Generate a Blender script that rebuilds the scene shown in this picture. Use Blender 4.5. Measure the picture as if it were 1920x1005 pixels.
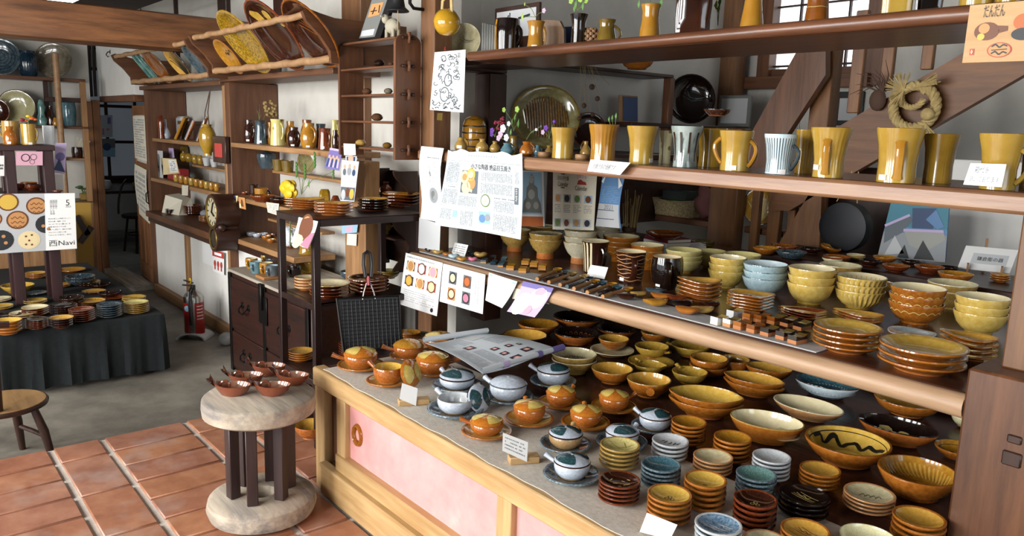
import bpy, bmesh, math, random
from mathutils import Vector, Matrix
random.seed(7)
for _o in list(bpy.data.objects): bpy.data.objects.remove(_o, do_unlink=True)
SC = bpy.context.scene
COL = SC.collection
PI = math.pi
# ---------------- camera (calibrated from the photograph's vanishing points) ----------------
FPX = 1455.4; IW = 1920; IH = 1005
YAW, PITCH, ROLL = -0.87390309, 0.17786561, -0.0304549
CAM = Vector((0, 0, 1.5))
def _basis():
 sy, cy, sp, cp = math.sin(YAW), math.cos(YAW), math.sin(PITCH), math.cos(PITCH)
 f = Vector((sy*cp, cy*cp, -sp)); r = Vector((cy, -sy, 0)); d = f.cross(r)
 c, s = math.cos(ROLL), math.sin(ROLL)
 return (c*r + s*d, -s*r + c*d, f)
RT, DN, FW = _basis()
cd = bpy.data.cameras.new('camera'); cam = bpy.data.objects.new('camera', cd); COL.objects.link(cam)
cd.sensor_width = 36; cd.lens = FPX/IW*36; cd.clip_start = 0.05; cd.clip_end = 60
m = Matrix(((RT.x, -DN.x, -FW.x, CAM.x), (RT.y, -DN.y, -FW.y, CAM.y), (RT.z, -DN.z, -FW.z, CAM.z), (0, 0, 0, 1)))
cam.matrix_world = m
SC.camera = cam
# ---------------- world, daylight, exposure ----------------
w = bpy.data.worlds.new('World'); SC.world = w; w.use_nodes = True
w.node_tree.nodes['Background'].inputs[0].default_value = (0.80, 0.90, 1.0, 1)
w.node_tree.nodes['Background'].inputs[1].default_value = 1.6
def area(name, loc, target, sx, sy, power, col):
 l = bpy.data.lights.new(name, 'AREA'); l.shape = 'RECTANGLE'; l.size = sx; l.size_y = sy; l.energy = power; l.color = col
 o = bpy.data.objects.new(name, l); COL.objects.link(o); o.location = loc
 o.rotation_euler = (Vector(target)-Vector(loc)).to_track_quat('-Z', 'Y').to_euler()
 return o
# daylight entering through the glazed shop front behind and left of the photographer
for _x in (-5.1, -3.75, -2.4, -1.05): area('daylight_shop_front', (_x, -2.6, 1.75), (_x-.1, 1.6, 0.7), .85, 1.9, 86, (1.0, 0.98, 0.95))
# daylight entering through the side window to the photographer's right
area('daylight_side_window', (2.6, 0.6, 1.7), (-1.0, 1.8, 0.9), 1.8, 1.4, 22, (0.93, 0.97, 1.0))
SC.view_settings.view_transform = 'Standard'
SC.view_settings.look = 'None'
SC.view_settings.exposure = 0.35
SC.view_settings.gamma = 1.0
SC.view_settings.use_curve_mapping = False
# ---------------- pixel helpers ----------------
def ray(px, py): return RT*((px-960)/FPX) + DN*((py-502.5)/FPX) + FW
def at(px, py, X=None, Y=None, Z=None):
 d = ray(px, py)
 if X is not None: t = (X-CAM.x)/d.x
 elif Y is not None: t = (Y-CAM.y)/d.y
 else: t = (Z-CAM.z)/d.z
 return CAM + d*t
def pix(P):
 v = Vector(P)-CAM; z = v.dot(FW)
 return 960+FPX*v.dot(RT)/z, 502.5+FPX*v.dot(DN)/z, z
def perp(P):                                   # world angle of the horizontal that runs to the right of the view line
 d = Vector(P)-CAM
 return math.atan2(-d.x, d.y)
# ---------------- materials ----------------
def hexc(h):
 h = h.lstrip('#'); out = []
 for i in (0, 2, 4):
  c = int(h[i:i+2], 16)/255
  out.append(c/12.92 if c <= 0.04045 else ((c+0.055)/1.055)**2.4)
 return tuple(out)+(1,)
MATS = {}
def newmat(name):
 m = bpy.data.materials.new(name); m.use_nodes = True
 nt = m.node_tree; b = nt.nodes['Principled BSDF']
 MATS[name] = m
 return m, nt, b
def coords(nt, scale=(1, 1, 1), kind='Object'):
 tc = nt.nodes.new('ShaderNodeTexCoord'); mp = nt.nodes.new('ShaderNodeMapping')
 mp.inputs['Scale'].default_value = scale
 nt.links.new(tc.outputs[kind], mp.inputs['Vector']); return mp.outputs[0]
def noise(nt, vec, scale, detail=4, rough=.5):
 n = nt.nodes.new('ShaderNodeTexNoise'); n.inputs['Scale'].default_value = scale
 n.inputs['Detail'].default_value = detail; n.inputs['Roughness'].default_value = rough
 nt.links.new(vec, n.inputs['Vector']); return n.outputs['Fac']
def ramp(nt, fac, stops):
 r = nt.nodes.new('ShaderNodeValToRGB'); e = r.color_ramp.elements
 while len(e) < len(stops): e.new(0.5)
 for k, (p, c) in enumerate(stops): e[k].position = p; e[k].color = c
 nt.links.new(fac, r.inputs[0]); return r.outputs[0]
def bump(nt, b, fac, strength, dist=.01):
 n = nt.nodes.new('ShaderNodeBump'); n.inputs['Strength'].default_value = strength; n.inputs['Distance'].default_value = dist
 nt.links.new(fac, n.inputs['Height']); nt.links.new(n.outputs[0], b.inputs['Normal'])
def mixc(nt, fac, a, b_, mode='MIX'):
 n = nt.nodes.new('ShaderNodeMix'); n.data_type = 'RGBA'; n.blend_type = mode
 for sock, v in ((n.inputs[0], fac), (n.inputs[6], a), (n.inputs[7], b_)):
  if hasattr(v, 'is_linked'): nt.links.new(v, sock)
  else: sock.default_value = v
 return n.outputs[2]
def plain(name, c, rough=.6, metal=0, spec=.5, emit=0):
 if name in MATS: return MATS[name]
 m, nt, b = newmat(name)
 b.inputs['Base Color'].default_value = hexc(c); b.inputs['Roughness'].default_value = rough
 b.inputs['Metallic'].default_value = metal; b.inputs['Specular IOR Level'].default_value = spec
 if emit: b.inputs['Emission Color'].default_value = hexc(c); b.inputs['Emission Strength'].default_value = emit
 return m
def glaze(name, c1, c2=None, scale=9, rough=.13, spots=None, sc=16, th=.22):
 if name in MATS: return MATS[name]
 m, nt, b = newmat(name)
 v = coords(nt); c2 = c2 or c1
 f = noise(nt, v, scale, 5, .6)
 col = ramp(nt, f, [(.36, hexc(c1)), (.66, hexc(c2))])
 if spots:
  vo = nt.nodes.new('ShaderNodeTexVoronoi'); vo.inputs['Scale'].default_value = sc; nt.links.new(v, vo.inputs['Vector'])
  s = ramp(nt, vo.outputs['Distance'], [(th*.75, (1, 1, 1, 1)), (th, (0, 0, 0, 1))])
  col = mixc(nt, s, col, hexc(spots))
 nt.links.new(col, b.inputs['Base Color'])
 b.inputs['Roughness'].default_value = rough
 b.inputs['Coat Weight'].default_value = .35; b.inputs['Coat Roughness'].default_value = .05
 return m
def wood(name, c1, c2, axis='x', rough=.45, grain=26, worn=None):
 key = name+'_'+axis
 if key in MATS: return MATS[key]
 m, nt, b = newmat(key)
 s = {'x': (.55, 6, 6), 'y': (6, .55, 6), 'z': (6, 6, .55)}[axis]
 v = coords(nt, s)
 f = noise(nt, v, grain/6, 6, .65)
 f2 = noise(nt, coords(nt, tuple(k*.35 for k in s)), 2.2, 2)
 c = ramp(nt, f, [(.30, hexc(c1)), (.68, hexc(c2))])
 d = ramp(nt, f2, [(.3, (.62, .62, .62, 1)), (.7, (1.12, 1.12, 1.12, 1))])
 c = mixc(nt, .55, c, d, 'MULTIPLY')
 if worn:
  wn = noise(nt, coords(nt, tuple(k*.9 for k in s)), 1.7, 5, .7)
  c = mixc(nt, ramp(nt, wn, [(.48, (0, 0, 0, 1)), (.66, (1, 1, 1, 1))]), c, hexc(worn))
 nt.links.new(c, b.inputs['Base Color']); b.inputs['Roughness'].default_value = rough
 bump(nt, b, f, .25, .004)
 return m
def rough_mat(name, stops, scale, rough=.85, bmp=.3, kind='Object', dist=.01, detail=8):
 if name in MATS: return MATS[name]
 m, nt, b = newmat(name); v = coords(nt, kind=kind)
 f = noise(nt, v, scale, detail, .65)
 nt.links.new(ramp(nt, f, [(p, hexc(c)) for p, c in stops]), b.inputs['Base Color'])
 b.inputs['Roughness'].default_value = rough
 bump(nt, b, f, bmp, dist); return m
def tile_mat():
 m, nt, b = newmat('terracotta')
 oi = nt.nodes.new('ShaderNodeObjectInfo')
 tc = nt.nodes.new('ShaderNodeTexCoord'); add = nt.nodes.new('ShaderNodeVectorMath'); add.operation = 'ADD'
 nt.links.new(tc.outputs['Object'], add.inputs[0]); nt.links.new(oi.outputs['Location'], add.inputs[1])
 f = noise(nt, add.outputs[0], 7, 7, .62)
 c = ramp(nt, f, [(.25, hexc('86604c')), (.5, hexc('a37a64')), (.75, hexc('b8957c'))])
 hue = ramp(nt, oi.outputs['Random'], [(0, hexc('f4e0da')), (.45, hexc('e6c4b8')), (1, hexc('ffe0c0'))])
 c = mixc(nt, .8, c, hue, 'MULTIPLY')
 f2 = noise(nt, add.outputs[0], 2.4, 4, .7)
 c = mixc(nt, ramp(nt, f2, [(.52, (0, 0, 0, 1)), (.75, (.7, .7, .7, 1))]), c, hexc('a89890'))
 nt.links.new(c, b.inputs['Base Color']); b.inputs['Roughness'].default_value = .38
 bump(nt, b, f, .22, .006); return m
# ---------------- mesh builder ----------------
class MB:
 def __init__(s): s.v = []; s.f = []; s.m = []
 def add(s, vs, fs, mi=0):
  o = len(s.v); s.v += [tuple(p) for p in vs]
  for k, f in enumerate(fs): s.f.append(tuple(i+o for i in f)); s.m.append(mi[k] if isinstance(mi, list) else mi)
  return s
 def box(s, x0, x1, y0, y1, z0, z1, mi=0, c=.003):
  lo = (min(x0, x1), min(y0, y1), min(z0, z1)); hi = (max(x0, x1), max(y0, y1), max(z0, z1))
  c = min(c, *[(hi[a]-lo[a])*.3 for a in range(3)])
  idx = {}; vs = []
  for i in (0, 1):
   for j in (0, 1):
    for k in (0, 1):
     sg = (i, j, k)
     for a in range(3):
      idx[(i, j, k, a)] = len(vs)
      vs.append(tuple((hi[b] - (0 if b == a else c)) if sg[b] else (lo[b] + (0 if b == a else c)) for b in range(3)))
  fs = []
  def key(a, sa, b, sb, cc, scc, v):
   t = [0, 0, 0]; t[a] = sa; t[b] = sb; t[cc] = scc; return idx[(t[0], t[1], t[2], v)]
  for a in range(3):
   b, d = (a+1) % 3, (a+2) % 3
   for sa in (0, 1):
    fs.append([key(a, sa, b, p, d, q, a) for p, q in ((0, 0), (1, 0), (1, 1), (0, 1))])
   for sa in (0, 1):
    for sb in (0, 1):
     fs.append([key(a, sa, b, sb, d, 0, a), key(a, sa, b, sb, d, 1, a), key(a, sa, b, sb, d, 1, b), key(a, sa, b, sb, d, 0, b)])
  for i in (0, 1):
   for j in (0, 1):
    for k in (0, 1): fs.append([idx[(i, j, k, a)] for a in range(3)])
  return s.add(vs, fs, mi)
 def lathe(s, prof, seg=30, mis=0, rad=None, zf=None, cx=0, cy=0, cz=0, sc=1.0):
  # prof: [(r,z)...]; mis: per-segment material; rad(theta,i): radial multiplier
  rows = []; vs = []
  for i, (r, z) in enumerate(prof):
   if r < 1e-6: rows.append([len(vs)]); vs.append((cx, cy, cz+z*sc)); continue
   row = []
   for k in range(seg):
    t = 2*PI*k/seg; q = r*(rad(t, i) if rad else 1); zz = z + (zf(t, i) if zf else 0)
    row.append(len(vs)); vs.append((cx+q*math.cos(t)*sc, cy+q*math.sin(t)*sc, cz+zz*sc))
   rows.append(row)
  fs = []; ms = []
  for i in range(len(prof)-1):
   a, b = rows[i], rows[i+1]; mm = mis[i] if isinstance(mis, (list, tuple)) else mis
   for k in range(seg):
    k2 = (k+1) % seg
    if len(a) == 1 and len(b) == 1: continue
    if len(a) == 1: fs.append((a[0], b[k2], b[k]))
    elif len(b) == 1: fs.append((a[k], a[k2], b[0]))
    else: fs.append((a[k], a[k2], b[k2], b[k]))
    ms.append(mm)
  return s.add(vs, fs, ms)
 def tube(s, pts, rad, seg=8, mi=0, caps=True, flat=1.0):
  pts = [Vector(p) for p in pts]; n = len(pts)
  rr = rad if isinstance(rad, (list, tuple)) else [rad]*n
  up = None; vs = []
  for i, p in enumerate(pts):
   t = (pts[min(i+1, n-1)]-pts[max(i-1, 0)]); t = t.normalized() if t.length > 1e-9 else Vector((0, 0, 1))
   if up is None:
    up = Vector((0, 0, 1)) if abs(t.z) < .9 else Vector((0, 1, 0))
   u = (up - t*up.dot(t)); u = u.normalized() if u.length > 1e-6 else t.orthogonal().normalized()
   up = u; w_ = t.cross(u)
   for k in range(seg):
    a = 2*PI*k/seg; vs.append(p + u*(math.cos(a)*rr[i]) + w_*(math.sin(a)*rr[i]*flat))
  fs = []
  for i in range(n-1):
   for k in range(seg):
    k2 = (k+1) % seg; fs.append((i*seg+k, i*seg+k2, (i+1)*seg+k2, (i+1)*seg+k))
  if caps: fs.append(tuple(range(seg))); fs.append(tuple((n-1)*seg+k for k in range(seg)))
  return s.add(vs, fs, mi)
 def ball(s, c, r, seg=10, rings=6, mi=0):
  rx, ry, rz = r if isinstance(r, tuple) else (r, r, r)
  vs = [(c[0], c[1], c[2]-rz)]
  for i in range(1, rings):
   a = -PI/2+PI*i/rings
   for k in range(seg):
    t = 2*PI*k/seg; vs.append((c[0]+rx*math.cos(a)*math.cos(t), c[1]+ry*math.cos(a)*math.sin(t), c[2]+rz*math.sin(a)))
  vs.append((c[0], c[1], c[2]+rz)); L = len(vs)-1; fs = []
  for k in range(seg):
   k2 = (k+1) % seg; fs.append((0, 1+k2, 1+k)); fs.append((L, L-seg+k, L-seg+k2))
   for i in range(rings-2): b = 1+i*seg; fs.append((b+k, b+k2, b+seg+k2, b+seg+k))
  return s.add(vs, fs, mi)
 def prism(s, outline, d, mi=0):            # outline: list of 3D points (planar), d: extrusion vector
  o = [Vector(p) for p in outline]; d = Vector(d); n = len(o)
  vs = o+[p+d for p in o]
  fs = [tuple(range(n)), tuple(range(2*n-1, n-1, -1))]+[(i, (i+1) % n, n+(i+1) % n, n+i) for i in range(n)]
  return s.add(vs, fs, mi)
 def beam(s, a, b, wdt, hgt, mi=0, side=None, c=0):  # rectangular bar from a to b
  a, b = Vector(a), Vector(b); t = (b-a).normalized()
  u = Vector(side) if side else (Vector((0, 0, 1)).cross(t) if abs(t.z) < .95 else Vector((1, 0, 0)))
  u = (u-t*u.dot(t)).normalized(); v_ = t.cross(u)
  o = [a+u*(x*wdt/2)+v_*(y*hgt/2) for x, y in ((-1, -1), (1, -1), (1, 1), (-1, 1))]
  return s.prism(o, b-a, mi)
 def mesh(s, name, angle=40, recalc=True):
  me = bpy.data.meshes.new(name); me.from_pydata(s.v, [], s.f)
  me.polygons.foreach_set('material_index', s.m)
  if recalc:
   bm = bmesh.new(); bm.from_mesh(me); bmesh.ops.recalc_face_normals(bm, faces=bm.faces[:]); bm.to_mesh(me); bm.free()
  me.polygons.foreach_set('use_smooth', [True]*len(me.polygons))
  try: me.set_sharp_from_angle(angle=math.radians(angle))
  except Exception: pass
  me.update(); return me
def M(x): return MATS[x] if isinstance(x, str) else x
def obj(name, me, mats=None, parent=None, loc=(0, 0, 0), rotz=0.0, scale=None, onobj=False):
 if isinstance(me, MB): me = me.mesh(name)
 o = bpy.data.objects.new(name, me); COL.objects.link(o)
 if mats is not None:
  if not isinstance(mats, (list, tuple)): mats = [mats]
  if onobj:
   while len(me.materials) < len(mats): me.materials.append(None)
   for k, mm in enumerate(mats): o.material_slots[k].link = 'OBJECT'; o.material_slots[k].material = M(mm)
  elif len(me.materials) == 0:
   for mm in mats: me.materials.append(M(mm))
 if parent is not None: o.parent = parent
 o.location = loc; o.rotation_euler = (0, 0, rotz)
 if scale is not None: o.scale = scale if isinstance(scale, (tuple, list)) else (scale,)*3
 return o
def thing(name, label, cat, loc=(0, 0, 0), rotz=0.0, group=None):
 o = bpy.data.objects.new(name, None); COL.objects.link(o); o.empty_display_size = .05
 o.location = loc; o.rotation_euler = (0, 0, rotz)
 return tag(o, label, cat, group)
def tag(o, label, cat, group=None):
 o['label'] = label; o['category'] = cat
 if group: o['group'] = group
 return o
def struct(o): o['kind'] = 'structure'; return o
def base_of(lo, hi): return ((lo[0]+hi[0])/2, (lo[1]+hi[1])/2, lo[2])
def bbox(name, x0, x1, y0, y1, z0, z1, mat, parent=None, c=.004):
 # a chamfered box whose origin sits at the centre of its base (world coordinates when parent has no offset)
 cx, cy, cz = (x0+x1)/2, (y0+y1)/2, min(z0, z1)
 b = MB().box(x0-cx, x1-cx, y0-cy, y1-cy, 0, abs(z1-z0), 0, c)
 off = Vector((0, 0, 0))
 if parent is not None: off = parent.location
 return obj(name, b, mat, parent, (cx-off.x, cy-off.y, cz-off.z))
# ---------------- text and paper ----------------
_TX = {}
def glyphs(txt, size=1.0):
 if txt in _TX: return _TX[txt]
 cu = bpy.data.curves.new('t', 'FONT'); cu.body = txt; cu.size = 1.0; cu.resolution_u = 2
 o = bpy.data.objects.new('t', cu); COL.objects.link(o)
 me = bpy.data.meshes.new_from_object(o)
 vs = [v.co.copy() for v in me.vertices]; fs = [tuple(p.vertices) for p in me.polygons]
 bpy.data.objects.remove(o, do_unlink=True); bpy.data.curves.remove(cu); bpy.data.meshes.remove(me)
 if vs:
  x0 = min(v.x for v in vs); x1 = max(v.x for v in vs); y0 = min(v.y for v in vs); y1 = max(v.y for v in vs)
 else: x0 = x1 = y0 = y1 = 0
 _TX[txt] = (vs, fs, x0, x1, y0, y1); return _TX[txt]
class Paper:
 """A sheet given by its four corners (TL,TR,BR,BL) in the world and an optional curl; prints follow its surface."""
 def __init__(s, name, label, cat, TL, TR, BR, BL, mat='paper_white', curl=None, n=(8, 8), thick=.0008, group=None, parent=None, edge=None, notag=False):
  s.c = [Vector(p) for p in (TL, TR, BR, BL)]; s.curl = curl
  s.N = ((s.c[1]-s.c[0]).cross(s.c[3]-s.c[0])).normalized()
  if s.N.dot(CAM-s.c[0]) < 0: s.N = -s.N
  s.W = (s.c[1]-s.c[0]).length; s.H = (s.c[3]-s.c[0]).length
  s.org = (s.c[2]+s.c[3])/2 if parent is None else Vector((0, 0, 0))
  s.name = name; s.mb = MB(); s.mats = []; s.layer = 1
  nu, nv = n; b = MB(); vs = []
  for side in (0, 1):
   for j in range(nv+1):
    for i in range(nu+1):
     u, v = i/nu, j/nv
     if edge: u, v = edge(u, v)
     vs.append(s.S(u, v, -thick*side)-s.org)
  K = (nu+1)*(nv+1); fs = []
  for j in range(nv):
   for i in range(nu):
    a = j*(nu+1)+i; q = (a, a+1, a+nu+2, a+nu+1); fs.append(q); fs.append(tuple(K+k for k in reversed(q)))
  ring = [i for i in range(nu+1)]+[j*(nu+1)+nu for j in range(1, nv+1)]+[nv*(nu+1)+i for i in range(nu-1, -1, -1)]+[j*(nu+1) for j in range(nv-1, 0, -1)]
  for k in range(len(ring)):
   a, c = ring[k], ring[(k+1) % len(ring)]; fs.append((a, c, K+c, K+a))
  b.add(vs, fs)
  s.o = obj(name, b, mat, parent, s.org if parent is None else (0, 0, 0))
  if not notag and parent is None: tag(s.o, label, cat, group)
 def S(s, u, v, off=0):
  TL, TR, BR, BL = s.c
  p = (TL*(1-u)+TR*u)*(1-v)+(BL*(1-u)+BR*u)*v
  return p + s.N*((s.curl(u, v) if s.curl else 0)+off)
 def mi(s, mat):
  if mat not in s.mats: s.mats.append(mat)
  return s.mats.index(mat)
 def rect(s, u0, v0, u1, v1, mat, nu=4, nv=4, lay=1):
  vs = [s.S(u0+(u1-u0)*i/nu, v0+(v1-v0)*j/nv, .0006*lay)-s.org for j in range(nv+1) for i in range(nu+1)]
  s.mb.add(vs, [(j*(nu+1)+i, j*(nu+1)+i+1, (j+1)*(nu+1)+i+1, (j+1)*(nu+1)+i) for j in range(nv) for i in range(nu)], s.mi(mat)); return s
 def poly(s, pts, mat, lay=2):
  s.mb.add([s.S(u, v, .0006*lay)-s.org for u, v in pts], [tuple(range(len(pts)))], s.mi(mat)); return s
 def disc(s, u, v, ru, mat, asp=1.0, lay=2, seg=18, r0=0.0):
  k = s.W/s.H*asp; rv = ru*k
  if r0 <= 0: return s.poly([(u+ru*math.cos(2*PI*i/seg), v+rv*math.sin(2*PI*i/seg)) for i in range(seg)], mat, lay)
  vs = [s.S(u+q*ru*math.cos(2*PI*i/seg), v+q*rv*math.sin(2*PI*i/seg), .0006*lay)-s.org for q in (r0, 1) for i in range(seg)]
  s.mb.add(vs, [(i, (i+1) % seg, seg+(i+1) % seg, seg+i) for i in range(seg)], s.mi(mat)); return s
 def line(s, pts, wd, mat, lay=3):          # pts in uv, width in metres
  k = 1
  for (a, b), (c, d) in zip(pts, pts[1:]):
   dx, dy = (c-a)*s.W, (d-b)*s.H; L = math.hypot(dx, dy) or 1
   nx, ny = -dy/L*wd/2/s.W, dx/L*wd/2/s.H
   s.mb.add([s.S(x, y, .0006*lay)-s.org for x, y in ((a-nx, b-ny), (c-nx, d-ny), (c+nx, d+ny), (a+nx, b+ny))], [(0, 1, 2, 3)], s.mi(mat))
  return s
 def text(s, txt, u, v, h, mat, vert=False, width=None, lay=3, center=True):
  # (u,v): centre of the line, h: letter height in metres
  if vert:
   for k, ch in enumerate(txt): s.text(ch, u, v+k*h*1.12/s.H, h, mat, lay=lay)
   return s
  vs, fs, x0, x1, y0, y1 = glyphs(txt)
  if not vs: return s
  sc = h/max(y1-y0, .3) if len(txt) > 1 else h/.75; sx = (width/(x1-x0)) if width else sc
  ox = (x0+x1)/2 if center else x0
  pts = [s.S(u+(p.x-ox)*sx/s.W, v-(p.y-(y0+y1)/2)*sc/s.H, .0006*lay)-s.org for p in vs]
  s.mb.add(pts, fs, s.mi(mat)); return s
 def fine(s, u0, v0, u1, v1, nl, nc, mat='ink_grey', fill=.62, vert=False, lay=2):
  # rows (or columns) of small characters
  for a in range(nl):
   stop = 1.0 if random.random() > .2 else random.uniform(.5, .95)
   for b in range(nc):
    if b/nc > stop or random.random() < .1: continue
    p0, p1 = (a+.5-fill/2)/nl, (a+.5+fill/2)/nl; q0 = (b+.15)/nc; q1 = (b+.15+random.uniform(.45, .8))/nc
    if vert: U0, U1, V0, V1 = p0, p1, q0, q1
    else: U0, U1, V0, V1 = q0, q1, p0, p1
    s.poly([(u0+(u1-u0)*x, v0+(v1-v0)*y) for x, y in ((U0, V0), (U1, V0), (U1, V1), (U0, V1))], mat, lay)
  return s
 def photo(s, u0, v0, u1, v1, bg, blobs, lay=2):
  s.rect(u0, v0, u1, v1, bg, lay=lay)
  for k, (cu, cv, r, mt) in enumerate(blobs):
   s.disc(u0+(u1-u0)*cu, v0+(v1-v0)*cv, r*(u1-u0), mt, lay=lay+1+k*.3)
  return s
 def done(s, name='print'):
  if s.mb.v:
   me = s.mb.mesh(name, recalc=False)
   q = obj(name, me, s.mats, s.o); q['kind'] = 'stuff'
  return s.o
# ---------------- palette ----------------
glaze('amber_in', 'b98a35', 'c79c48', 7); glaze('amber_out', '8e5019', 'a86826', 8); glaze('amber_rim', '9a5a1e', 'a9692a', 9)
glaze('yellow_in', 'c29a3c', 'cfae58', 6); glaze('mustard', 'a07c2e', 'b69642', 7); glaze('mustard_dk', '8d6c22', 'a8842f', 8)
glaze('yellow_bowl', 'c0a04a', 'cfb365', 5); glaze('cream_in', 'd8cba0', 'e2d7b4', 4); glaze('pale_in', 'b7ad85', 'cfc6a2', 4)
glaze('lime_bowl', 'c8bd78', 'd4ca8d', 5); glaze('orange_out', '96501f', 'b06a30', 7); glaze('orange_lid', 'a8601c', 'bd7427', 7)
glaze('orange_foot', 'a85f2c', 'b8713a', 8, rough=.35); glaze('terra_out', 'ab6a3c', 'bb7c4c', 8, rough=.3)
glaze('pale_yellow', 'cdb056', 'd8c172', 6); glaze('black', '120c0b', '20140f', 7, rough=.07); glaze('dark_brown', '24110b', '3d1d10', 8, rough=.09)
glaze('red_brown', '5c2713', '7c3a1c', 8, rough=.11); glaze('brown', '6d3a12', '8d5218', 8); glaze('white_blue', 'a9b2bf', 'bfc8d2', 6, rough=.2)
glaze('grey_white', 'b2b6b8', 'c8ccce', 6, rough=.2); glaze('grey_dark', '3a4248', '6b7478', 7); glaze('teal', '2c4c58', '4d7682', 12)
glaze('teal_patch', '1f3d42', '37575c', 9); glaze('teal_green', '3c6a66', '7fa39b', 16); glaze('blue_rim', '39464f', '8397a0', 14)
glaze('pale_blue', '98b2ba', 'aec5ca', 6); glaze('ice_in', 'b9ccd4', 'd0dfe4', 5); glaze('blue_mix', '3d5f80', '8ba4b4', 10)
glaze('sand_foot', '9a7a50', 'b08f62', 9, rough=.4); glaze('cream_spot', 'd5cf9f', 'ddd9b3', 5, spots='7c6a1c', sc=20, th=.2)
glaze('grey_spot', 'b9b196', 'c6bfa6', 5, spots='6f5a28', sc=15, th=.16); glaze('yellow_spot', 'c8bb6c', 'd4c987', 5, spots='6c5a22', sc=14, th=.2)
glaze('olive', '5c4716', '7d6524', 7); glaze('olive_in', '6d6540', '8a825a', 6); glaze('peach', 'b98352', 'c9986a', 8); glaze('green_yellow', 'b9ab63', 'd2c98c', 9)
glaze('copper', '5a2a1a', '8b4c33', 6, rough=.1); glaze('copper_in', '8c5a44', 'c49a80', 10, rough=.08); glaze('slate', '26333b', '4a5a61', 8)
glaze('blue_dark', '10202c', '22384a', 10); glaze('blue_vase', '496d78', '6f919a', 14); glaze('speckle_plate', 'a09a72', 'b1ab84', 4, spots='4c3d1c', sc=22, th=.16)
glaze('grey_brown', '5a5346', '7b7262', 6); glaze('green_yellow2', 'a99d58', 'c4b56c', 10); glaze('checker', 'a8811e', '56440f', 18); glaze('bark', '7b5a26', '4f3412', 14)
glaze('pebble', '6a4a35', '22160f', 20); glaze('tan', '9b7a3e', 'b39350', 8); glaze('honey', '9a691c', 'b0802e', 7); glaze('gourd', 'a67a12', 'c1952a', 8, rough=.08)
for nm, c in dict(ink='18181a', ink_grey='767a80', ink_lt='a9adb2', ink_red='b03a2e', ink_blue='8aa6c8', mark_black='14100e', mark_pale='d5bf72', mark_white='d6dde0', mark_green='8e8a2e', mark_brown='5b2e12').items(): plain(nm, c, .5)
plain('paper_white', 'dcdcda', .75); plain('paper_news', 'c4cbcf', .8); glaze('swirl', '9aa5a0', '55635f', 10); plain('paper_grey', 'b9bcbd', .8); plain('paper_cream', 'd6d0bd', .8); plain('laminate', 'e9eaea', .25); plain('tag_white', 'e8e8e6', .6)
for nm, c in dict(pr_dark='26282c', pr_steel='59636b', pr_orange='b5602c', pr_red='a83a34', pr_cream='e2cfa0', pr_yellow='d1ac48', pr_green='5f7a3e', pr_brown='6a3c22', pr_blue='5b83b0', pr_sky='8fb4cc', pr_violet='6f66a0', pr_lilac='b9a9cf', pr_pink='cf9fb0', pr_rose='c9748c', pr_grey='8d9296', pr_lgrey='b8babc', pr_stone='6f716e', pr_stone2='9a9b95', pr_tan='c08a54', pr_navy='2f456b', pr_teal='3d7d90', pr_white='f0f0ee', pr_skin='c9a088').items(): plain(nm, c, .55)
# woods
W_DARK = ('3a2015', '54301f'); W_MID = ('6a3a20', '8a5230'); W_LIGHT = ('9a6a3c', 'b98a58'); W_PALE = ('b0875a', 'cbaa7e')
def wd(kind, axis):
 return {'dark': lambda: wood('wood_dark', '24140e', '402419', axis, .4), 'mid': lambda: wood('wood_mid', '4a2b1a', '70472b', axis, .42),
   'light': lambda: wood('wood_light', '805a38', 'a67e54', axis, .5), 'pale': lambda: wood('wood_pale', 'a8804e', 'cbaa78', axis, .5),
   'log': lambda: wood('wood_log', '9c7a5a', 'c4a07e', axis, .48), 'edge': lambda: wood('wood_edge', '78503a', 'a07856', axis, .33),
   'upper': lambda: wood('wood_upper', '452819', '744a33', axis, .3), 'beam': lambda: wood('wood_beam', '4a2c18', '8a5a34', axis, .45),
   'beam2': lambda: wood('wood_post', '624028', '88603e', axis, .5), 'shelf': lambda: wood('wood_shelf', '3c231a', '573629', axis, .22),
   'grey': lambda: wood('wood_grey', '8d857a', 'b5aa98', axis, .75, worn='6f6a66'), 'iron': lambda: wood('wood_iron', '2a1c1b', '3f2c29', axis, .45),
   'rack': lambda: wood('wood_rack', '1c110f', '2e1c19', axis, .35), 'chest': lambda: wood('wood_chest', '1e100c', '38190f', axis, .45),
   'book': lambda: wood('wood_book', '4e3020', '6c4830', axis, .5), 'door': lambda: wood('wood_door', '6c4226', '94643c', axis, .5),
   'purple': lambda: wood('wood_purple', '2a1719', '3d2425', axis, .45), 'stair': lambda: wood('wood_stair', '5c3a22', '86592f', axis, .5)}[kind]()
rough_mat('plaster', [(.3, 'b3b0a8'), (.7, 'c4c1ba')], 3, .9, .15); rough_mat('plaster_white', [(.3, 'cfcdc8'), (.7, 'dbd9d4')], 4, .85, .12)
rough_mat('concrete', [(.28, '4c4943'), (.45, '6e695f'), (.6, '8a8478'), (.8, '9e978a')], 1.6, .6, .25, dist=.006)
rough_mat('grout', [(.3, 'b9b1a6'), (.7, 'd6cfc4')], 12, .9, .4, dist=.004); rough_mat('red_paper', [(.25, 'cc8886'), (.6, 'd89e9a'), (.8, 'e0b0aa')], 7, .85, .12, dist=.003)
rough_mat('linen', [(.3, 'b9b0a2'), (.7, 'd0c8bb')], 60, .9, .5, dist=.002); rough_mat('cloth_dark', [(.3, '0a0f11'), (.7, '131a1c')], 40, .95, .4, dist=.002)
rough_mat('ceiling_board', [(.3, '23160f'), (.7, '35241a')], 3, .8, .2); rough_mat('mat_grey', [(.3, 'a8a8a6'), (.7, 'bcbcba')], 50, .9, .4, dist=.002)
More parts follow.
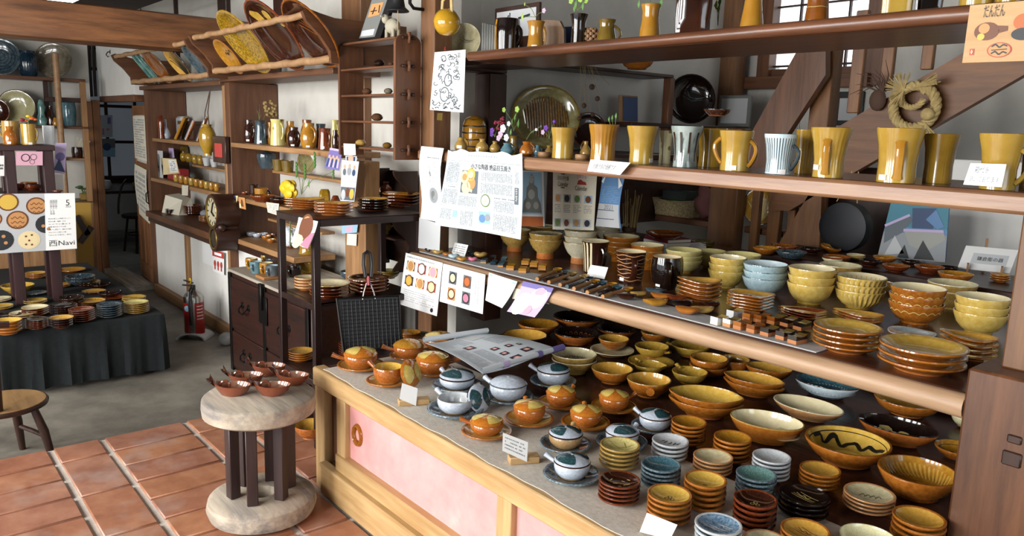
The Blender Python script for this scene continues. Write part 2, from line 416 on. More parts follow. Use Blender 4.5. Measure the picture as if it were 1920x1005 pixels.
rough_mat('straw', [(.3, '9a8352'), (.7, 'c2ab74')], 40, .8, .4, dist=.003); rough_mat('cast_iron', [(.3, '101113'), (.7, '1c1d1f')], 60, .55, .6, dist=.002)
rough_mat('bark_wood', [(.3, '7c5a3e'), (.7, 'a07a58')], 20, .6, .3, dist=.004); rough_mat('stone_grey', [(.3, '6b6b68'), (.7, '8a8a86')], 20, .85, .4)
tile_mat()
plain('metal_dark', '1d1a19', .4, .6); plain('steel', '9a9894', .28, 1.0); plain('ext_red', '8f1f1c', .3); plain('black_plastic', '131214', .4); plain('gong', '15171b', .45, .5)
plain('leaf', '4f7a34', .55); plain('leaf_lt', '8fae4a', .55); plain('stem', '5c6b34', .6); plain('petal_yellow', 'd8b31c', .5); plain('petal_white', 'd9d4dc', .6); plain('petal_pink', 'b9a0b4', .6)
plain('petal_violet', '5d2f8c', .6); plain('petal_red', '7c1430', .5); plain('petal_orange', 'c85a20', .55); plain('dry', '8a7346', .8); plain('twig', '4a3326', .8); plain('wire', '8b8b88', .4, .8)
plain('rubber_red', '8a1f22', .5); plain('brass', '8a7438', .35, .8); plain('clock_face', 'a39b80', .5); plain('glass_dark', '1a1c1c', .05); plain('sheep', 'a39c88', .8)
plain('lamp_glow', 'ffffff', .5, emit=9); plain('shoji', 'f3f8fc', .7, emit=1.15); plain('room_glass', '8a929a', .4, emit=.12); plain('cardboard', '9a6a3a', .8); plain('tool_yellow', 'b08a3a', .7)
plain('box_green', '76a836', .6); plain('box_darkgreen', '26302a', .6); plain('wicker', '9c8a66', .8); plain('pink_cloth', '8a5a58', .9); plain('book_red', '7c2030', .5); plain('book_grey', '8d97a2', .5)
plain('cloth_grey', '8f9296', .9); plain('curtain', '5d666b', .9); plain('ice_white', 'cfd6dd', .5)
plain('spoon_wood', 'a3713c', .5)
# ================= the room =================
ZF = -0.13                                     # concrete floor, one step below the tiles
XE = -3.89                                     # edge of the tiled floor
YB = 2.02                                      # front of the book-case wall
fl = struct(bbox('floor', XE, 3.2, -2.7, 5.2, -.20, -.012, 'grout', c=.002))
struct(bbox('floor', -12.6, XE-.001, -2.7, 5.2, ZF-.12, ZF, 'concrete', c=.001))
_tm = {}
def tile(x0, x1, y0, y1):
 g = .008; k = (round(x1-x0, 3), round(y1-y0, 3))
 if k not in _tm:
  a, b = k[0]/2-g, k[1]/2-g; q = MB().box(-a, a, -b, b, 0, .017, 0, .004); _tm[k] = q.mesh('tile'); _tm[k].materials.append(M('terracotta'))
 o = bpy.data.objects.new('tile', _tm[k]); COL.objects.link(o); o.parent = fl
 o.location = ((x0+x1)/2-fl.location.x, (y0+y1)/2-fl.location.y, -.0165-fl.location.z+random.uniform(-.0012, .0012))
 o.rotation_euler = (0, 0, random.uniform(-.006, .006))
ys = [(-.62, -.24, 'w'), (-.24, -.03, 'n'), (-.03, .155, 'n'), (.155, .54, 'w'), (.54, .75, 'n'), (.75, 1.128, 'w'), (1.128, 1.335, 'n'), (1.335, 1.72, 'w'), (1.72, 1.93, 'n')]
for y0, y1, k in ys:
 gy = .012 if k == 'w' else .008
 x = XE
 while x < -1.5:
  L = .193 if k == 'w' else (.2 if x == XE else .392)
  tile(x, x+L, y0+gy*.6, y1-gy*.6); x += L
# walls
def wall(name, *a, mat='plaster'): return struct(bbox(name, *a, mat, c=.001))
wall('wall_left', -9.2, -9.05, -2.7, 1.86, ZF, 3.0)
wall('wall_doorway', -9.2, -7.78, 1.97, 2.05, 1.70, 3.0, mat='plaster_white')
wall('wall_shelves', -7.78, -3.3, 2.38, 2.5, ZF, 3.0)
wall('wall_doorway', -7.9, -7.78, 2.06, 2.5, 1.70, 3.0)
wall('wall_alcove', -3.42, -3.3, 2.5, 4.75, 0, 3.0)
WX0, WX1, WZ0, WZ1 = -3.06, -2.34, 1.94, 2.75
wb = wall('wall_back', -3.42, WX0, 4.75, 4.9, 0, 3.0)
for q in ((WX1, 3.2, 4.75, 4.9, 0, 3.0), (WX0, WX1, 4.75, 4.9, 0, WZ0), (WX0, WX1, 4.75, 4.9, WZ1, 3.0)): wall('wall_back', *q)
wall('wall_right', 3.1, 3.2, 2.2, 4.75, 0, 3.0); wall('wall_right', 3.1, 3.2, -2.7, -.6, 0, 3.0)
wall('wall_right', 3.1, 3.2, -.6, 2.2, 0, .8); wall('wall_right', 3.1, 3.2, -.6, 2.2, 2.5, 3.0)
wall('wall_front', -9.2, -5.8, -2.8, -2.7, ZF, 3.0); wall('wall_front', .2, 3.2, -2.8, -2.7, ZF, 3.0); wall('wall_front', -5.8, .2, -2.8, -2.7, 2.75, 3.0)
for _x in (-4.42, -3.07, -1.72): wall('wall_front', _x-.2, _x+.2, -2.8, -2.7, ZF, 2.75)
struct(bbox('ceiling', -9.2, 3.2, -2.8, 4.9, 3.0, 3.1, 'ceiling_board'))
struct(bbox('ceiling', -9.05, -6.2, -2.7, 1.96, 2.42, 2.47, 'ceiling_board'))
# room beyond the doorway
wall('wall_workroom', -12.4, -12.3, 1.8, 4.6, ZF, 2.4); wall('wall_workroom', -12.4, -7.8, 4.5, 4.6, ZF, 2.4); wall('wall_workroom', -12.4, -9.2, 1.7, 1.8, ZF, 2.4); wall('wall_workroom', -7.9, -7.8, 2.5, 4.5, ZF, 2.4)
struct(bbox('ceiling', -12.4, -7.8, 2.06, 4.6, 2.4, 2.46, 'ceiling_board'))
# shoji window in the back wall
wn = struct(bbox('window_1', WX0, WX1, 4.74, 4.76, WZ0-.05, WZ0, wd('mid', 'x')))
def wpart(name, x0, x1, y0, y1, z0, z1, mat): return bbox(name, x0, x1, y0, y1, z0, z1, mat, wn, .002)
for i in range(4):
 for j in range(4):
  a, b = WX0+.04+i*.165, WX0+.04+(i+1)*.165; z0 = WZ0+.02+j*.19
  wpart('pane', a+.006, b-.006, 4.775, 4.782, z0+.006, z0+.184, 'shoji')
for i in range(1, 4): wpart('muntin', WX0+.04+i*.165-.006, WX0+.04+i*.165+.006, 4.755, 4.785, WZ0, WZ1, wd('dark', 'z'))
for j in range(0, 5): wpart('muntin', WX0, WX1, 4.757, 4.783, WZ0+.02+j*.19-.006, WZ0+.02+j*.19+.006, wd('dark', 'x'))
wpart('window_frame', WX0-.05, WX0+.04, 4.70, 4.79, WZ0-.05, WZ1, wd('mid', 'z')); wpart('window_frame', WX1-.04, WX1+.08, 4.70, 4.79, WZ0-.12, WZ1, wd('mid', 'z')); wpart('window_sill', WX0-.16, WX1+.02, 4.66, 4.745, WZ0-.13, WZ0-.05, wd('mid', 'x'))
def trim(n, *a): return struct(bbox('trim_%d' % n, *a))
# posts and beams of the house
p = at(1400, 150, X=-3.25); trim(1, -3.30, -3.17, 4.55, 4.66, 0, 3.0, wd('beam2', 'z'))
trim(2, -3.164, -3.048, 2.05, 2.15, .0, 3.0, wd('beam2', 'z'))
trim(3, -3.15, -3.03, 2.36, 2.47, .53, 1.76, wd('dark', 'z')); trim(4, -3.15, -3.03, 2.155, 2.47, 1.762, 1.80, wd('dark', 'y'))
bm_ = struct(bbox('trim_5', -6.05, -5.8, -2.7, 2.37, 1.968, 2.21, wd('beam', 'y'), c=.01))
for k, (a, b) in enumerate(((318, 330), (412, 428), (517, 536))):
 q0, q1 = at(a, 12, Y=2.36), at(b, 12, Y=2.36); trim(6+k, q0.x, q1.x, 2.34, 2.38, 2.0, 3.0, wd('dark', 'z'))
q0, q1 = at(678, 200, Y=2.36), at(691, 200, Y=2.36); trim(9, q0.x, q1.x, 2.33, 2.38, ZF, 3.0, wd('beam2', 'z'))
q0, q1 = at(640, 30, Y=2.2), at(676, 30, Y=2.2); trim(17, q0.x, q1.x, 2.2, 2.3, 1.8, 3.0, wd('beam2', 'z'))
# doorway: jambs, lintel, sill, thin wall battens
trim(10, -9.06, -8.98, 1.862, 1.93, ZF, 1.66, wd('door', 'z')); trim(11, -9.1, -7.78, 1.955, 2.06, 1.64, 1.70, wd('mid', 'x'))
trim(12, -8.93, -7.8, 1.86, 2.06, ZF, ZF+.05, wd('grey', 'x'))
for k, px in enumerate((169, 177)):
 q = at(px, 130, Y=1.96); trim(13+k, q.x-.02, q.x+.02, 1.945, 1.97, 1.70, 2.42, wd('dark', 'z'))
trim(15, -9.04, -9.0, 1.80, 1.86, ZF, 1.64, wd('door', 'z'))
# hook on the white wall
hk = at(206, 103, Y=1.965); b = MB().tube([(0, 0, .03), (0, -.02, .025), (0, -.035, 0), (0, -.02, -.02), (0, -.01, -.012)], .005, 6).box(-.01, .01, 0, .004, .01, .05)
tag(obj('wall_hook', b, 'metal_dark', None, (hk.x, 1.966, hk.z)), 'small black hook on the white wall above the doorway', 'hook')
# open door leaf beside the book-case
la, lb = Vector((-8.61, 2.16, 0)), Vector((-7.80, 2.075, 0)); ang = math.atan2(lb.y-la.y, lb.x-la.x); LW = (lb-la).length
dr = bpy.data.objects.new('door_1', None); COL.objects.link(dr); dr.location = (la.x, la.y, ZF+.02); dr.rotation_euler = (0, 0, ang); struct(dr)
DH = 1.72
for a, b in ((0, .09), (LW-.09, LW)): obj('stile', MB().box(a, b, -.02, .02, 0, DH), wd('door', 'z'), dr)
for a, b in ((0, .16), (.62, .70), (1.10, 1.17), (DH-.09, DH)): obj('rail', MB().box(.09, LW-.09, -.018, .018, a, b), wd('door', 'x'), dr)
obj('lower_panel', MB().box(.09, LW-.09, -.008, .008, .16, .62), wd('door', 'z'), dr)
for x in (LW*.4, LW*.64): obj('batten', MB().box(x-.02, x+.02, -.016, .016, .16, .62), wd('door', 'z'), dr)
obj('middle_panel', MB().box(.09, LW-.09, -.008, .008, .70, 1.10), wd('door', 'x'), dr)
obj('upper_panel', MB().box(.09, LW-.09, -.008, .008, 1.17, DH-.09), 'plaster', dr)
obj('door_handle', MB().tube([(LW-.05, -.02, .80), (LW-.05, -.045, .82), (LW-.05, -.045, .90), (LW-.05, -.02, .92)], .006, 6), 'metal_dark', dr)
def onleaf(x, z, off=.022): return dr.location+Vector((math.cos(ang)*x+math.sin(ang)*off, math.sin(ang)*x-math.cos(ang)*off, z))
pp = Paper('notice_sheet', 'old printed notice pinned to the upper part of the open door', 'paper', onleaf(.05, 1.62), onleaf(LW-.06, 1.62), onleaf(LW-.06, 1.20), onleaf(.05, 1.20), 'paper_cream')
pp.fine(.08, .06, .92, .95, 16, 12, 'ink_lt'); pp.done()
pp = Paper('torn_sheet', 'tattered long paper sheet hanging below the printed notice on the door', 'paper', onleaf(.03, 1.14), onleaf(LW-.08, 1.12), onleaf(LW-.07, .60), onleaf(.0, .64), 'paper_cream', curl=lambda u, v: .008*math.sin(v*5)+.004)
pp.fine(.1, .1, .9, .9, 9, 10, 'ink_lt'); pp.done()
# window and furniture of the room beyond
wr = struct(bbox('window_2', -12.3, -12.28, 1.9, 4.3, .55, .62, wd('dark', 'y')))
for i in range(6):
 y0 = 1.95+i*.38
 for j in range(3):
  bbox('pane', -12.295, -12.285, y0+.02, y0+.36, .66+j*.5, 1.12+j*.5, 'room_glass', wr)
for i in range(7): bbox('window_bar', -12.3, -12.26, 1.93+i*.38, 1.97+i*.38, .62, 2.15, wd('dark', 'z'), wr)
for j in range(4): bbox('window_bar', -12.3, -12.262, 1.9, 4.3, .62+j*.5, .66+j*.5, wd('dark', 'y'), wr)
def quadX(px0, py0, px1, py1, X): return at(px0, py0, X=X), at(px1, py0, X=X), at(px1, py1, X=X), at(px0, py1, X=X)
def quadY(px0, py0, px1, py1, Y): return at(px0, py0, Y=Y), at(px1, py0, Y=Y), at(px1, py1, Y=Y), at(px0, py1, Y=Y)
pp = Paper('wall_calendar', 'white wall calendar with small red and blue print beyond the doorway', 'calendar', *quadX(187, 216, 211, 257, -12.2), 'paper_grey'); pp.rect(.2, .6, .35, .9, 'pr_rose').rect(.5, .6, .75, .7, 'pr_rose').rect(.6, .1, .85, .4, 'pr_violet').done()
pp = Paper('wall_calendar', 'calendar with a dark mountain picture beyond the doorway', 'calendar', *quadX(190, 260, 216, 294, -12.2), 'pr_sky'); pp.rect(.0, .0, 1, .5, 'pr_stone').disc(.4, .45, .3, 'pr_navy').done()
def table_like(name, label, x0, x1, y0, y1, z, mat, legs=.05, zf=ZF):
 t = thing(name, label, 'table', ((x0+x1)/2, (y0+y1)/2, zf)); hx, hy = (x1-x0)/2, (y1-y0)/2
 obj('tabletop', MB().box(-hx, hx, -hy, hy, z-zf-.04, z-zf), mat, t)
 for sx in (-1, 1):
  for sy in (-1, 1): obj('leg', MB().box(sx*(hx-.06)-legs/2, sx*(hx-.06)+legs/2, sy*(hy-.06)-legs/2, sy*(hy-.06)+legs/2, 0, z-zf-.04), mat, t)
 obj('apron', MB().box(-hx+.04, hx-.04, -hy+.04, -hy+.07, z-zf-.14, z-zf-.04), mat, t)
 return t
table_like('work_table', 'dark cluttered work table in the room beyond the doorway', -11.6, -10.7, 2.15, 3.7, .58, wd('dark', 'y'))
for k, (y, c, s, lb) in enumerate(((2.35, 'paper_white', .1, 'white plastic bag'), (2.75, 'tan', .07, 'tan pot'), (2.95, 'pr_teal', .12, 'blue folded cloth'), (3.22, 'black', .08, 'black pot'))):
 b = MB(); b.lathe([(0, 0), (s*.8, 0), (s, s*.5), (s*.8, s*1.1), (0, s*1.2)], 12, 0)
 tag(obj(('plastic_bag', 'clay_pot', 'folded_cloth', 'clay_pot')[k], b, c, None, (-11.0, y, .581)), lb+' on the work table beyond the doorway', ('bag', 'pot', 'cloth', 'pot')[k])
ch = thing('bentwood_chair', 'dark bentwood chair with thin legs standing beyond the doorway', 'chair', (-10.2, 2.55, ZF), .3)
obj('seat', MB().lathe([(0, .42), (.19, .42), (.2, .44), (.19, .46), (0, .46)], 20), wd('dark', 'x'), ch)
for a in range(4):
 t = PI/4+a*PI/2; obj('leg', MB().tube([(.13*math.cos(t), .13*math.sin(t), .42), (.19*math.cos(t), .19*math.sin(t), 0)], .014, 8), wd('dark', 'z'), ch)
obj('back_hoop', MB().tube([(-.17, .16*math.cos(s), .46+.42*math.sin(s)) for s in [PI*i/14 for i in range(15)]], .013, 8), wd('dark', 'z'), ch)
obj('leg_ring', MB().tube([(.15*math.cos(2*PI*i/16), .15*math.sin(2*PI*i/16), .22) for i in range(17)], .008, 6), wd('dark', 'z'), ch)
# ceiling lamp at the far left
q = at(108, 0, X=-5.0); L = thing('ceiling_lamp', 'glowing white fluorescent tube lamp under the dark ceiling', 'lamp', (q.x, q.y, q.z+.005))
obj('diffuser', MB().box(-.10, .10, -.105, .105, 0, .05, 0, .02), 'lamp_glow', L)
obj('housing', MB().box(-.11, .11, -.12, .12, .05, .09), 'pr_grey', L)
obj('cord', MB().tube([(0, 0, .09), (0, 0, 3.0-L.location.z)], .006, 6), 'metal_dark', L)
# ================= the display counter and its shelves =================
CZ = .515; MZ = .90; GZ = 1.392; UZ = 1.812
ct = thing('display_counter', 'low wooden display counter with faded red front panels', 'counter', (-1.6, 1.36, 0))
def cp(name, x0, x1, y0, y1, z0, z1, mat, c=.003): return bbox(name, x0, x1, y0, y1, z0, z1, mat, ct, c)
cp('top_board', -2.85, -.36, 1.40, 3.05, .475, CZ-.004, wd('shelf', 'x'))
cp('front_rail', -2.865, -.36, 1.345, 1.40, .437, CZ, wd('pale', 'x'), .006)
cp('stile', -2.855, -2.775, 1.35, 1.42, .0, .437, wd('pale', 'z')); cp('side_panel', -2.85, -2.82, 1.42, 3.05, 0, .475, wd('mid', 'y'))
cp('recess_panel', -2.775, -2.67, 1.385, 1.40, .13, .437, wd('mid', 'z'))
for x0, x1 in ((-2.67, -2.60), (-1.655, -1.587), (-.56, -.48)): cp('stile', x0, x1, 1.352, 1.40, .20, .437, wd('pale', 'z'))
for x0, x1 in ((-2.60, -1.655), (-1.587, -.56)): cp('red_panel', x0, x1, 1.375, 1.39, .20, .437, 'red_paper', .001)
cp('bottom_rail', -2.67, -.4, 1.345, 1.41, .135, .205, wd('pale', 'x')); cp('ledge', -2.775, -.4, 1.325, 1.36, .12, .135, wd('pale', 'x')); cp('plinth', -2.775, -.4, 1.33, 1.40, 0, .12, wd('pale', 'x'))
cp('back_panel', -2.85, -.36, 3.05, 3.08, 0, .855, wd('dark', 'x'))
r = obj('ring_pull', MB().lathe([(.62, -.3), (.62, .25), (.75, .5), (.9, .42), (1, .1), (1, -.3)], 26).mesh('ring_pull'), 'amber_out', ct)
rp = at(671, 816, Y=1.374); r.location = rp-ct.location; r.rotation_euler = (PI/2, 0, 0); r.scale = (.038, .046, .022)
r2 = obj('ring_dish', MB().lathe([(0, -.12), (.4, -.1), (.63, .1)], 22), 'brown', r)
lin = MB(); nx, ny = 60, 4; vs = []
def linY(t): return 1.362+.004*math.sin(t*37)+.003*math.sin(t*91)
for j in range(ny+1):
 for i in range(nx+1):
  t = i/nx; vs.append((-2.80+2.35*t, linY(t)+(1.855-linY(t))*j/ny, .002))
vs += [(x, y, .0) for x, y, z in vs]; K = (nx+1)*(ny+1); fs = []
for j in range(ny):
 for i in range(nx):
  a = j*(nx+1)+i; fs += [(a, a+1, a+nx+2, a+nx+1), (K+a, K+a+nx+1, K+a+nx+2, K+a+1)]
ring = list(range(nx+1))+[j*(nx+1)+nx for j in range(1, ny+1)]+[ny*(nx+1)+i for i in range(nx-1, -1, -1)]+[j*(nx+1) for j in range(ny-1, 0, -1)]
for k in range(len(ring)): a, c = ring[k], ring[(k+1) % len(ring)]; fs.append((a, K+a, K+c, c))
lin.add([(x+1.6, y-1.36, z) for x, y, z in vs], fs)
tag(obj('linen_runner', lin, 'linen', None, (-1.6, 1.36, CZ+.0003)), 'off-white linen runner along the front of the display counter', 'cloth')
CT = CZ+.0025                                   # top of the cloth
def log_edge(name, parent, x0, x1, y, z0, z1, r0, r1, mat):
 pts = []; rr = []
 for i in range(29):
  t = i/28; pts.append((x0+(x1-x0)*t, y+.006*math.sin(t*9), z0+(z1-z0)*t)); rr.append((r0+(r1-r0)*t)*(1+.05*math.sin(t*13)+.03*math.sin(t*31)))
 return obj(name, MB().tube([Vector(p)-parent.location for p in pts], rr, 14), mat, parent)
ms = thing('deep_shelf', 'deep dark wooden shelf with a rounded log front edge', 'shelf', (-1.9, 2.6, MZ-.045))
bbox('shelf_board', -3.165, -.668, 2.02, 3.59, MZ-.04, MZ, wd('shelf', 'x'), ms, .003)
log_edge('log_edge', ms, -3.165, -.668, 2.013, MZ-.034, MZ-.033, .029, .031, wd('log', 'x'))
tier = tag(bbox('raised_plank', -2.05, -.9, 3.16, 3.58, MZ+.001, MZ+.07, wd('dark', 'x')), 'raised dark plank at the back of the deep shelf', 'plank')
TZ = MZ+.07
q0, q1, q2, q3 = at(792, 462, Z=MZ+.004), at(1475, 675, Z=MZ+.004), at(1517, 664, Z=MZ+.004), at(1000, 505, Z=MZ+.004)
b = MB(); y0_, y1_ = 2.026, 2.135
b.box(-3.12+1.9, q2.x+1.9, y0_-2.05, y1_-2.05, 0, .004, 0, .001)
tag(obj('shelf_mat', b, 'mat_grey', None, (-1.9, 2.05, MZ+.0005)), 'narrow pale grey mat along the front of the deep shelf', 'mat')
MT = MZ+.005
gs = thing('mug_shelf', 'long wooden shelf with a worn reddish front edge carrying mugs', 'shelf', (-1.8, 2.2, GZ-.05))
bbox('shelf_board', -3.046, .30, 2.03, 2.44, GZ-.045, GZ, wd('shelf', 'x'), gs)
bbox('front_edge', -3.10, .30, 1.995, 2.03, GZ-.05, GZ-.001, wd('edge', 'x'), gs, .009)
us = thing('upper_shelf', 'thick reddish brown live-edge shelf hung high above the mugs', 'shelf', (-1.6, 2.2, UZ-.04))
bbox('shelf_board', -2.73, .30, 2.03, 2.44, UZ-.036, UZ, wd('upper', 'x'), us)
b = MB(); pts = []
log_edge('live_edge', us, -2.73, .30, 2.018, UZ-.018, UZ-.018, .019, .02, wd('upper', 'x'))
bbox('end_board', -3.3, -2.731, 2.16, 2.44, UZ-.036, UZ, wd('dark', 'x'), us)
lp = thing('shelf_post', 'square dark wooden post standing on a thicker block at the shelf end', 'post', (-.56, 2.06, CZ))
bbox('block', -.667, -.40, 1.985, 2.14, CZ, .972, wd('mid', 'z'), lp, .006)
bbox('post', -.622, -.40, 2.06, 2.14, .972, GZ-.05, wd('beam2', 'z'), lp, .004)
bbox('upper_post', -.47, -.39, 2.06, 2.14, GZ+.001, UZ-.037, wd('beam2', 'z'), lp, .004); bbox('peg', -.565, -.535, 1.98, 1.99, .82, .84, wd('dark', 'z'), lp); bbox('peg', -.57, -.53, 1.98, 1.99, .765, .80, wd('dark', 'z'), lp)
# ledge that carries the tall things behind the mug shelf
lg = tag(bbox('side_ledge', -3.295, -2.62, 2.475, 3.35, GZ-.03, GZ, wd('dark', 'y')), 'dark wooden ledge along the alcove wall behind the mug shelf', 'shelf')
# ---------------- pots: profiles in units of the rim radius; zones 0 inside 1 rim 2 outside 3 foot ----------------
def prof(pts): return [(r, z) for r, z, k in pts], [k for r, z, k in pts[1:]]
SH = {
 'saucer': ([(0, .05, 3), (.42, .05, 3), (.46, 0, 3), (.56, 0, 3), (.60, .07, 3), (.82, .15, 2), (.96, .24, 2), (1.0, .30, 1), (.985, .355, 1), (.93, .37, 1), (.87, .33, 1), (.74, .23, 0), (.5, .15, 0), (.25, .12, 0), (0, .115, 0)], .245),
 'bowl': ([(0, .07, 3), (.36, .07, 3), (.38, 0, 3), (.50, 0, 3), (.52, .09, 3), (.68, .17, 2), (.86, .40, 2), (.96, .66, 2), (1, .80, 2), (.99, .835, 1), (.95, .835, 1), (.91, .68, 0), (.78, .38, 0), (.5, .20, 0), (.25, .155, 0), (0, .15, 0)], .30),
 'dish': ([(0, .05, 3), (.45, .05, 3), (.47, 0, 3), (.58, 0, 3), (.61, .07, 3), (.82, .20, 2), (.95, .37, 2), (1, .46, 2), (.99, .50, 1), (.94, .50, 1), (.89, .40, 0), (.72, .19, 0), (.45, .11, 0), (.2, .1, 0), (0, .1, 0)], .20),
 'plate': ([(0, .03, 3), (.48, .03, 3), (.5, 0, 3), (.6, 0, 3), (.63, .05, 3), (.85, .12, 2), (1, .20, 2), (.995, .235, 1), (.95, .24, 1), (.82, .185, 0), (.68, .10, 0), (.4, .075, 0), (0, .07, 0)], .12),
 'footbowl': ([(0, .1, 3), (.42, .1, 3), (.50, 0, 3), (.52, .02, 3), (.50, .32, 3), (.52, .36, 2), (.74, .55, 2), (.90, .80, 2), (.98, 1.02, 2), (1.0, 1.1, 2), (.99, 1.13, 1), (.95, 1.12, 1), (.9, .95, 0), (.75, .68, 0), (.4, .48, 0), (0, .45, 0)], .30),
 'footbowl_up': ([(0, .02, 3), (.44, .02, 3), (.46, 0, 3), (.52, 0, 3), (.52, .08, 2), (.74, .27, 2), (.90, .52, 2), (.98, .74, 2), (1.0, .82, 2), (.99, .85, 1), (.95, .84, 1), (.9, .67, 0), (.75, .40, 0), (.4, .20, 0), (0, .17, 0)], .30),
 'oval': ([(0, .06, 3), (.46, .06, 3), (.48, 0, 3), (.56, 0, 3), (.60, .07, 3), (.82, .22, 2), (.95, .40, 2), (1, .50, 2), (.99, .53, 1), (.955, .53, 1), (.91, .42, 0), (.76, .22, 0), (.5, .13, 0), (.25, .115, 0), (0, .11, 0)], .22),
 'casserole': ([(0, .06, 3), (.52, .06, 3), (.54, 0, 3), (.70, 0, 3), (.76, .1, 3), (.93, .30, 2), (1, .55, 2), (1.0, .86, 2), (.975, .89, 1), (.93, .87, 1), (.91, .6, 0), (.8, .28, 0), (.4, .17, 0), (0, .16, 0)], .5),
 'lid': ([(0, .02, 0), (.86, .0, 0), (.99, 0, 1), (1.04, .03, 1), (1.0, .09, 1), (.88, .2, 2), (.68, .31, 2), (.42, .385, 2), (.2, .41, 2), (0, .415, 2)], .1),
 'cup': ([(0, .05, 3), (.5, .05, 3), (.52, 0, 3), (.66, 0, 3), (.70, .08, 3), (.86, .3, 2), (.95, .7, 2), (1, 1.15, 2), (.98, 1.18, 1), (.94, 1.16, 1), (.88, .8, 0), (.78, .3, 0), (.4, .18, 0), (0, .17, 0)], .6),
 'lowcup': ([(0, .05, 3), (.5, .05, 3), (.52, 0, 3), (.62, 0, 3), (.66, .06, 3), (.92, .25, 2), (1, .55, 2), (1, .80, 2), (.98, .83, 1), (.94, .81, 1), (.9, .5, 0), (.7, .2, 0), (0, .15, 0)], .62),
}
INS = {}
for k, (pts, pitch) in SH.items():
 top = [(r, z) for r, z, q in pts if q == 0 and r < .9] if k != 'lid' else [(r, z) for r, z, q in pts if q == 2]
 INS[k] = sorted(top)
def zin(shape, r):
 p = INS[shape]
 for (r0, z0), (r1, z1) in zip(p, p[1:]):
  if r0 <= r <= r1: return z0+(z1-z0)*(r-r0)/(r1-r0)
 return p[-1][1] if r > p[-1][0] else p[0][1]
_PM = {}
def potmesh(shape, var=None):
 k = (shape, var)
 if k in _PM: return _PM[k]
 pts, zn = prof(SH[shape][0]); rad = None; zf = None; seg = 32
 n = len(pts); zones = [0]+zn
 if var == 'flute': seg = 112; rad = lambda t, i: 1-(.075 if zones[i] == 2 and .1 < pts[i][1] < .78 else 0)*(.5+.5*math.cos(t*28))
 if var == 'wavy': seg = 40; rad = lambda t, i: 1+.035*math.sin(5*t+.6)*min(1, max(0, (pts[i][0]-.6)*3)); zf = lambda t, i: .03*math.sin(3*t+1)*max(0, pts[i][0]-.5)*2
 if var == 'leaf': seg = 40; rad = lambda t, i: 1+.05*math.sin(4*t)*min(1, max(0, (pts[i][0]-.6)*3)); zf = lambda t, i: .05*math.sin(2*t+.5)*max(0, pts[i][0]-.5)*2
 if var == 'spout': seg = 48; rad = lambda t, i: 1+(.20*math.exp(-((t-PI*0.0 if t < PI else t-2*PI)/.22)**2) if pts[i][1] > .5*pts[8][1] else 0)
 if var == 'lugs': seg = 48; rad = lambda t, i: 1+(.10*(math.exp(-(((t+PI) % (2*PI)-PI)/.28)**2)+math.exp(-((t-PI)/.28)**2)) if zones[i] in (1, 2) and pts[i][1] > .25 and pts[i][0] > .93 else 0)
 me = MB().lathe(pts, seg, zn, rad, zf).mesh(shape, 50)
 _PM[k] = me; return me
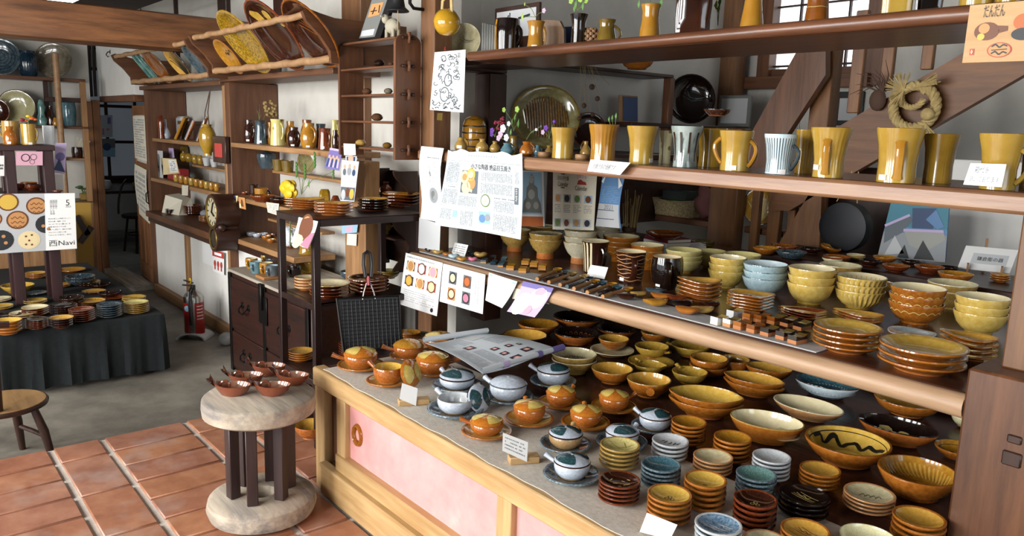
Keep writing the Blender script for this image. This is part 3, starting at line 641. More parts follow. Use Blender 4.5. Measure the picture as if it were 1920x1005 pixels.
# painted decoration on the inside: lists of (polyline in rim units, width) or ('blob',cx,cy,rx,ry,rot)
def circ(cx, cy, r, n=14): return [(cx+r*math.cos(2*PI*i/n), cy+r*math.sin(2*PI*i/n)) for i in range(n+1)]
DEC = {
 'rings3': [(circ(-.12, -.1, .09), .03), (circ(.12, -.14, .09), .03), (circ(.02, .08, .09), .03), ([(-.05, -.02), (.1, .0)], .025)],
 'ring1': [(circ(0, -.18, .07), .025)],
 'strokes': [([(-.5, .1), (-.3, .35)], .05), ([(-.35, .0), (-.15, .3)], .06), ([(-.1, -.1), (-.02, .1), (.02, .0), (.08, .25)], .05), ([(.15, -.15), (.3, .15)], .06), ([(.3, -.1), (.4, .05), (.38, -.1), (.55, .15)], .05)],
 'marks': [([(-.45, .1), (-.35, .3)], .05), ([(-.3, -.15), (-.1, -.1)], .05), ([(.1, .2), (.25, .12)], .05), ([(.2, -.25), (.5, -.1)], .05), ([(-.05, -.45), (.1, -.42)], .04), ([(.35, .35), (.5, .25)], .04)],
 'lines': [([(-.6, .1), (.3, -.35)], .03), ([(-.5, .25), (.4, -.2)], .03), ([(-.3, .1), (-.1, .1), (-.05, -.02), (.15, -.05), (.2, -.15)], .03), ([(.05, .35), (.6, .05)], .035), ([(.0, .28), (.2, .25), (.25, .1), (.5, .02)], .03)],
 'combs': [([(-.5, .25), (.35, -.3)], .03), ([(-.42, .34), (.42, -.2)], .03), ([(-.3, .42), (-.1, .2), (0, .25), (.1, .05), (.25, .1)], .035), ([(-.15, .5), (.55, -.05)], .03)],
 'wave': [([(-.8+.16*i*.5, .12+.14*math.sin(i*1.05)) for i in range(21)], .07), (circ(0, 0, .9, 40), .02), (circ(0, 0, .80, 40), .02)],
 'bigwave': [([(-.8, .3), (-.66, .52), (-.54, .4), (-.42, .66), (-.28, .72), (-.15, .48), (0, .62), (.2, .66), (.32, .42), (.48, .54), (.62, .36), (.74, .25), (.82, .1)], .10), (circ(0, 0, .93, 40), .018), (circ(0, 0, .88, 40), .018), (circ(0, -.1, .45, 30), .02), ([(.1, -.1), (.35, -.12), (.45, -.3)], .03)],
 'brush': [([(-.1, .35), (.0, .1), (.3, .05), (.6, .1)], .03), ([(-.3, .15), (.1, -.05), (.55, .0)], .02), ([(-.2, .25), (.2, .0), (.5, .05)], .015)],
 'splash': [('blob', -.4, .5, .16, .22, .4), ('blob', -.25, .4, .08, .2, .2), ('blob', .08, .45, .14, .18, .1), ('blob', .2, .3, .16, .07, 0), ('blob', .55, .35, .07, .2, -.3), ('blob', .6, .2, .12, .07, 0)],
 'slash': [([(.70*math.cos(t), .70*math.sin(t)), (.88*math.cos(t+.14), .88*math.sin(t+.14))], .035) for t in [2*PI*i/44 for i in range(44)]],
 'ribs': [([(.62*math.cos(t), .62*math.sin(t)), (.86*math.cos(t+.22), .86*math.sin(t+.22))], .05) for t in [.2+PI*i/22 for i in range(20)]],
 'stripes': [([(-.62+.16*i, -.45+.04*(i % 2)), (-.5+.16*i, .42)], .05) for i in range(8)],
 'script': [([(-.35, .05), (-.2, .2), (-.1, .05), (0, .2), (.05, .0)], .06), ([(.1, .1), (.3, .3), (.4, .2), (.5, .1)], .06), ([(-.05, .3), (.1, .25)], .05)],
 'green': [([(-.8, .1), (-.2, -.1), (.7, .3)], .05), ([(-.5, .5), (.0, -.1), (.5, -.5)], .05), ([(.2, .6), (.3, 0)], .04)],
 'scratch': [([(-.4+.2*i, -.2), (-.25+.2*i, .1), (-.15+.2*i, -.1)], .03) for i in range(4)],
 'lace': [(circ(.72*math.cos(t), .72*math.sin(t), .07, 8), .03) for t in [2*PI*i/20 for i in range(20)]],
 'fan': [([(-.05+.02*i, -.75), (-.75+.17*i, .65-.02*(i-4.5)**2)], .07) for i in range(10)],
 'spiral': [(circ(0, 0, .2+.16*i, 30), .05) for i in range(5)],
 'oneblob': [('blob', -.55, .05, .50, .74, .1), ('blob', .58, -.05, .46, .7, .1)],
 'halfglaze': [('blob', .45, 0, .48, .8, 0)],
}
_DM = {}
def decmesh(dec, shape):
 k = (dec, shape)
 if k in _DM: return _DM[k]
 b = MB(); E = .012
 def pt(x, y):
  r = math.hypot(x, y)
  if r > .93: x, y, r = x*.93/r, y*.93/r, .93
  return (x, y, zin(shape, r)+E)
 for d in DEC[dec]:
  if d[0] == 'blob':
   _, cx, cy, rx, ry, ro = d; R, S = 6, 20; vs = [pt(cx, cy)]
   for i in range(1, R+1):
    for s_ in range(S):
     t = 2*PI*s_/S; wob = 1+.08*math.sin(3*t+cx*9)
     x, y = rx*i/R*math.cos(t)*wob, ry*i/R*math.sin(t)*wob
     vs.append(pt(cx+x*math.cos(ro)-y*math.sin(ro), cy+x*math.sin(ro)+y*math.cos(ro)))
   fs = [(0, 1+s_, 1+(s_+1) % S) for s_ in range(S)]+[(1+(i-1)*S+s_, 1+i*S+s_, 1+i*S+(s_+1) % S, 1+(i-1)*S+(s_+1) % S) for i in range(1, R) for s_ in range(S)]
   b.add(vs, fs); continue
  line, wdt = d; P = []
  if len(line) > 4 and line[0] != line[-1]:
   L_ = [line[0]]+list(line)+[line[-1]]; q_ = []
   for i in range(1, len(L_)-2):
    a, b_, c, e = L_[i-1:i+3]
    for j in range(4):
     t = j/4; q_.append(tuple(.5*(2*b_[m]+(c[m]-a[m])*t+(2*a[m]-5*b_[m]+4*c[m]-e[m])*t*t+(3*b_[m]-a[m]-3*c[m]+e[m])*t**3) for m in (0, 1)))
   line = q_+[line[-1]]
  for (a, c) in zip(line, line[1:]):
   n = max(1, int(math.dist(a, c)/.09))
   P += [(a[0]+(c[0]-a[0])*i/n, a[1]+(c[1]-a[1])*i/n) for i in range(n)]
  P.append(line[-1]); vs = []
  for i, p in enumerate(P):
   q0, q1 = P[max(i-1, 0)], P[min(i+1, len(P)-1)]; dx, dy = q1[0]-q0[0], q1[1]-q0[1]; L = math.hypot(dx, dy) or 1
   taper = 1 if len(P) < 5 or line[0] == line[-1] else .55+.45*math.sin(PI*i/(len(P)-1))
   nx, ny = -dy/L*wdt/2*taper, dx/L*wdt/2*taper
   vs += [pt(p[0]-nx, p[1]-ny), pt(p[0]+nx, p[1]+ny)]
  b.add(vs, [(2*i, 2*i+2, 2*i+3, 2*i+1) for i in range(len(P)-1)])
 _DM[k] = b.mesh('painted_marks', recalc=False); return _DM[k]
def outwave(shape, z0, amp, n, wdt, lo=.1):      # wavy band painted round the outside of a bowl
 k = ('out', shape, z0, amp, n)
 if k in _DM: return _DM[k]
 o = [(z, r) for r, z, q in SH[shape][0][5:] if q == 2]; o.sort()
 def rad(z):
  for (a, r0), (c, r1) in zip(o, o[1:]):
   if a <= z <= c: return r0+(r1-r0)*(z-a)/(c-a)
  return o[0][1] if z < o[0][0] else o[-1][1]
 b = MB(); N = 96; vs = []
 for i in range(N+1):
  t = 2*PI*i/N; z = z0+amp*abs(math.sin(n*t/2))
  for s_ in (-1, 1): zz = z+s_*wdt/2; r = rad(zz)+.012; vs.append((r*math.cos(t), r*math.sin(t), zz))
 b.add(vs, [(2*i, 2*i+2, 2*i+3, 2*i+1) for i in range(N)]); _DM[k] = b.mesh('painted_wave', recalc=False); return _DM[k]
_TAG = MB().box(-.5, .5, -.5, .5, 0, .06, 0, .01).mesh('price_sticker')
# glaze sets: inside, rim, outside, foot
GL = {
 'amber': ('yellow_in', 'amber_rim', 'amber_out', 'orange_foot'), 'amber2': ('amber_in', 'amber_out', 'amber_out', 'orange_foot'), 'honey': ('honey', 'amber_rim', 'amber_out', 'brown'),
 'brown': ('dark_brown', 'red_brown', 'red_brown', 'red_brown'), 'black': ('black', 'black', 'dark_brown', 'red_brown'), 'blackamber': ('amber_in', 'dark_brown', 'black', 'red_brown'), 'blackred': ('black', 'black', 'orange_out', 'orange_out'),
 'white': ('white_blue', 'grey_white', 'white_blue', 'sand_foot'), 'greyw': ('grey_white', 'grey_white', 'grey_white', 'grey_dark'), 'greydk': ('grey_dark', 'blue_rim', 'grey_dark', 'grey_dark'), 'teal': ('teal', 'blue_rim', 'blue_rim', 'black'),
 'tealg': ('teal_green', 'blue_rim', 'slate', 'black'), 'bluemix': ('blue_mix', 'grey_white', 'ice_in', 'sand_foot'), 'cream': ('cream_in', 'cream_in', 'peach', 'peach'), 'peach': ('pale_in', 'peach', 'peach', 'orange_foot'),
 'greeny': ('green_yellow', 'tan', 'tan', 'tan'), 'yellowbowl': ('cream_in', 'yellow_bowl', 'yellow_bowl', 'mustard'), 'lime': ('lime_bowl', 'lime_bowl', 'lime_bowl', 'mustard'), 'paleblue': ('ice_in', 'blue_rim', 'pale_blue', 'slate'),
 'slip': ('cream_in', 'tan', 'amber_rim', 'amber_out'), 'sliporange': ('cream_in', 'amber_rim', 'amber_out', 'amber_out'), 'spot': ('cream_spot', 'cream_spot', 'cream_spot', 'tan'), 'greyspot': ('pale_in', 'tan', 'grey_spot', 'terra_out'),
 'tanbowl': ('pale_in', 'tan', 'tan', 'orange_foot'), 'yellowspot': ('yellow_spot', 'tan', 'amber_out', 'amber_out'), 'halfbowl': ('amber_in', 'tan', 'amber_out', 'amber_out'), 'yamber': ('mustard', 'mustard', 'mustard', 'amber_out'),
 'redb': ('red_brown', 'red_brown', 'dark_brown', 'dark_brown'), 'slate': ('slate', 'slate', 'slate', 'black'), 'creamplate': ('cream_in', 'tan', 'dark_brown', 'red_brown'), 'teabowl': ('mustard', 'orange_out', 'orange_out', 'orange_foot'), 'orange': ('amber_in', 'orange_out', 'orange_out', 'terra_out'),
 'iceplate': ('pale_blue', 'ice_white', 'ice_in', 'slate'), 'tealslash': ('teal', 'dark_brown', 'ice_in', 'slate'), 'olive': ('olive_in', 'olive', 'olive', 'brown'), 'wood': ('brown', 'brown', 'red_brown', 'red_brown'), 'paleb': ('pale_in', 'cream_in', 'tan', 'tan'),
}
def place(cx, cy, w, z0, hk, yb=None, kb=.55, asp=1.0, rot=0.0):
 """rim centre (cx,cy), rim width w in pixels, standing on z0; hk: height/radius. Returns base point, radius, z-scale, world angle of image-right."""
 ct_ = 1/math.sqrt(1+((cx-960)/FPX)**2)
 k = math.sqrt(math.cos(rot)**2+(asp*math.sin(rot))**2)
 def solve(zs):
  h = .1
  for _ in range(12):
   P = at(cx, cy, Z=z0+h); d = (P-CAM).dot(FW); r = w*d*ct_/(2*FPX)/k; h = hk*zs*r
  return P, r
 zs = 1.0
 if yb is not None:
  best = None
  for i in range(33):
   z_ = .45+i*.06; P, r = solve(z_); dirc = Vector((CAM.x-P.x, CAM.y-P.y, 0)).normalized()
   e = abs(pix(Vector((P.x, P.y, z0))+dirc*(r*kb))[1]-yb)
   if best is None or e < best[0]: best = (e, z_)
  zs = best[1]
 P, r = solve(zs)
 return Vector((P.x, P.y, z0)), r, zs, perp(P)
ORD = ['topmost', 'second down', 'third down', 'fourth down', 'fifth down', 'sixth down', 'seventh down']
def stack(cx, cy, w, z0, n, shape, gl, desc, cat='plate', where='', yb=None, dec=None, dmat='mark_black', rot=0.0, asp=1.0, var=None, name=None, group=None, tagp=None, kb=.55, gl2=None, pitch=None, wave=None, tilt=None, handle=None, zsx=None):
 pp_ = pitch if pitch is not None else SH[shape][1]; hh = max(z for r, z, q in SH[shape][0])
 P, r, zs, az = place(cx, cy, w, z0, hh+(n-1)*pp_, yb, kb, asp, rot)
 if zsx: zs = zsx
 name = name or {'saucer': 'small_plate', 'bowl': 'bowl', 'dish': 'dish', 'plate': 'plate', 'footbowl': 'footed_bowl', 'oval': 'oval_dish', 'cup': 'cup', 'lowcup': 'cup'}[shape]
 out = []
 for k in range(n):                         # k = 0 lowest
  top = k == n-1
  od = ORD[n-1-k] if k or n == 1 else 'lowest'; lab = desc+((', '+od+' in the stack ') if n > 1 else ' ')+where
  if len(lab.split()) > 16: lab = desc+', '+od+' '+where
  mats = GL[gl if (top or gl2 is None) else gl2]
  up_ = shape == 'footbowl' and k > 0
  me = potmesh('footbowl_up' if up_ else shape, var)
  j = Vector((random.uniform(-1, 1), random.uniform(-1, 1), 0))*(.018*r if n > 1 else 0)
  o = obj(name, me, mats, None, P+j+Vector((0, 0, (k*pp_+(.28 if up_ else 0))*zs*r+.0004*(k+1))), az+rot+(random.uniform(-.04, .04) if asp != 1 else random.uniform(-.5, .5) if dec is None and var is None and handle is None else 0), (r, r*asp, r*zs), True)
  tag(o, ' '.join(lab.split()), cat, group or ('%s stack' % desc if n > 1 else None))
  if tilt and top: o.rotation_euler = (tilt[0], tilt[1], o.rotation_euler[2])
  if dec and top:
   d_ = obj('painted_marks', decmesh(dec, shape), dmat, o, onobj=True); d_['kind'] = 'stuff'
  if wave: obj('painted_wave', outwave('footbowl_up' if up_ else shape, wave[0]-(.28 if up_ else 0), *wave[1:4]), wave[4], o, onobj=True)
  if handle:
   ha, L, hr, hz, hm = handle; a = ha-rot; b_ = MB()
   b_.tube([(math.cos(a)*.86, math.sin(a)*.86/asp, hz), (math.cos(a)*(1+L*.5), math.sin(a)*(1+L*.5), hz+.08), (math.cos(a)*(1+L), math.sin(a)*(1+L), hz+.16)], [hr, hr*.9, hr*1.1], 10)
   obj('handle', b_, hm, o)
  if tagp and top:
   a = tagp; q = obj('price_sticker', _TAG, 'tag_white', o, (math.cos(a)*.93, math.sin(a)*.93, hh), a+PI/2, (.013/r, .009/r/asp, .02), True)
  out.append(o)
 return out, P, r, az
# ================= things on the counter =================
def fit_r(P, w, cx): return w*((P-CAM).dot(FW))/math.sqrt(1+((cx-960)/FPX)**2)/(2*FPX)
def lidobj(parent, style, r, zs, loc, rotz=0.0, top=None):
 mats = {'orange': ('orange_lid', 'amber_rim', 'orange_lid'), 'yellow': ('honey', 'amber_rim', 'honey'), 'grey': ('white_blue', 'dark_brown', 'white_blue'), 'plain': ('white_blue', 'grey_dark', 'white_blue')}[style]
 o = obj('lid', potmesh('lid'), mats, parent, loc, rotz, (r, r, r*zs), True)
 if style == 'orange': d = obj('glaze_patch', decmesh('oneblob', 'lid'), 'pale_yellow', o, onobj=True); d['kind'] = 'stuff'
 if style == 'grey': d = obj('glaze_patch', decmesh('oneblob', 'lid'), 'teal_patch', o, onobj=True); d['kind'] = 'stuff'
 obj('knob', MB().ball((0, 0, .415), (.09, .09, .03), 10, 5), mats[0], o)
 return o
def casserole(cx, cy, w, yb, ws, ha, style, body, desc, lid=True, rotlid=0.0, saucer='amber', z0=None):
 zb = CT+.0004; rs = None
 P, r, zs, az = place(cx, cy, w, CT+.014, .89, yb, .72)
 if ws:
  rs = fit_r(P, ws, cx); zsx = .14/.355*.0+ (.012/(.12*rs))
  o = obj('saucer_plate', potmesh('saucer'), GL[saucer], None, (P.x, P.y, zb), random.uniform(0, 6), (rs, rs, rs*.62), True)
  tag(o, ('broad saucer under the '+desc)[:200], 'saucer', 'saucers under the lidded pots')
  zb = zb+zin('saucer', min(.8, .72*r/rs))*rs*.62+.001
 mats = {'orange': ('yellow_in', 'amber_rim', 'orange_out', 'terra_out'), 'grey': ('grey_white', 'grey_white', 'white_blue', 'sand_foot'), 'sand': ('grey_white', 'grey_dark', 'sand_foot', 'sand_foot')}[body]
 t = thing('lidded_pot' if lid else 'handled_pot', desc, 'pot', (P.x, P.y, zb), az, None)
 obj('pot_body', potmesh('casserole'), mats, t, (0, 0, 0), 0, (r, r, r*zs), True)
 a = math.radians(ha); c, s = math.cos(a), math.sin(a)
 obj('handle', MB().tube([(c*.95*r, s*.95*r, .58*r*zs), (c*1.25*r, s*1.25*r, .66*r*zs), (c*1.55*r, s*1.55*r, .80*r*zs), (c*1.72*r, s*1.72*r, .90*r*zs)], [.13*r, .13*r, .14*r, .17*r], 10), mats[2], t)
 if lid: lidobj(t, style, r, 1.0, (0, 0, .885*r*zs), rotlid)
 return t, P, r, zs, zb
O1 = 'amber lidded handled pot with '
casserole(676, 662, 62, 691, 89, 178, 'orange', 'orange', 'amber handled pot with striped pale lid beside the iron grill', rotlid=.3)
casserole(766, 646, 57, 672, 72, 186, 'yellow', 'orange', 'amber handled pot with plain honey-yellow lid', saucer='amber2')
_, PA3, RA3, _, ZA3 = casserole(728, 684, 56, 720, 84, 140, 'orange', 'orange', 'open amber handled pot with its lid leaning beside it', lid=False)
casserole(812, 671, 63, 702, 84, 10, 'orange', 'orange', 'amber pot with two-lobed pale lid partly under the unrolled newspaper', saucer='amber2')
casserole(823, 628, 56, 652, None, 40, 'orange', 'orange', 'amber lidded pot behind the unrolled newspaper', rotlid=.6)
casserole(857, 705, 66, 731, 96, 122, 'grey', 'grey', 'white lidded pot with teal patch beside the open amber pot', rotlid=.9, saucer='greydk')
_, PB2, RB2, _, ZB2 = casserole(854, 743, 68, 777, 108, 128, 'grey', 'grey', 'open white handled pot with its dark patched lid leaning beside it', lid=False, saucer='greydk')
casserole(953, 718, 69, 752, 97, 140, 'plain', 'grey', 'white pot with plain white lid in front of the newspaper roll', saucer='greydk')
casserole(1038, 692, 61, 722, 88, 150, 'grey', 'grey', 'white lidded pot with teal patch beside the pale stacked dishes', rotlid=2.4, saucer='greydk')
casserole(913, 788, 62, 817, 97, 162, 'orange', 'orange', 'amber handled pot nearest the price card on a wooden block', rotlid=-.5)
casserole(993, 760, 59, 792, 95, 100, 'orange', 'orange', 'amber pot with one pale lobe showing beside the grey pots', rotlid=-.7)
casserole(1052, 733, 55, 762, 86, 60, 'orange', 'orange', 'amber lidded pot between the white pots and the small bowls', rotlid=.2, saucer='amber2')
casserole(1099, 770, 59, 800, 93, 95, 'orange', 'orange', 'amber lidded pot directly behind the teal-lidded sand pot', rotlid=.15, saucer='amber2')
casserole(1152, 741, 57, 769, 87, 35, 'orange', 'orange', 'amber lidded pot in front of the bowl with a spout handle', rotlid=.1, saucer='amber2')
casserole(1061, 810, 63, 841, 98, 75, 'grey', 'sand', 'sand coloured pot with teal lobed white lid', rotlid=.4, saucer='greydk')
casserole(1073, 862, 68, 899, 110, 152, 'grey', 'grey', 'white handled pot with two dark patches at the counter edge', rotlid=.8, saucer='greydk')
casserole(1167, 807, 62, 836, 98, 60, 'grey', 'grey', 'white pot with dark lobed lid behind the greenish plates', rotlid=1.9, saucer='greydk')
casserole(1229, 777, 60, 806, 90, 142, 'grey', 'grey', 'white handled pot with half dark lid beside the amber plates', rotlid=2.7, saucer='greydk')
def leaning_lid(px, py, w, dirv, style, label):
 P = at(px, py, Z=CT+.045); r = w; az = perp(P)
 rv = Vector((math.cos(az), math.sin(az), 0)); aw = Vector((-math.sin(az), math.cos(az), 0))
 n = (rv*dirv[0]+aw*dirv[1]+Vector((0, 0, dirv[2]))).normalized()
 rim = math.sqrt(max(0, 1-n.z*n.z))*r*1.04
 t = thing('leaning_lid', label, 'lid', (P.x, P.y, CT+.001))
 o = lidobj(t, style, r, 1.0, (0, 0, rim+.002)); o.rotation_euler = n.to_track_quat('Z', 'Y').to_euler()
 return t
leaning_lid(769, 704, .052, (.72, -.62, .36), 'orange', 'amber lid with pale lobes propped against the open amber pot')
leaning_lid(897, 750, .05, (.62, -.70, .40), 'grey', 'white lid with dark patches propped against the open white pot')
# price cards on slotted blocks
def card_block(px0, px1, py, cpts, label, lines, rot=0.0):
 a, b = at(px0, py, Z=CT), at(px1, py-4, Z=CT); c = (a+b)/2; L = (b-a).length; an = math.atan2(b.y-a.y, b.x-a.x)
 t = thing('price_card', label, 'card', (c.x, c.y, CT+.0005), an)
 obj('wooden_block', MB().box(-L/2, L/2, 0, .035, 0, .022, 0, .002), wd('pale', 'x'), t)
 inv = Matrix.Translation(t.location) @ Matrix.Rotation(an, 4, 'Z'); iv = inv.inverted()
 y = iv @ Vector(c); d = Vector((math.sin(an), -math.cos(an), 0))
 pl = c+d*.004                              # plane of the card
 def onp(px, py):
  r_ = ray(px, py); k = (pl-CAM).dot(d)/r_.dot(d); return iv @ (CAM+r_*k)
 Q = [onp(*q) for q in cpts]
 low = min(q.z for q in Q)
 for q in Q: q.z = max(q.z, .001)
 pa = Paper('card', '', '', *Q, 'paper_white', parent=t, n=(2, 2), notag=True)
 pa.N = Vector((0, -1, 0))
 if lines: pa.fine(.08, .12, .9, .85, lines, 16, 'ink_grey', fill=.35)
 pa.done()
card_block(748, 806, 763, ((754, 718), (783, 728), (780, 763), (749, 748)), 'blank white card on a wooden block by the open amber pot', 0)
card_block(956, 1012, 873, ((943, 811), (990, 829), (988, 866), (942, 845)), 'handwritten white price card on a wooden block by the counter edge', 4)
q = [at(1207, 964, Y=1.41), at(1264, 987, Y=1.41), at(1256, 1012, Y=1.41), at(1199, 1000, Y=1.41)]
for v in q: v.z = max(v.z, CT+.001)
pa = Paper('blank_card', 'blank white card leaning against the ring-marked amber plates', 'card', *q, 'paper_white', curl=lambda u, v: -.012*(1-v)); pa.done()
# unrolled newspaper lying over the pots
NZ = CT+.118
c4 = [at(797, 643, Z=NZ+.012), at(912, 626, Z=NZ+.012), at(1053, 657, Z=NZ), at(906, 701, Z=NZ-.014)]
pn = Paper('newspaper', 'newspaper with two rolled edges lying across the lidded pots', 'newspaper', *c4, 'paper_news', curl=lambda u, v: .012*math.sin(v*PI)-.006*math.sin(u*6), n=(14, 14))
pn.photo(.52, .02, .72, .22, 'pr_lgrey', []);
for (u, v, a, b_) in ((.25, .35, .13, .09), (.45, .55, .09, .07), (.62, .58, .08, .07), (.44, .70, .09, .07), (.66, .76, .12, .09), (.45, .84, .12, .1), (.75, .62, .05, .05)):
 pn.photo(u, v, u+a, v+b_, 'pr_dark', [(.5, .5, .33, 'pr_rose'), (.5, .5, .18, 'pr_cream')])
pn.fine(.05, .08, .48, .3, 8, 30, 'ink_lt', vert=True); pn.fine(.04, .4, .22, .95, 8, 26, 'ink_lt', vert=True); pn.fine(.62, .25, .95, .5, 10, 20, 'ink_lt', vert=True); pn.fine(.25, .5, .4, .95, 6, 26, 'ink_lt', vert=True)
no = pn.done()
def roll(a, b, r, name, mat, ext=0.0):
 a, b = Vector(a), Vector(b); d = (b-a).normalized(); a = a-d*ext; b = b+d*ext
 u = Vector((0, 0, 1)); v = d.cross(u).normalized(); mb = MB(); pts = []
 N = 40; vs = []
 for i in range(N+1):
  t = i/N; rr = r*(1-.55*t); an = 2*PI*2.2*t
  o_ = u*(math.sin(an)*rr+r)+v*(math.cos(an)*rr); vs += [a+o_-pn.org, b+o_-pn.org]
 mb.add(vs, [(2*i, 2*i+2, 2*i+3, 2*i+1) for i in range(N)])
 return obj(name, mb.mesh(name, recalc=False), mat, no)
roll(c4[0], c4[1], .013, 'rolled_edge', 'paper_news', .005); rl = roll(c4[3], c4[2], .012, 'rolled_edge', 'paper_news', .006)
d = (c4[2]-c4[3])
for t0, t1, m_ in ((.22, .30, 'pr_lilac'), (.66, .72, 'pr_violet'), (.86, 1.02, 'pr_violet')):
 obj('printed_band', MB().tube([c4[3]+d*t0-pn.org+Vector((0, 0, .012)), c4[3]+d*t1-pn.org+Vector((0, 0, .012))], .0127, 16, 0, False), m_, no)
# ---------------- stacks of small plates ----------------
def S(*a, **k): return stack(a[0], a[1], a[2], CT, *a[3:], **k)
S(1162, 833, 76, 5, 'saucer', 'greeny', 'greenish streaked small plate', where='behind the dark brown plates', yb=884, dec='green', dmat='mark_green')
S(1257, 825, 70, 4, 'saucer', 'greyw', 'grey-white small plate with black strokes', where='behind the teal plates', yb=868, dec='strokes')
S(1240, 870, 76, 5, 'saucer', 'teal', 'teal blue small plate', where='beside the pale card', yb=920)
S(1162, 899, 79, 5, 'saucer', 'brown', 'dark brown small plate with pale flecks', where='at the counter edge', yb=949, dec='marks', dmat='mark_pale')
S(1256, 925, 85, 5, 'saucer', 'amber', 'amber small plate with three rings', where='behind the blank card', yb=988, dec='rings3')
S(1323, 898, 81, 5, 'saucer', 'amber', 'amber small plate with one ring', where='beside the three-ring plates', yb=962, dec='ring1')
S(1337, 855, 76, 4, 'saucer', 'peach', 'peach cream small plate', where='behind the one-ring plates', yb=895)
S(1292, 790, 67, 5, 'saucer', 'honey', 'honey amber small plate', where='in front of the double oval dish', yb=838)
S(1374, 819, 73, 5, 'saucer', 'honey', 'honey amber small plate', where='in front of the half-glazed oval bowl', yb=870)
S(1447, 855, 74, 5, 'saucer', 'greyw', 'plain bluish white small plate', where='behind the sea-green plates', yb=904)
S(1419, 888, 78, 5, 'saucer', 'tealg', 'sea-green speckled small plate', where='behind the dark ring-marked plates', yb=940)
S(1417, 935, 84, 5, 'saucer', 'brown', 'dark brown small plate with pale rings', where='in front of the sea-green plates', yb=1001, dec='rings3', dmat='mark_pale')
S(1348, 982, 91, 5, 'saucer', 'bluemix', 'mottled blue small plate with white lines', where='at the counter front', dec='lines', dmat='mark_white')
S(1508, 927, 98, 4, 'saucer', 'black', 'black plate with combed yellow lines', where='beside the amber line plates', yb=976, dec='combs', dmat='mark_pale', tagp=.9)
S(1538, 879, 80, 4, 'saucer', 'amber2', 'plain brown-rimmed amber small plate', where='in front of the black-waved dish', yb=921)
S(1630, 924, 101, 4, 'saucer', 'peach', 'peach rimmed cream small plate', where='beside the ribbed amber bowl', yb=965, dec='scratch')
S(1632, 983, 112, 3, 'bowl', 'spot', 'pale bowl with olive spots', where='in front of the peach plates', cat='bowl', pitch=.22, zsx=.6)
S(1724, 969, 105, 4, 'saucer', 'amber2', 'thick-rimmed amber small plate', where='beside the dark post block')
S(1510, 992, 96, 4, 'saucer', 'amber2', 'amber small plate with dark combed lines', where='in front of the black plates', dec='combs', dmat='mark_brown')
S(1436, 1012, 86, 3, 'saucer', 'peach', 'peach small plate', where='in front of the dark ring-marked plates')
# ---------------- bowls and dishes ----------------
S(1323, 738, 130, 2, 'oval', 'amber', 'large amber oval dish with lugs', cat='dish', where='behind the honey plates', yb=790, asp=.78, rot=-.12, var='lugs', tagp=.5)
S(1217, 710, 84, 1, 'bowl', 'halfbowl', 'amber and tan bowl with a tube handle pointing to the aisle', cat='bowl', yb=748, handle=(-1.5, .28, .17, .45, 'amber_out'))
S(1148, 690, 79, 1, 'bowl', 'halfbowl', 'two-tone amber bowl without handle beside the tube-handled bowl', cat='bowl', yb=723)
S(1077, 662, 86, 2, 'oval', 'paleb', 'pale dish with lacy rim', cat='dish', where='beside the newspaper roll', yb=704, dec='lace', dmat='mark_brown', asp=.95)
def plate_under(cx, cy, w, gl, label):
 P, r, zs, az = place(cx, cy, w, CT, .3); o = obj('saucer_plate', potmesh('plate'), GL[gl], None, (P.x, P.y, CT+.0004), 0, (r, r, r), True); tag(o, label, 'saucer'); return P, r
def bowl_on(cx, cy, w, yb, z, gl, label, **k): return stack(cx, cy, w, z, 1, 'bowl', gl, label, cat='bowl', yb=yb, **k)
plate_under(1148, 652, 83, 'paleb', 'pale saucer under the wavy-lined bowl by the lacy dishes')
bowl_on(1151, 634, 58, 657, CT+.0165, 'halfbowl', 'small two-tone bowl with a dark wavy line on a pale saucer', wave=(.45, .08, 14, .02, 'mark_black'))
plate_under(1237, 634, 70, 'paleb', 'pale saucer under the wavy-lined bowl below the log edge')
bowl_on(1229, 622, 55, 645, CT+.0165, 'halfbowl', 'small pale bowl with a dark wavy line below the log edge', wave=(.45, .08, 14, .02, 'mark_black'))
plate_under(1221, 674, 88, 'yamber', 'broad mustard saucer under the spouted pourers')
bowl_on(1222, 656, 65, 672, CT+.014, 'yamber', 'mustard bowl with ribbed handle on a mustard saucer', handle=(-.5, .2, .1, .5, 'mustard_dk'), zsx=.75)
bowl_on(1217, 688, 58, 705, CT+.001, 'yamber', 'mustard spouted pourer with a short handle', handle=(2.3, .3, .13, .7, 'mustard'), var='spout', zsx=.75)
bowl_on(1295, 646, 75, 672, CT, 'yamber', 'deep mustard bowl with a stub handle below the log edge', handle=(3.0, .25, .12, .6, 'mustard'))
S(1330, 670, 72, 2, 'lowcup', 'amber2', 'deep amber bowl', cat='bowl', where='behind the large oval dishes', yb=707, name='bowl')
bowl_on(1293, 702, 68, 722, CT, 'yamber', 'mustard pourer with a raised handle beside the oval dishes', handle=(2.2, .3, .13, .7, 'mustard'), zsx=.8)
S(1414, 708, 108, 2, 'oval', 'amber2', 'amber oval dish with small lugs', cat='dish', where='behind the half-glazed bowl', yb=748, asp=.68, rot=-.3, var='lugs', tagp=2.1)
S(1442, 688, 90, 1, 'oval', 'amber2', 'amber oval dish behind the lugged pair of dishes', cat='dish', asp=.7, rot=-.2)
S(1377, 672, 60, 1, 'lowcup', 'amber2', 'small amber bowl tucked behind the deep amber bowls', cat='bowl', name='bowl')
S(1551, 715, 124, 1, 'oval', 'tealslash', 'teal oval dish with white slashes round the rim', cat='dish', yb=750, dec='slash', dmat='mark_white', asp=.75, rot=-.2)
S(1515, 758, 136, 1, 'oval', 'cream', 'cream oval dish with brown brush strokes', cat='dish', yb=793, asp=.66, rot=-.38, dec='brush', dmat='mark_brown')
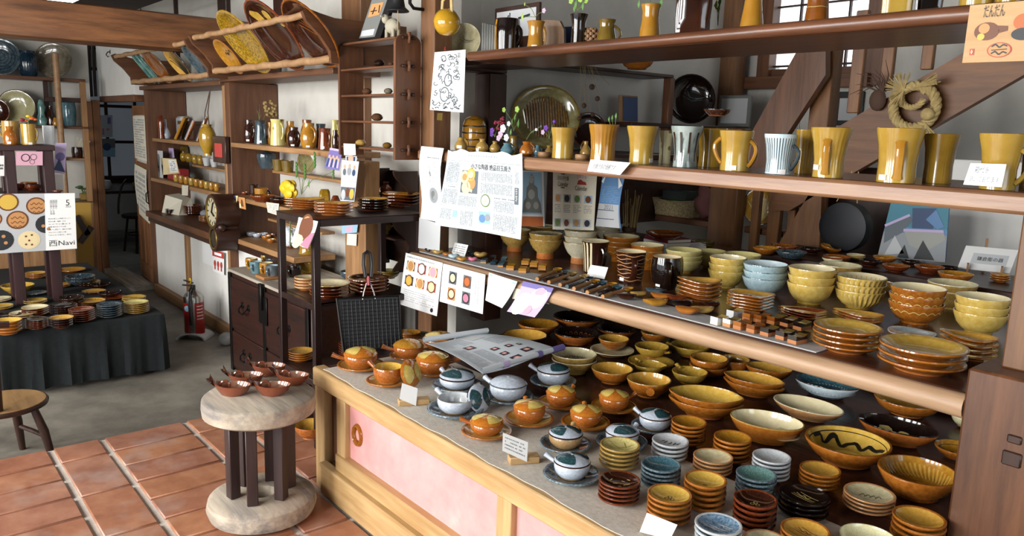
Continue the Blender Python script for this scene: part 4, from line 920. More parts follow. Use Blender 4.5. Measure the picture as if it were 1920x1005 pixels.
S(1438, 786, 142, 1, 'oval', 'slip', 'half-glazed cream oval bowl with amber outside', cat='dish', yb=838, asp=.72, rot=-.15, dec='halfglaze', dmat='pale_in', tagp=.9)
S(1590, 825, 166, 1, 'dish', 'amber', 'large amber dish painted with a thick black wave', cat='dish', yb=879, dec='bigwave')
S(1683, 796, 154, 1, 'oval', 'blackred', 'black oval dish with golden splashes', cat='dish', yb=841, dec='splash', dmat='mark_pale', asp=.66, rot=-.28, tagp=3.6)
S(1722, 881, 158, 1, 'dish', 'honey', 'large amber bowl with diagonal ribs inside', cat='bowl', yb=941, dec='ribs', dmat='amber_in', tagp=1.5)
S(1703, 745, 132, 1, 'bowl', 'amber2', 'deep amber bowl half under the log edge', cat='bowl', yb=783, zsx=.6, tagp=4.2)
S(1795, 838, 88, 1, 'dish', 'honey', 'amber dish with dark leaf lines beside the post block', cat='dish', dec='wave', tagp=2.8)
S(1812, 778, 60, 1, 'bowl', 'spot', 'pale greenish bowl half hidden by the post block', cat='bowl')
# darker plates at the back of the counter
S(1010, 606, 78, 1, 'dish', 'honey', 'brown dish with dark script under the hanging photograph', cat='dish', dec='script', tagp=1.0)
S(1083, 592, 92, 1, 'dish', 'blackred', 'black dish behind the striped black dishes', cat='dish', tagp=1.6)
S(1080, 622, 83, 1, 'dish', 'blackred', 'black dish with orange outside and dotted rim', cat='dish', dec='lace', dmat='mark_brown', tagp=1.5)
S(1157, 614, 77, 1, 'dish', 'blackred', 'black dish with golden stripes', cat='dish', dec='stripes', dmat='mark_pale', tagp=1.3)
S(985, 627, 84, 1, 'dish', 'blackamber', 'black rimmed dish with amber centre behind the newspaper', cat='dish', tagp=-.6)
S(789, 625, 34, 1, 'dish', 'olive', 'small dark olive dish behind the amber lidded pots', cat='dish')
S(768, 622, 42, 2, 'dish', 'honey', 'striped mustard dish', cat='dish', where='behind the iron grill', dec='stripes', dmat='mark_brown')
# iron grill pan with folding handle
ga, gb = at(640, 664, Z=CT), at(757, 655, Z=CT); an = math.atan2(gb.y-ga.y, gb.x-ga.x); GW = (gb-ga).length
gp = thing('iron_grill_pan', 'black square ribbed grill pan with a red-grip folding handle, stood on edge', 'pan', (ga.x, ga.y, CT+.002), an)
hL = .235; lean = .045
def gpt(x, z, o=0): return (x, z*lean/hL+o*1.0, z)
obj('pan_plate', MB().prism([gpt(.01, .0), gpt(GW-.005, .0), gpt(GW-.012, hL), gpt(-.012, hL)], (0, .012, 0)), 'cast_iron', gp)
fr = MB(); ring = [gpt(.01, .006), gpt(GW-.005, .006), gpt(GW-.012, hL), gpt(-.012, hL), gpt(.01, .006)]
fr.tube([Vector(p)+Vector((0, -.004, 0)) for p in ring], .006, 6); obj('pan_rim', fr, 'metal_dark', gp)
gr = MB()
for i in range(1, 15): x = GW*i/15; gr.tube([gpt(x, .015, -.004), gpt(x-.004, hL-.012, -.004)], .0018, 4)
for i in range(1, 15): z = hL*i/15; gr.tube([gpt(.008, z, -.004), gpt(GW-.012, z, -.004)], .0018, 4)
g_ = obj('grid_ribs', gr, 'cast_iron', gp); g_['kind'] = 'stuff'
hx = GW*.47
for s_ in (-1, 1): obj('handle_rod', MB().tube([gpt(hx+s_*.028, hL-.01), gpt(hx+s_*.022, hL+.02), gpt(hx+s_*.008, hL+.06)], .003, 6), 'wire', gp)
obj('handle_grip', MB().tube([gpt(hx, hL+.05), gpt(hx, hL+.09)], .012, 10, 0, True, .6), 'rubber_red', gp)
obj('handle_loop', MB().tube([gpt(hx-.012, hL+.085), gpt(hx-.018, hL+.14), gpt(hx-.014, hL+.185), gpt(hx, hL+.195), gpt(hx+.014, hL+.185), gpt(hx+.018, hL+.14), gpt(hx+.012, hL+.085)], .008, 8), 'black_plastic', gp)
# ================= things on the deep shelf =================
def vessel(name, label, cat, cx, pts, mats, z0, X=None, Y=None, Pb=None, handle=None, group=None, rotz=0.0, seg=26, flute=None, wall=.07, sticker=None, sq=None, open_=True, extra=None):
 """pts: [(y_pixel, half_width_pixel)] from the base upward; a thin-walled turned vessel on z0."""
 P = Pb if Pb is not None else at(cx, pts[0][0], X=X, Y=Y)
 P = Vector((P.x, P.y, z0)); d = (P-CAM).dot(FW); k = d/FPX/math.sqrt(1+((cx-960)/FPX)**2); kv = d/FPX
 yb = pts[0][0]; o = [(w*k, (yb-y)*kv) for y, w in pts]; H = o[-1][1]; R = max(r for r, z in o)
 pr = [(0, .002)]+[(o[0][0]*.85, .002), (o[0][0]*.9, 0)]+o; zn = [3, 3, 3]+[2]*(len(o)-1)
 if open_:
  t = wall*R; pr += [(o[-1][0]-t*.5, H+t*.3), (o[-1][0]-t, H-t*.2)]; zn += [1, 1]
  for r, z in reversed(o[:-1]):
   if z > .12*H: pr.append((max(r-t, t), z)); zn.append(0)
  pr.append((0, .1*H)); zn.append(0)
 else: pr.append((0, H+.001)); zn.append(2)
 rad = None
 if flute:
  n, dep, tw = flute; seg = n*4
  rad = lambda t_, i: 1-(dep*(.5-.5*math.cos(n*(t_+tw*pr[i][1]/max(H, .01)))) if zn[min(i, len(zn)-1)] == 2 and .08*H < pr[i][1] < .93*H else 0)
 az = perp(P)
 solo = handle is None and sticker is None and extra is None
 b = MB().lathe(pr, seg, zn, rad)
 if sq:
  b.v = [(x*(1 if abs(x) < 1e-9 else min(1.25, 1/max(abs(math.cos(math.atan2(y, x))), abs(math.sin(math.atan2(y, x))))))*sq, y*(min(1.25, 1/max(abs(math.cos(math.atan2(y, x))), abs(math.sin(math.atan2(y, x)))))) if (x or y) else y, z) for x, y, z in b.v]
 if len(mats) == 3: mats = list(mats)+[mats[2]]
 if solo:
  q = obj(name, b, list(mats), None, P+Vector((0, 0, .0004)), az+rotz); tag(q, label, cat, group); return q, P, k, H, R
 t = thing(name, label, cat, P+Vector((0, 0, .0004)), az+rotz, group)
 obj('body', b, list(mats), t)
 def rat(z):
  for (r0, z0_), (r1, z1_) in zip(o, o[1:]):
   if z0_ <= z <= z1_: return r0+(r1-r0)*(z-z0_)/max(z1_-z0_, 1e-6)
  return o[-1][0]
 for hd in (handle if isinstance(handle, list) else [handle] if handle else []):
  ha, zl, zh, out, th = hd[:5]; hm = hd[5] if len(hd) > 5 else mats[2]; c, s = math.cos(ha), math.sin(ha); L = []
  a0, a1 = zl*H, zh*H
  for i in range(11):
   u = i/10; z = a0+(a1-a0)*u+ (.06*H*math.sin(PI*u)); r_ = rat(a0+(a1-a0)*u)*.97+out*R*math.sin(PI*u)**.75
   L.append((c*r_, s*r_, z))
  obj('handle', MB().tube(L, [th*R*(1.25 if i in (0, 10) else 1) for i in range(11)], 8, 0, True, 1.5), hm, t)
 if sticker:
  sa, sz = sticker; r_ = rat(sz*H)+.001; w_, h_ = .011, .007
  pts_ = [(r_*math.cos(sa+dx*w_/r_), r_*math.sin(sa+dx*w_/r_), sz*H+dz*h_) for dx, dz in ((-1, -1), (0, -1), (1, -1), (1, 1), (0, 1), (-1, 1))]
  pts2 = [(x*1.02, y*1.02, z) for x, y, z in pts_]
  obj('price_sticker', MB().add(pts_+pts2, [(6, 7, 10, 11), (7, 8, 9, 10), (0, 1, 7, 6), (1, 2, 8, 7), (2, 3, 9, 8), (3, 4, 10, 9), (4, 5, 11, 10), (5, 0, 6, 11)]), 'tag_white', t)
 if extra: extra(t, R, H, rat)
 return t, P, k, H, R
def B(*a, **k): return stack(a[0], a[1], a[2], TZ, *a[3:], **k)
def D(*a, **k): return stack(a[0], a[1], a[2], MZ, *a[3:], **k)
D(916, 424, 60, 1, 'footbowl', 'tanbowl', 'tan patterned bowl on an orange foot behind the newspaper cutting', cat='bowl', yb=464, kb=.5)
D(966, 430, 58, 2, 'footbowl', 'tanbowl', 'tan patterned footed bowl', cat='bowl', where='behind the newspaper cutting corner', yb=473, kb=.5)
D(1024, 437, 64, 2, 'footbowl', 'tanbowl', 'tan patterned bowl on tall orange foot', cat='bowl', where='beside the amber rests', yb=487, kb=.5, dec=None)
D(1017, 423, 54, 2, 'footbowl', 'paleb', 'pale footed bowl', cat='bowl', where='in front of the statue poster', kb=.5)
D(1089, 431, 63, 3, 'footbowl', 'greyspot', 'grey footed bowl with dark spots', cat='bowl', where='beside the striped cup', yb=497, kb=.5)
D(1140, 424, 46, 2, 'footbowl', 'greyspot', 'grey footed bowl', cat='bowl', where='behind the slip-waved bowls', kb=.5)
D(1165, 442, 70, 3, 'footbowl', 'slip', 'brown footed bowl with pale wavy line', cat='bowl', where='behind the striped cup', yb=493, kb=.5, wave=(.62, .12, 16, .03, 'mark_pale'))
D(1214, 458, 64, 2, 'footbowl', 'slip', 'light brown footed bowl with wavy line', cat='bowl', where='behind the black cup', yb=508, kb=.5, wave=(.62, .12, 16, .03, 'mark_pale'))
D(1283, 468, 70, 3, 'bowl', 'lime', 'pale lime bowl', cat='bowl', where='behind the orange plates', yb=513)
D(1334, 470, 58, 2, 'bowl', 'lime', 'pale lime bowl', cat='bowl', where='behind the mustard bowls')
D(1365, 482, 71, 3, 'bowl', 'yellowbowl', 'mustard bowl with cream inside', cat='bowl', where='between lime and blue bowls', yb=541)
D(1392, 476, 72, 2, 'bowl', 'lime', 'pale lime bowl', cat='bowl', where='behind the ice blue bowls')
D(1436, 494, 86, 3, 'bowl', 'paleblue', 'ice blue bowl with dark rim', cat='bowl', where='beside the mustard bowls', yb=556)
D(1312, 524, 82, 5, 'plate', 'amber2', 'orange-brown tray plate', cat='plate', where='beside the black cup', yb=566, asp=.72, rot=-.25, var='leaf', dec='wave', dmat='mustard_dk', pitch=.17)
D(1407, 550, 90, 5, 'plate', 'amber2', 'wavy amber plate with black script', cat='plate', where='behind the block rests', yb=586, asp=.8, rot=-.1, var='wavy', dec='script', pitch=.15)
D(1523, 502, 91, 3, 'bowl', 'yellowbowl', 'large mustard bowl', cat='bowl', where='beside the ice blue bowls', yb=572)
D(1577, 496, 82, 2, 'bowl', 'paleb', 'cream bowl', cat='bowl', where='behind the large mustard bowls')
D(1616, 518, 98, 3, 'bowl', 'yellowbowl', 'fluted mustard bowl', cat='bowl', where='beside the large mustard bowls', yb=580, var='flute')
D(1505, 580, 90, 3, 'plate', 'redb', 'dark red-brown leaf plate', cat='plate', where='behind the block rests', yb=602, asp=.55, rot=-.25, var='leaf', pitch=.16)
D(1609, 586, 95, 3, 'plate', 'orange', 'orange leaf plate', cat='plate', where='in front of the fluted bowls', yb=607, asp=.55, rot=-.3, var='leaf', pitch=.16)
D(1590, 611, 132, 4, 'plate', 'amber', 'yellow plate with brown rim', cat='plate', where='at the log edge', yb=664, pitch=.15, kb=.58)
D(1722, 538, 109, 3, 'bowl', 'sliporange', 'brown bowl with pale wavy band', cat='bowl', where='beside the fluted bowls', yb=612, wave=(.48, .10, 18, .03, 'mark_pale'))
D(1682, 526, 88, 1, 'oval', 'paleb', 'cream oval dish behind the wavy-banded bowls', cat='dish', asp=.7, rot=-.3)
D(1787, 530, 98, 2, 'bowl', 'paleb', 'cream bowl', cat='bowl', where='between the banded and yellow bowls')
D(1843, 556, 108, 3, 'bowl', 'yellowbowl', 'big yellow bowl', cat='bowl', where='beside the square post', yb=628)
D(1709, 622, 92, 1, 'plate', 'iceplate', 'pale blue wavy plate behind the largest yellow plates', cat='plate', var='wavy')
D(1731, 645, 172, 3, 'plate', 'amber', 'largest yellow plate with brown rim', cat='plate', where='beside the post block', yb=704, pitch=.16, kb=.55, tagp=2.5)
D(1817, 628, 110, 4, 'plate', 'amber2', 'brown leaf-shaped plate', cat='plate', where='behind the largest yellow plates', yb=676, asp=.66, rot=-.4, var='leaf', dec='brush', dmat='mark_brown', tagp=3.3, pitch=.2)
B(1792, 512, 70, 1, 'oval', 'honey', 'amber ribbed dish behind the cream bowls', cat='dish', dec='ribs', dmat='amber_in')
B(1876, 514, 40, 3, 'saucer', 'amber2', 'amber small plate', cat='plate', where='under the framed card')
D(1880, 562, 46, 1, 'bowl', 'paleblue', 'small ice blue bowl between the yellow bowls and framed card', cat='bowl')
B(1468, 460, 55, 1, 'dish', 'wood', 'brown dish on the raised plank behind the lime bowls', cat='dish', tagp=1.8)
B(1436, 464, 50, 1, 'dish', 'honey', 'amber dish on the raised plank behind the blue bowls', cat='dish', tagp=1.5)
B(1484, 471, 60, 1, 'dish', 'slate', 'dark blue striped dish on the raised plank', cat='dish', dec='stripes', dmat='mark_white')
B(1521, 465, 42, 1, 'dish', 'black', 'black dish beside the tilted amber dish', cat='dish')
B(1570, 472, 54, 1, 'bowl', 'wood', 'brown bowl with the amber dish resting on it', cat='bowl', zsx=.6)
B(1556, 462, 42, 1, 'dish', 'honey', 'small amber dish beside the black gong', cat='dish', tilt=(.15, .2))
B(1606, 470, 36, 2, 'bowl', 'paleb', 'small cream bowl', cat='bowl', where='under the black gong', zsx=.6)
B(1660, 481, 48, 1, 'dish', 'honey', 'amber dish below the blue boat picture', cat='dish')
B(1632, 488, 44, 1, 'dish', 'black', 'black dish with white tag below the gong', cat='dish', tagp=1.2)
B(1562, 484, 42, 1, 'dish', 'spot', 'pale spotted dish in front of the brown bowl', cat='dish')
B(1681, 489, 54, 1, 'bowl', 'wood', 'reddish brown bowl below the blue boat picture', cat='bowl', zsx=.6, tagp=.9)
B(1708, 489, 38, 1, 'dish', 'black', 'small black dish below the blue boat picture', cat='dish', tagp=2)
B(1743, 499, 60, 1, 'dish', 'wood', 'broad brown dish behind the cream bowls', cat='dish')
B(1778, 500, 42, 1, 'dish', 'black', 'black dish below the framed card', cat='dish')
# three cups
def stripes_on(cols, a0, a1, n, mat, w=.5, z0=.03, z1=.97, wavy=0):
 def f(t, R, H, rat):
  for i in range(n):
   a = a0+(a1-a0)*i/max(n-1, 1); b = MB(); vs = []; N = 8
   for j in range(N+1):
    z = H*(z0+(z1-z0)*j/N); r_ = rat(z)*1.012
    for s_ in (-1, 1): q = a+s_*w/2; vs.append((r_*math.cos(q), r_*math.sin(q), z))
   b.add(vs, [(2*j, 2*j+1, 2*j+3, 2*j+2) for j in range(N)])
   obj('glaze_stripe', b.mesh('glaze_stripe', recalc=False), mat, t)
 return f
def bands_on(n, mat, amp=.012, w=.012):
 def f(t, R, H, rat):
  for i in range(n):
   b = MB(); vs = []; N = 60; zc = H*(.1+.8*i/(n-1))
   for j in range(N+1):
    a = 2*PI*j/N; z = zc+amp*H*math.sin(5*a+i*1.7)*2
    for s_ in (-1, 1): zz = z+s_*w*H; r_ = rat(zz)*1.012; vs.append((r_*math.cos(a), r_*math.sin(a), zz))
   b.add(vs, [(2*j, 2*j+2, 2*j+3, 2*j+1) for j in range(N)])
   obj('slip_band', b.mesh('slip_band', recalc=False), mat, t)
 return f
vessel('striped_cup', 'tall cup striped cream and brown with a black handled side', 'cup', 1114, [(514, 19), (500, 20), (480, 22), (462, 24), (455, 26.5)], ('cream_in', 'cream_in', 'dark_brown', 'dark_brown'), MZ, Pb=at(1114, 510, Z=MZ), extra=stripes_on(0, -2.9, -1.9, 4, 'cream_in', .16), handle=(-.9, .15, .8, .3, .12, 'black'))
vessel('banded_cup', 'brown cup with pale wavy bands and a handle towards the aisle', 'cup', 1181, [(533, 22), (520, 24), (495, 26), (475, 29)], ('cream_in', 'peach', 'dark_brown', 'dark_brown'), MZ, Pb=at(1181, 528, Z=MZ), extra=bands_on(8, 'peach'), handle=(-1.35, .2, .8, .3, .13, 'dark_brown'), sticker=(-2.3, .12))
vessel('barrel_cup', 'glossy black barrel-shaped cup with amber edges', 'cup', 1248, [(547, 18), (541, 20), (532, 27), (515, 30), (498, 30), (486, 28)], ('cream_in', 'peach', 'black', 'black'), MZ, Pb=at(1248, 541, Z=MZ), extra=stripes_on(0, -3.0, -.1, 2, 'honey', .16), handle=(-1.5, .2, .85, .28, .14, 'black'), sticker=(-2.3, .15))
# spoons
def spoon(p0, p1, hm, bm, label, k):
 a, b = at(*p0, Z=MT+.008), at(*p1, Z=MT+.012); d = (b-a); L = d.length; an = math.atan2(d.y, d.x)
 t = thing('ceramic_spoon', label, 'spoon', (a.x, a.y, MT+.0006), an, 'ceramic spoons laid along the shelf mat')
 obj('handle', MB().tube([(0, 0, .007), (L*.5, 0, .009), (L*.86, 0, .012)], [.0082, .0078, .006], 8), hm, t)
 obj('bowl', MB().lathe([(0, .0), (.45, .02), (.85, .3), (1, .62), (.9, .6), (.7, .25), (0, .12)], 14, 0, cx=L+.008, cz=.004, sc=.0).mesh('x') if False else spoonbowl(L), bm, t)
def spoonbowl(L):
 b = MB().lathe([(0, 0), (.45, .03), (.85, .3), (1, .62), (.92, .62), (.72, .28), (0, .14)], 14, 0)
 b.v = [(L+.004+x*.028, y*.019, .002+z*.024) for x, y, z in b.v]; return b
SPN = [((1007, 523), (1045, 506), 'spoon_wood', 'honey', 'amber'), ((1021, 525), (1060, 511), 'dark_brown', 'slate', 'dark'), ((1029, 529), (1072, 514), 'spoon_wood', 'dry', 'rough tan'), ((1050, 534), (1095, 519), 'spoon_wood', 'tan', 'tan'), ((1063, 537), (1104, 523), 'slate', 'blue_dark', 'dark blue'), ((1076, 541), (1114, 528), 'spoon_wood', 'honey', 'amber bowled'), ((1092, 545), (1129, 531), 'dark_brown', 'teal', 'teal bowled'), ((1101, 548), (1146, 534), 'spoon_wood', 'honey', 'amber'), ((1119, 552), (1157, 539), 'dark_brown', 'teal', 'teal'), ((1130, 556), (1176, 543), 'spoon_wood', 'honey', 'amber')]
NEI = ['next to the amber box rests', 'second from the amber box rests', 'third from the amber box rests', 'beside the white card', 'in front of the white card', 'in front of the striped cup', 'in front of the banded cup corner', 'third from the leaf rests', 'second from the leaf rests', 'next to the leaf rests']
for k, (a, b_, hm, bm, c) in enumerate(SPN): spoon(a, b_, hm, bm, '%s ceramic spoon with stick handle, %s' % (c, NEI[k]), k)
# bean shaped chopstick rests
def bean(px, py, w, mat, label, kind=0, rot=0.0):
 P = at(px, py, Z=MT+.006); r = w*((P-CAM).dot(FW))/FPX/2; az = perp(P)+rot; b = MB()
 if kind == 0:
  b.ball((0, 0, .45), (1, .62, .45), 14, 8); b.v = [(x, y+.28*x*x-.1, z*(1-.25*math.exp(-x*x*6))) for x, y, z in b.v]
 else:
  b.ball((0, 0, .3), (1, .6, .3), 18, 8); b.v = [(x*(1+.12*math.sin(7*math.atan2(y, x))), y*(1+.12*math.sin(7*math.atan2(y, x))), max(0, z+.18*x*x)) for x, y, z in b.v]
 b.v = [(x*r, y*r, z*r) for x, y, z in b.v]
 return tag(obj('chopstick_rest', b, mat, None, (P.x, P.y, MT+.0006), az), label, 'chopstick rest', 'chopstick rests on the shelf mat')
for px, py, w, mt, c in ((806, 470, 20, 'black', 'black'), (823, 467, 20, 'petal_pink', 'dusky pink'), (821, 474, 22, 'tan', 'tan'), (839, 478, 20, 'amber_out', 'orange brown'), (851, 482, 22, 'pale_blue', 'pale blue'), (866, 487, 22, 'honey', 'honey'), (886, 487, 20, 'pr_rose', 'rose pink'), (901, 480, 26, 'tan', 'double tan'), (885, 476, 18, 'slate', 'slate')):
 bean(px, py, w, mt, '%s bean-shaped chopstick rest near the small white sign' % c)
for k, (px, py, w, mt, c) in enumerate(((1174, 559, 38, 'dark_brown', 'dark brown'), (1198, 553, 32, 'tan', 'cream tan'), (1228, 549, 40, 'slate', 'purple-grey'), (1230, 571, 48, 'honey', 'golden'), (1240, 559, 42, 'amber_out', 'orange'), (1268, 562, 40, 'red_brown', 'red brown'), (1278, 573, 46, 'black', 'black'), (1288, 586, 48, 'amber_out', 'rust orange'), (1318, 584, 44, 'tan', 'tan'), (1332, 574, 40, 'dark_brown', 'very dark'))):
 bean(px, py, w, mt, '%s ridged leaf-shaped rest between the spoons and block rests' % c, 1, random.uniform(-.5, .5))
# block shaped chopstick rests
def block_rest(px, py, L, mats, label, an=None, wd_=.030, hgt=.025):
 P = at(px, py, Z=MT); b = MB(); N = 6; vs = []
 prof_ = [(i/N, 1-.22*math.sin(PI*i/N)) for i in range(N+1)]
 for s_ in (-1, 1):
  for u, q in prof_: vs.append((s_*wd_/2, u*L, hgt*q))
  for u, q in prof_: vs.append((s_*wd_/2, u*L, hgt*.45))
  for u, q in prof_: vs.append((s_*wd_/2, u*L, 0))
 n = N+1; K = 3*n; fs = []; mi = []
 for i in range(N): fs.append((i, i+1, K+i+1, K+i)); mi.append(0)
 for r0, r1, mm in ((0, n, 1), (n, 2*n, 2)):
  for s_ in (0, K):
   for i in range(N): fs.append((s_+r0+i, s_+r0+i+1, s_+r1+i+1, s_+r1+i)); mi.append(mm)
  for i in (0, N): fs.append((r0+i, K+r0+i, K+r1+i, r1+i)); mi.append(mm)
 for i in range(N): fs.append((2*n+i, 2*n+i+1, K+2*n+i+1, K+2*n+i)); mi.append(2)
 b.add(vs, fs, mi)
 return tag(obj('block_rest', b, list(mats), None, (P.x, P.y, MT+.0006), perp(P)-.1 if an is None else an), label, 'chopstick rest', 'block-shaped chopstick rests')
BL = [((1338, 609), ('tan', 'ice_white', 'paper_cream'), 'white and tan'), ((1361, 613), ('olive', 'paper_cream', 'peach'), 'olive-topped cream'), ((1381, 618), ('brown', 'amber_out', 'terra_out'), 'amber'), ((1406, 624), ('brown', 'brown', 'terra_out'), 'brown'), ((1432, 630), ('olive', 'black', 'terra_out'), 'black and terracotta'), ((1461, 637), ('olive', 'black', 'terra_out'), 'black with dark band'), ((1484, 645), ('olive', 'black', 'terra_out'), 'black with white sticker')]
for k, (p, mm, c) in enumerate(BL): block_rest(p[0], p[1], .052, mm, '%s block rest, %s from the leaf-shaped rests' % (c, ['first', 'second', 'third', 'fourth', 'fifth', 'sixth', 'seventh'][k]), an=-.1)
for k, (p, mm) in enumerate((((1368, 596), ('tan', 'pr_lgrey', 'pr_lgrey')), ((1398, 602), ('brown', 'amber_out', 'terra_out')), ((1419, 605), ('brown', 'brown', 'terra_out')), ((1444, 608), ('olive', 'brown', 'terra_out')), ((1469, 612), ('olive', 'black', 'terra_out')), ((1494, 619), ('olive', 'black', 'terra_out')))):
 block_rest(p[0], p[1], .052, mm, 'block rest in the rear row, %s beside the wavy amber plates' % ['grey one', 'amber one', 'brown one', 'dark olive one', 'black one', 'black corner one'][k], an=-.1)
for k, (px, py, mm, c) in enumerate(((906, 494, ('slate', 'grey_dark', 'sand_foot'), 'pale teal'), (924, 497, ('slate', 'blue_dark', 'blue_dark'), 'dark blue'), (938, 501, ('teal', 'slate', 'peach'), 'teal with white sticker'), (922, 488, ('slate', 'black', 'black'), 'black'), (944, 490, ('teal', 'slate', 'slate'), 'slate'))):
 block_rest(px, py, .055, mm, '%s oblong rest between the bean rests and amber box rests' % c, an=.75, wd_=.024, hgt=.015)
for k, (px, py, c) in enumerate(((956, 507, 'nearest the teal rests'), (979, 512, 'at the mat edge'), (984, 497, 'behind the edge one'), (1000, 501, 'touching the footed bowl side'), (1016, 507, 'next to the first spoon'))):
 block_rest(px, py, .06, ('honey', 'honey', 'peach'), 'amber box-shaped rest, %s' % c, an=.75, wd_=.032, hgt=.019)
# small white signs
def lean_card(pts, z, label, mat='paper_white', lines=0, lean=.02, **k):
 a = at(*pts[3], Z=z); b = at(*pts[2], Z=z); n = Vector((b.y-a.y, a.x-b.x, 0)).normalized()
 if n.dot(CAM-a) < 0: n = -n
 a.z = b.z = z+.001; hL_ = abs((pix(a)[1]-pts[0][1]))*((a-CAM).dot(FW))/FPX; hR_ = abs((pix(b)[1]-pts[1][1]))*((b-CAM).dot(FW))/FPX
 TL = a-n*lean+Vector((0, 0, hL_)); TR = b-n*lean+Vector((0, 0, hR_))
 p = Paper('sign_card', label, 'card', TL, TR, b, a, mat, n=(2, 2), **k)
 if lines: p.fine(.1, .15, .9, .85, lines, 12, 'ink_grey', fill=.35)
 return p.done()
lean_card(((1106, 497), (1140, 502), (1133, 524), (1100, 517)), MT, 'small white card propped against the striped cup', lines=0)
lean_card(((850, 455), (878, 460), (871, 482), (846, 476)), MT, 'small white sign standing among the bean-shaped rests', lines=4)
# ---------------- sheets hanging from the log edge ----------------
YH = 1.975
def hang(name, label, cat, TL, TR, BR, BL, mat, Y=YH, curl=None, **k): return Paper(name, label, cat, at(*TL, Y=Y), at(*TR, Y=Y), at(*BR, Y=Y), at(*BL, Y=Y), mat, curl, **k)
p = hang('recipe_sheet', 'laminated white sheet with six round food photographs hanging from the log edge', 'sheet', (761, 474), (830, 493), (819, 593), (748, 570), 'laminate')
for i, (a, b) in enumerate((('pr_brown', 'pr_tan'), ('pr_red', 'pr_white'), ('pr_orange', 'pr_pink'), ('pr_dark', 'pr_yellow'), ('pr_red', 'pr_tan'), ('pr_red', 'pr_cream'))):
 u, v = .08+.3*(i % 3), .13+.28*(i//3); p.photo(u, v, u+.22, v+.17, a, [(.5, .5, .45, 'pr_brown' if i % 2 else 'pr_cream'), (.5, .5, .36, b)])
p.fine(.05, .03, .9, .08, 1, 18, 'ink_lt'); p.fine(.08, .66, .9, .9, 6, 24, 'ink_lt', fill=.3); p.disc(.86, .92, .035, 'ink'); p.done()
p = hang('recipe_sheet', 'laminated white sheet with four square food photographs hanging from the log edge', 'sheet', (831, 494), (910, 515), (905, 589), (824, 565), 'laminate')
for i, (a, b) in enumerate((('pr_dark', 'pr_cream'), ('pr_brown', 'pr_orange'), ('pr_brown', 'pr_cream'), ('pr_dark', 'pr_rose'))):
 u, v = .18+.34*(i % 2), .14+.42*(i//2); p.photo(u, v, u+.18, v+.32, 'pr_steel' if i != 2 else 'pr_tan', [(.5, .5, .48, a), (.5, .5, .34, b)])
p.fine(.78, .2, .9, .8, 2, 12, 'ink_lt', vert=True); p.done()
p = hang('blank_sheet', 'blank white sheet with a curled corner hanging from the log edge', 'sheet', (917, 511), (970, 528), (952, 576), (910, 563), 'paper_white', curl=lambda u, v: .03*u*v*v); p.rect(.05, .03, .13, .1, 'pr_sky').rect(.85, .06, .97, .12, 'pr_sky').done()
p = hang('photo_print', 'lilac tinted photo print of two lidded pots, its lower edge curling', 'photo', (981, 527), (1038, 540), (1015, 593), (963, 582), 'pr_lilac', curl=lambda u, v: .035*v*v)
p.rect(0, 0, 1, .16, 'pr_violet'); p.disc(.3, .68, .28, 'pr_white', lay=2).disc(.3, .62, .2, 'pr_rose', lay=3).disc(.3, .56, .16, 'pr_white', lay=4).disc(.7, .42, .27, 'pr_white', lay=2).disc(.7, .34, .2, 'pr_rose', lay=3).disc(.7, .28, .17, 'pr_pink', lay=4).disc(.62, .82, .12, 'pr_pink', lay=3); p.done()
p = hang('back_sheet', 'cream printed sheet half hidden behind the curled blank sheet', 'sheet', (965, 540), (985, 545), (1030, 570), (960, 560), 'paper_cream', Y=1.985); p.done()
# ---------------- sheets pinned to the mug shelf ----------------
YG = 1.985
p = hang('newspaper_cutting', 'large newspaper cutting about pottery and fried eggs hanging from the mug shelf', 'newspaper', (840, 281), (979, 289), (979, 449), (826, 421), 'paper_news', YG, curl=lambda u, v: .012*math.sin(u*5+v*2)*v+.02*(1-u)*v*v, n=(16, 14), edge=lambda u, v: (u, v+(.025*math.sin(u*23)*(.5+.5*math.sin(u*9)) if v == 0 else 0)))
p.text('小さな陶器 絶品目玉焼き', .61, .185, .024, 'ink', width=.50*p.W)
p.rect(.25, .245, .46, .53, 'pr_steel'); p.disc(.37, .29, .055, 'pr_yellow').disc(.37, .29, .032, 'pr_cream', lay=3).disc(.29, .33, .055, 'pr_cream').disc(.29, .33, .03, 'pr_tan', lay=3).disc(.38, .40, .055, 'pr_tan').disc(.32, .46, .055, 'pr_cream'); p.line([(.35, .48), (.4, .5)], .012, 'pr_cream')
p.rect(.50, .53, .62, .67, 'pr_lgrey'); p.disc(.56, .60, .055, 'pr_green').disc(.56, .60, .045, 'pr_white', lay=3).disc(.56, .60, .018, 'pr_cream', lay=4)
p.rect(.49, .74, .62, .89, 'pr_sky'); p.disc(.53, .83, .035, 'pr_blue').disc(.59, .81, .03, 'pr_grey')
p.rect(.905, .40, .955, .60, 'pr_steel'); p.text('エッセイ', .93, .43, .012, 'pr_white', vert=True)
p.rect(.19, .77, .24, .86, 'pr_sky'); p.line([(0, .13), (1, .13)], .0012, 'ink_grey'); p.line([(0, .44), (.22, .44)], .001, 'ink_grey'); p.line([(0, .72), (.48, .72)], .001, 'ink_grey')
for a in ((.03, .15, .21, .42, 14, 30), (.03, .5, .22, .7, 14, 22), (.24, .57, .46, .7, 16, 14), (.5, .25, .88, .36, 24, 12), (.5, .38, .88, .51, 24, 14), (.66, .58, .9, .72, 16, 16), (.66, .75, .95, .95, 18, 20), (.04, .76, .17, .9, 9, 16), (.28, .76, .42, .95, 8, 18), (.91, .22, .96, .36, 3, 14)):
 p.fine(*a[:4], a[4], a[5], 'ink_grey', vert=True, fill=.42)
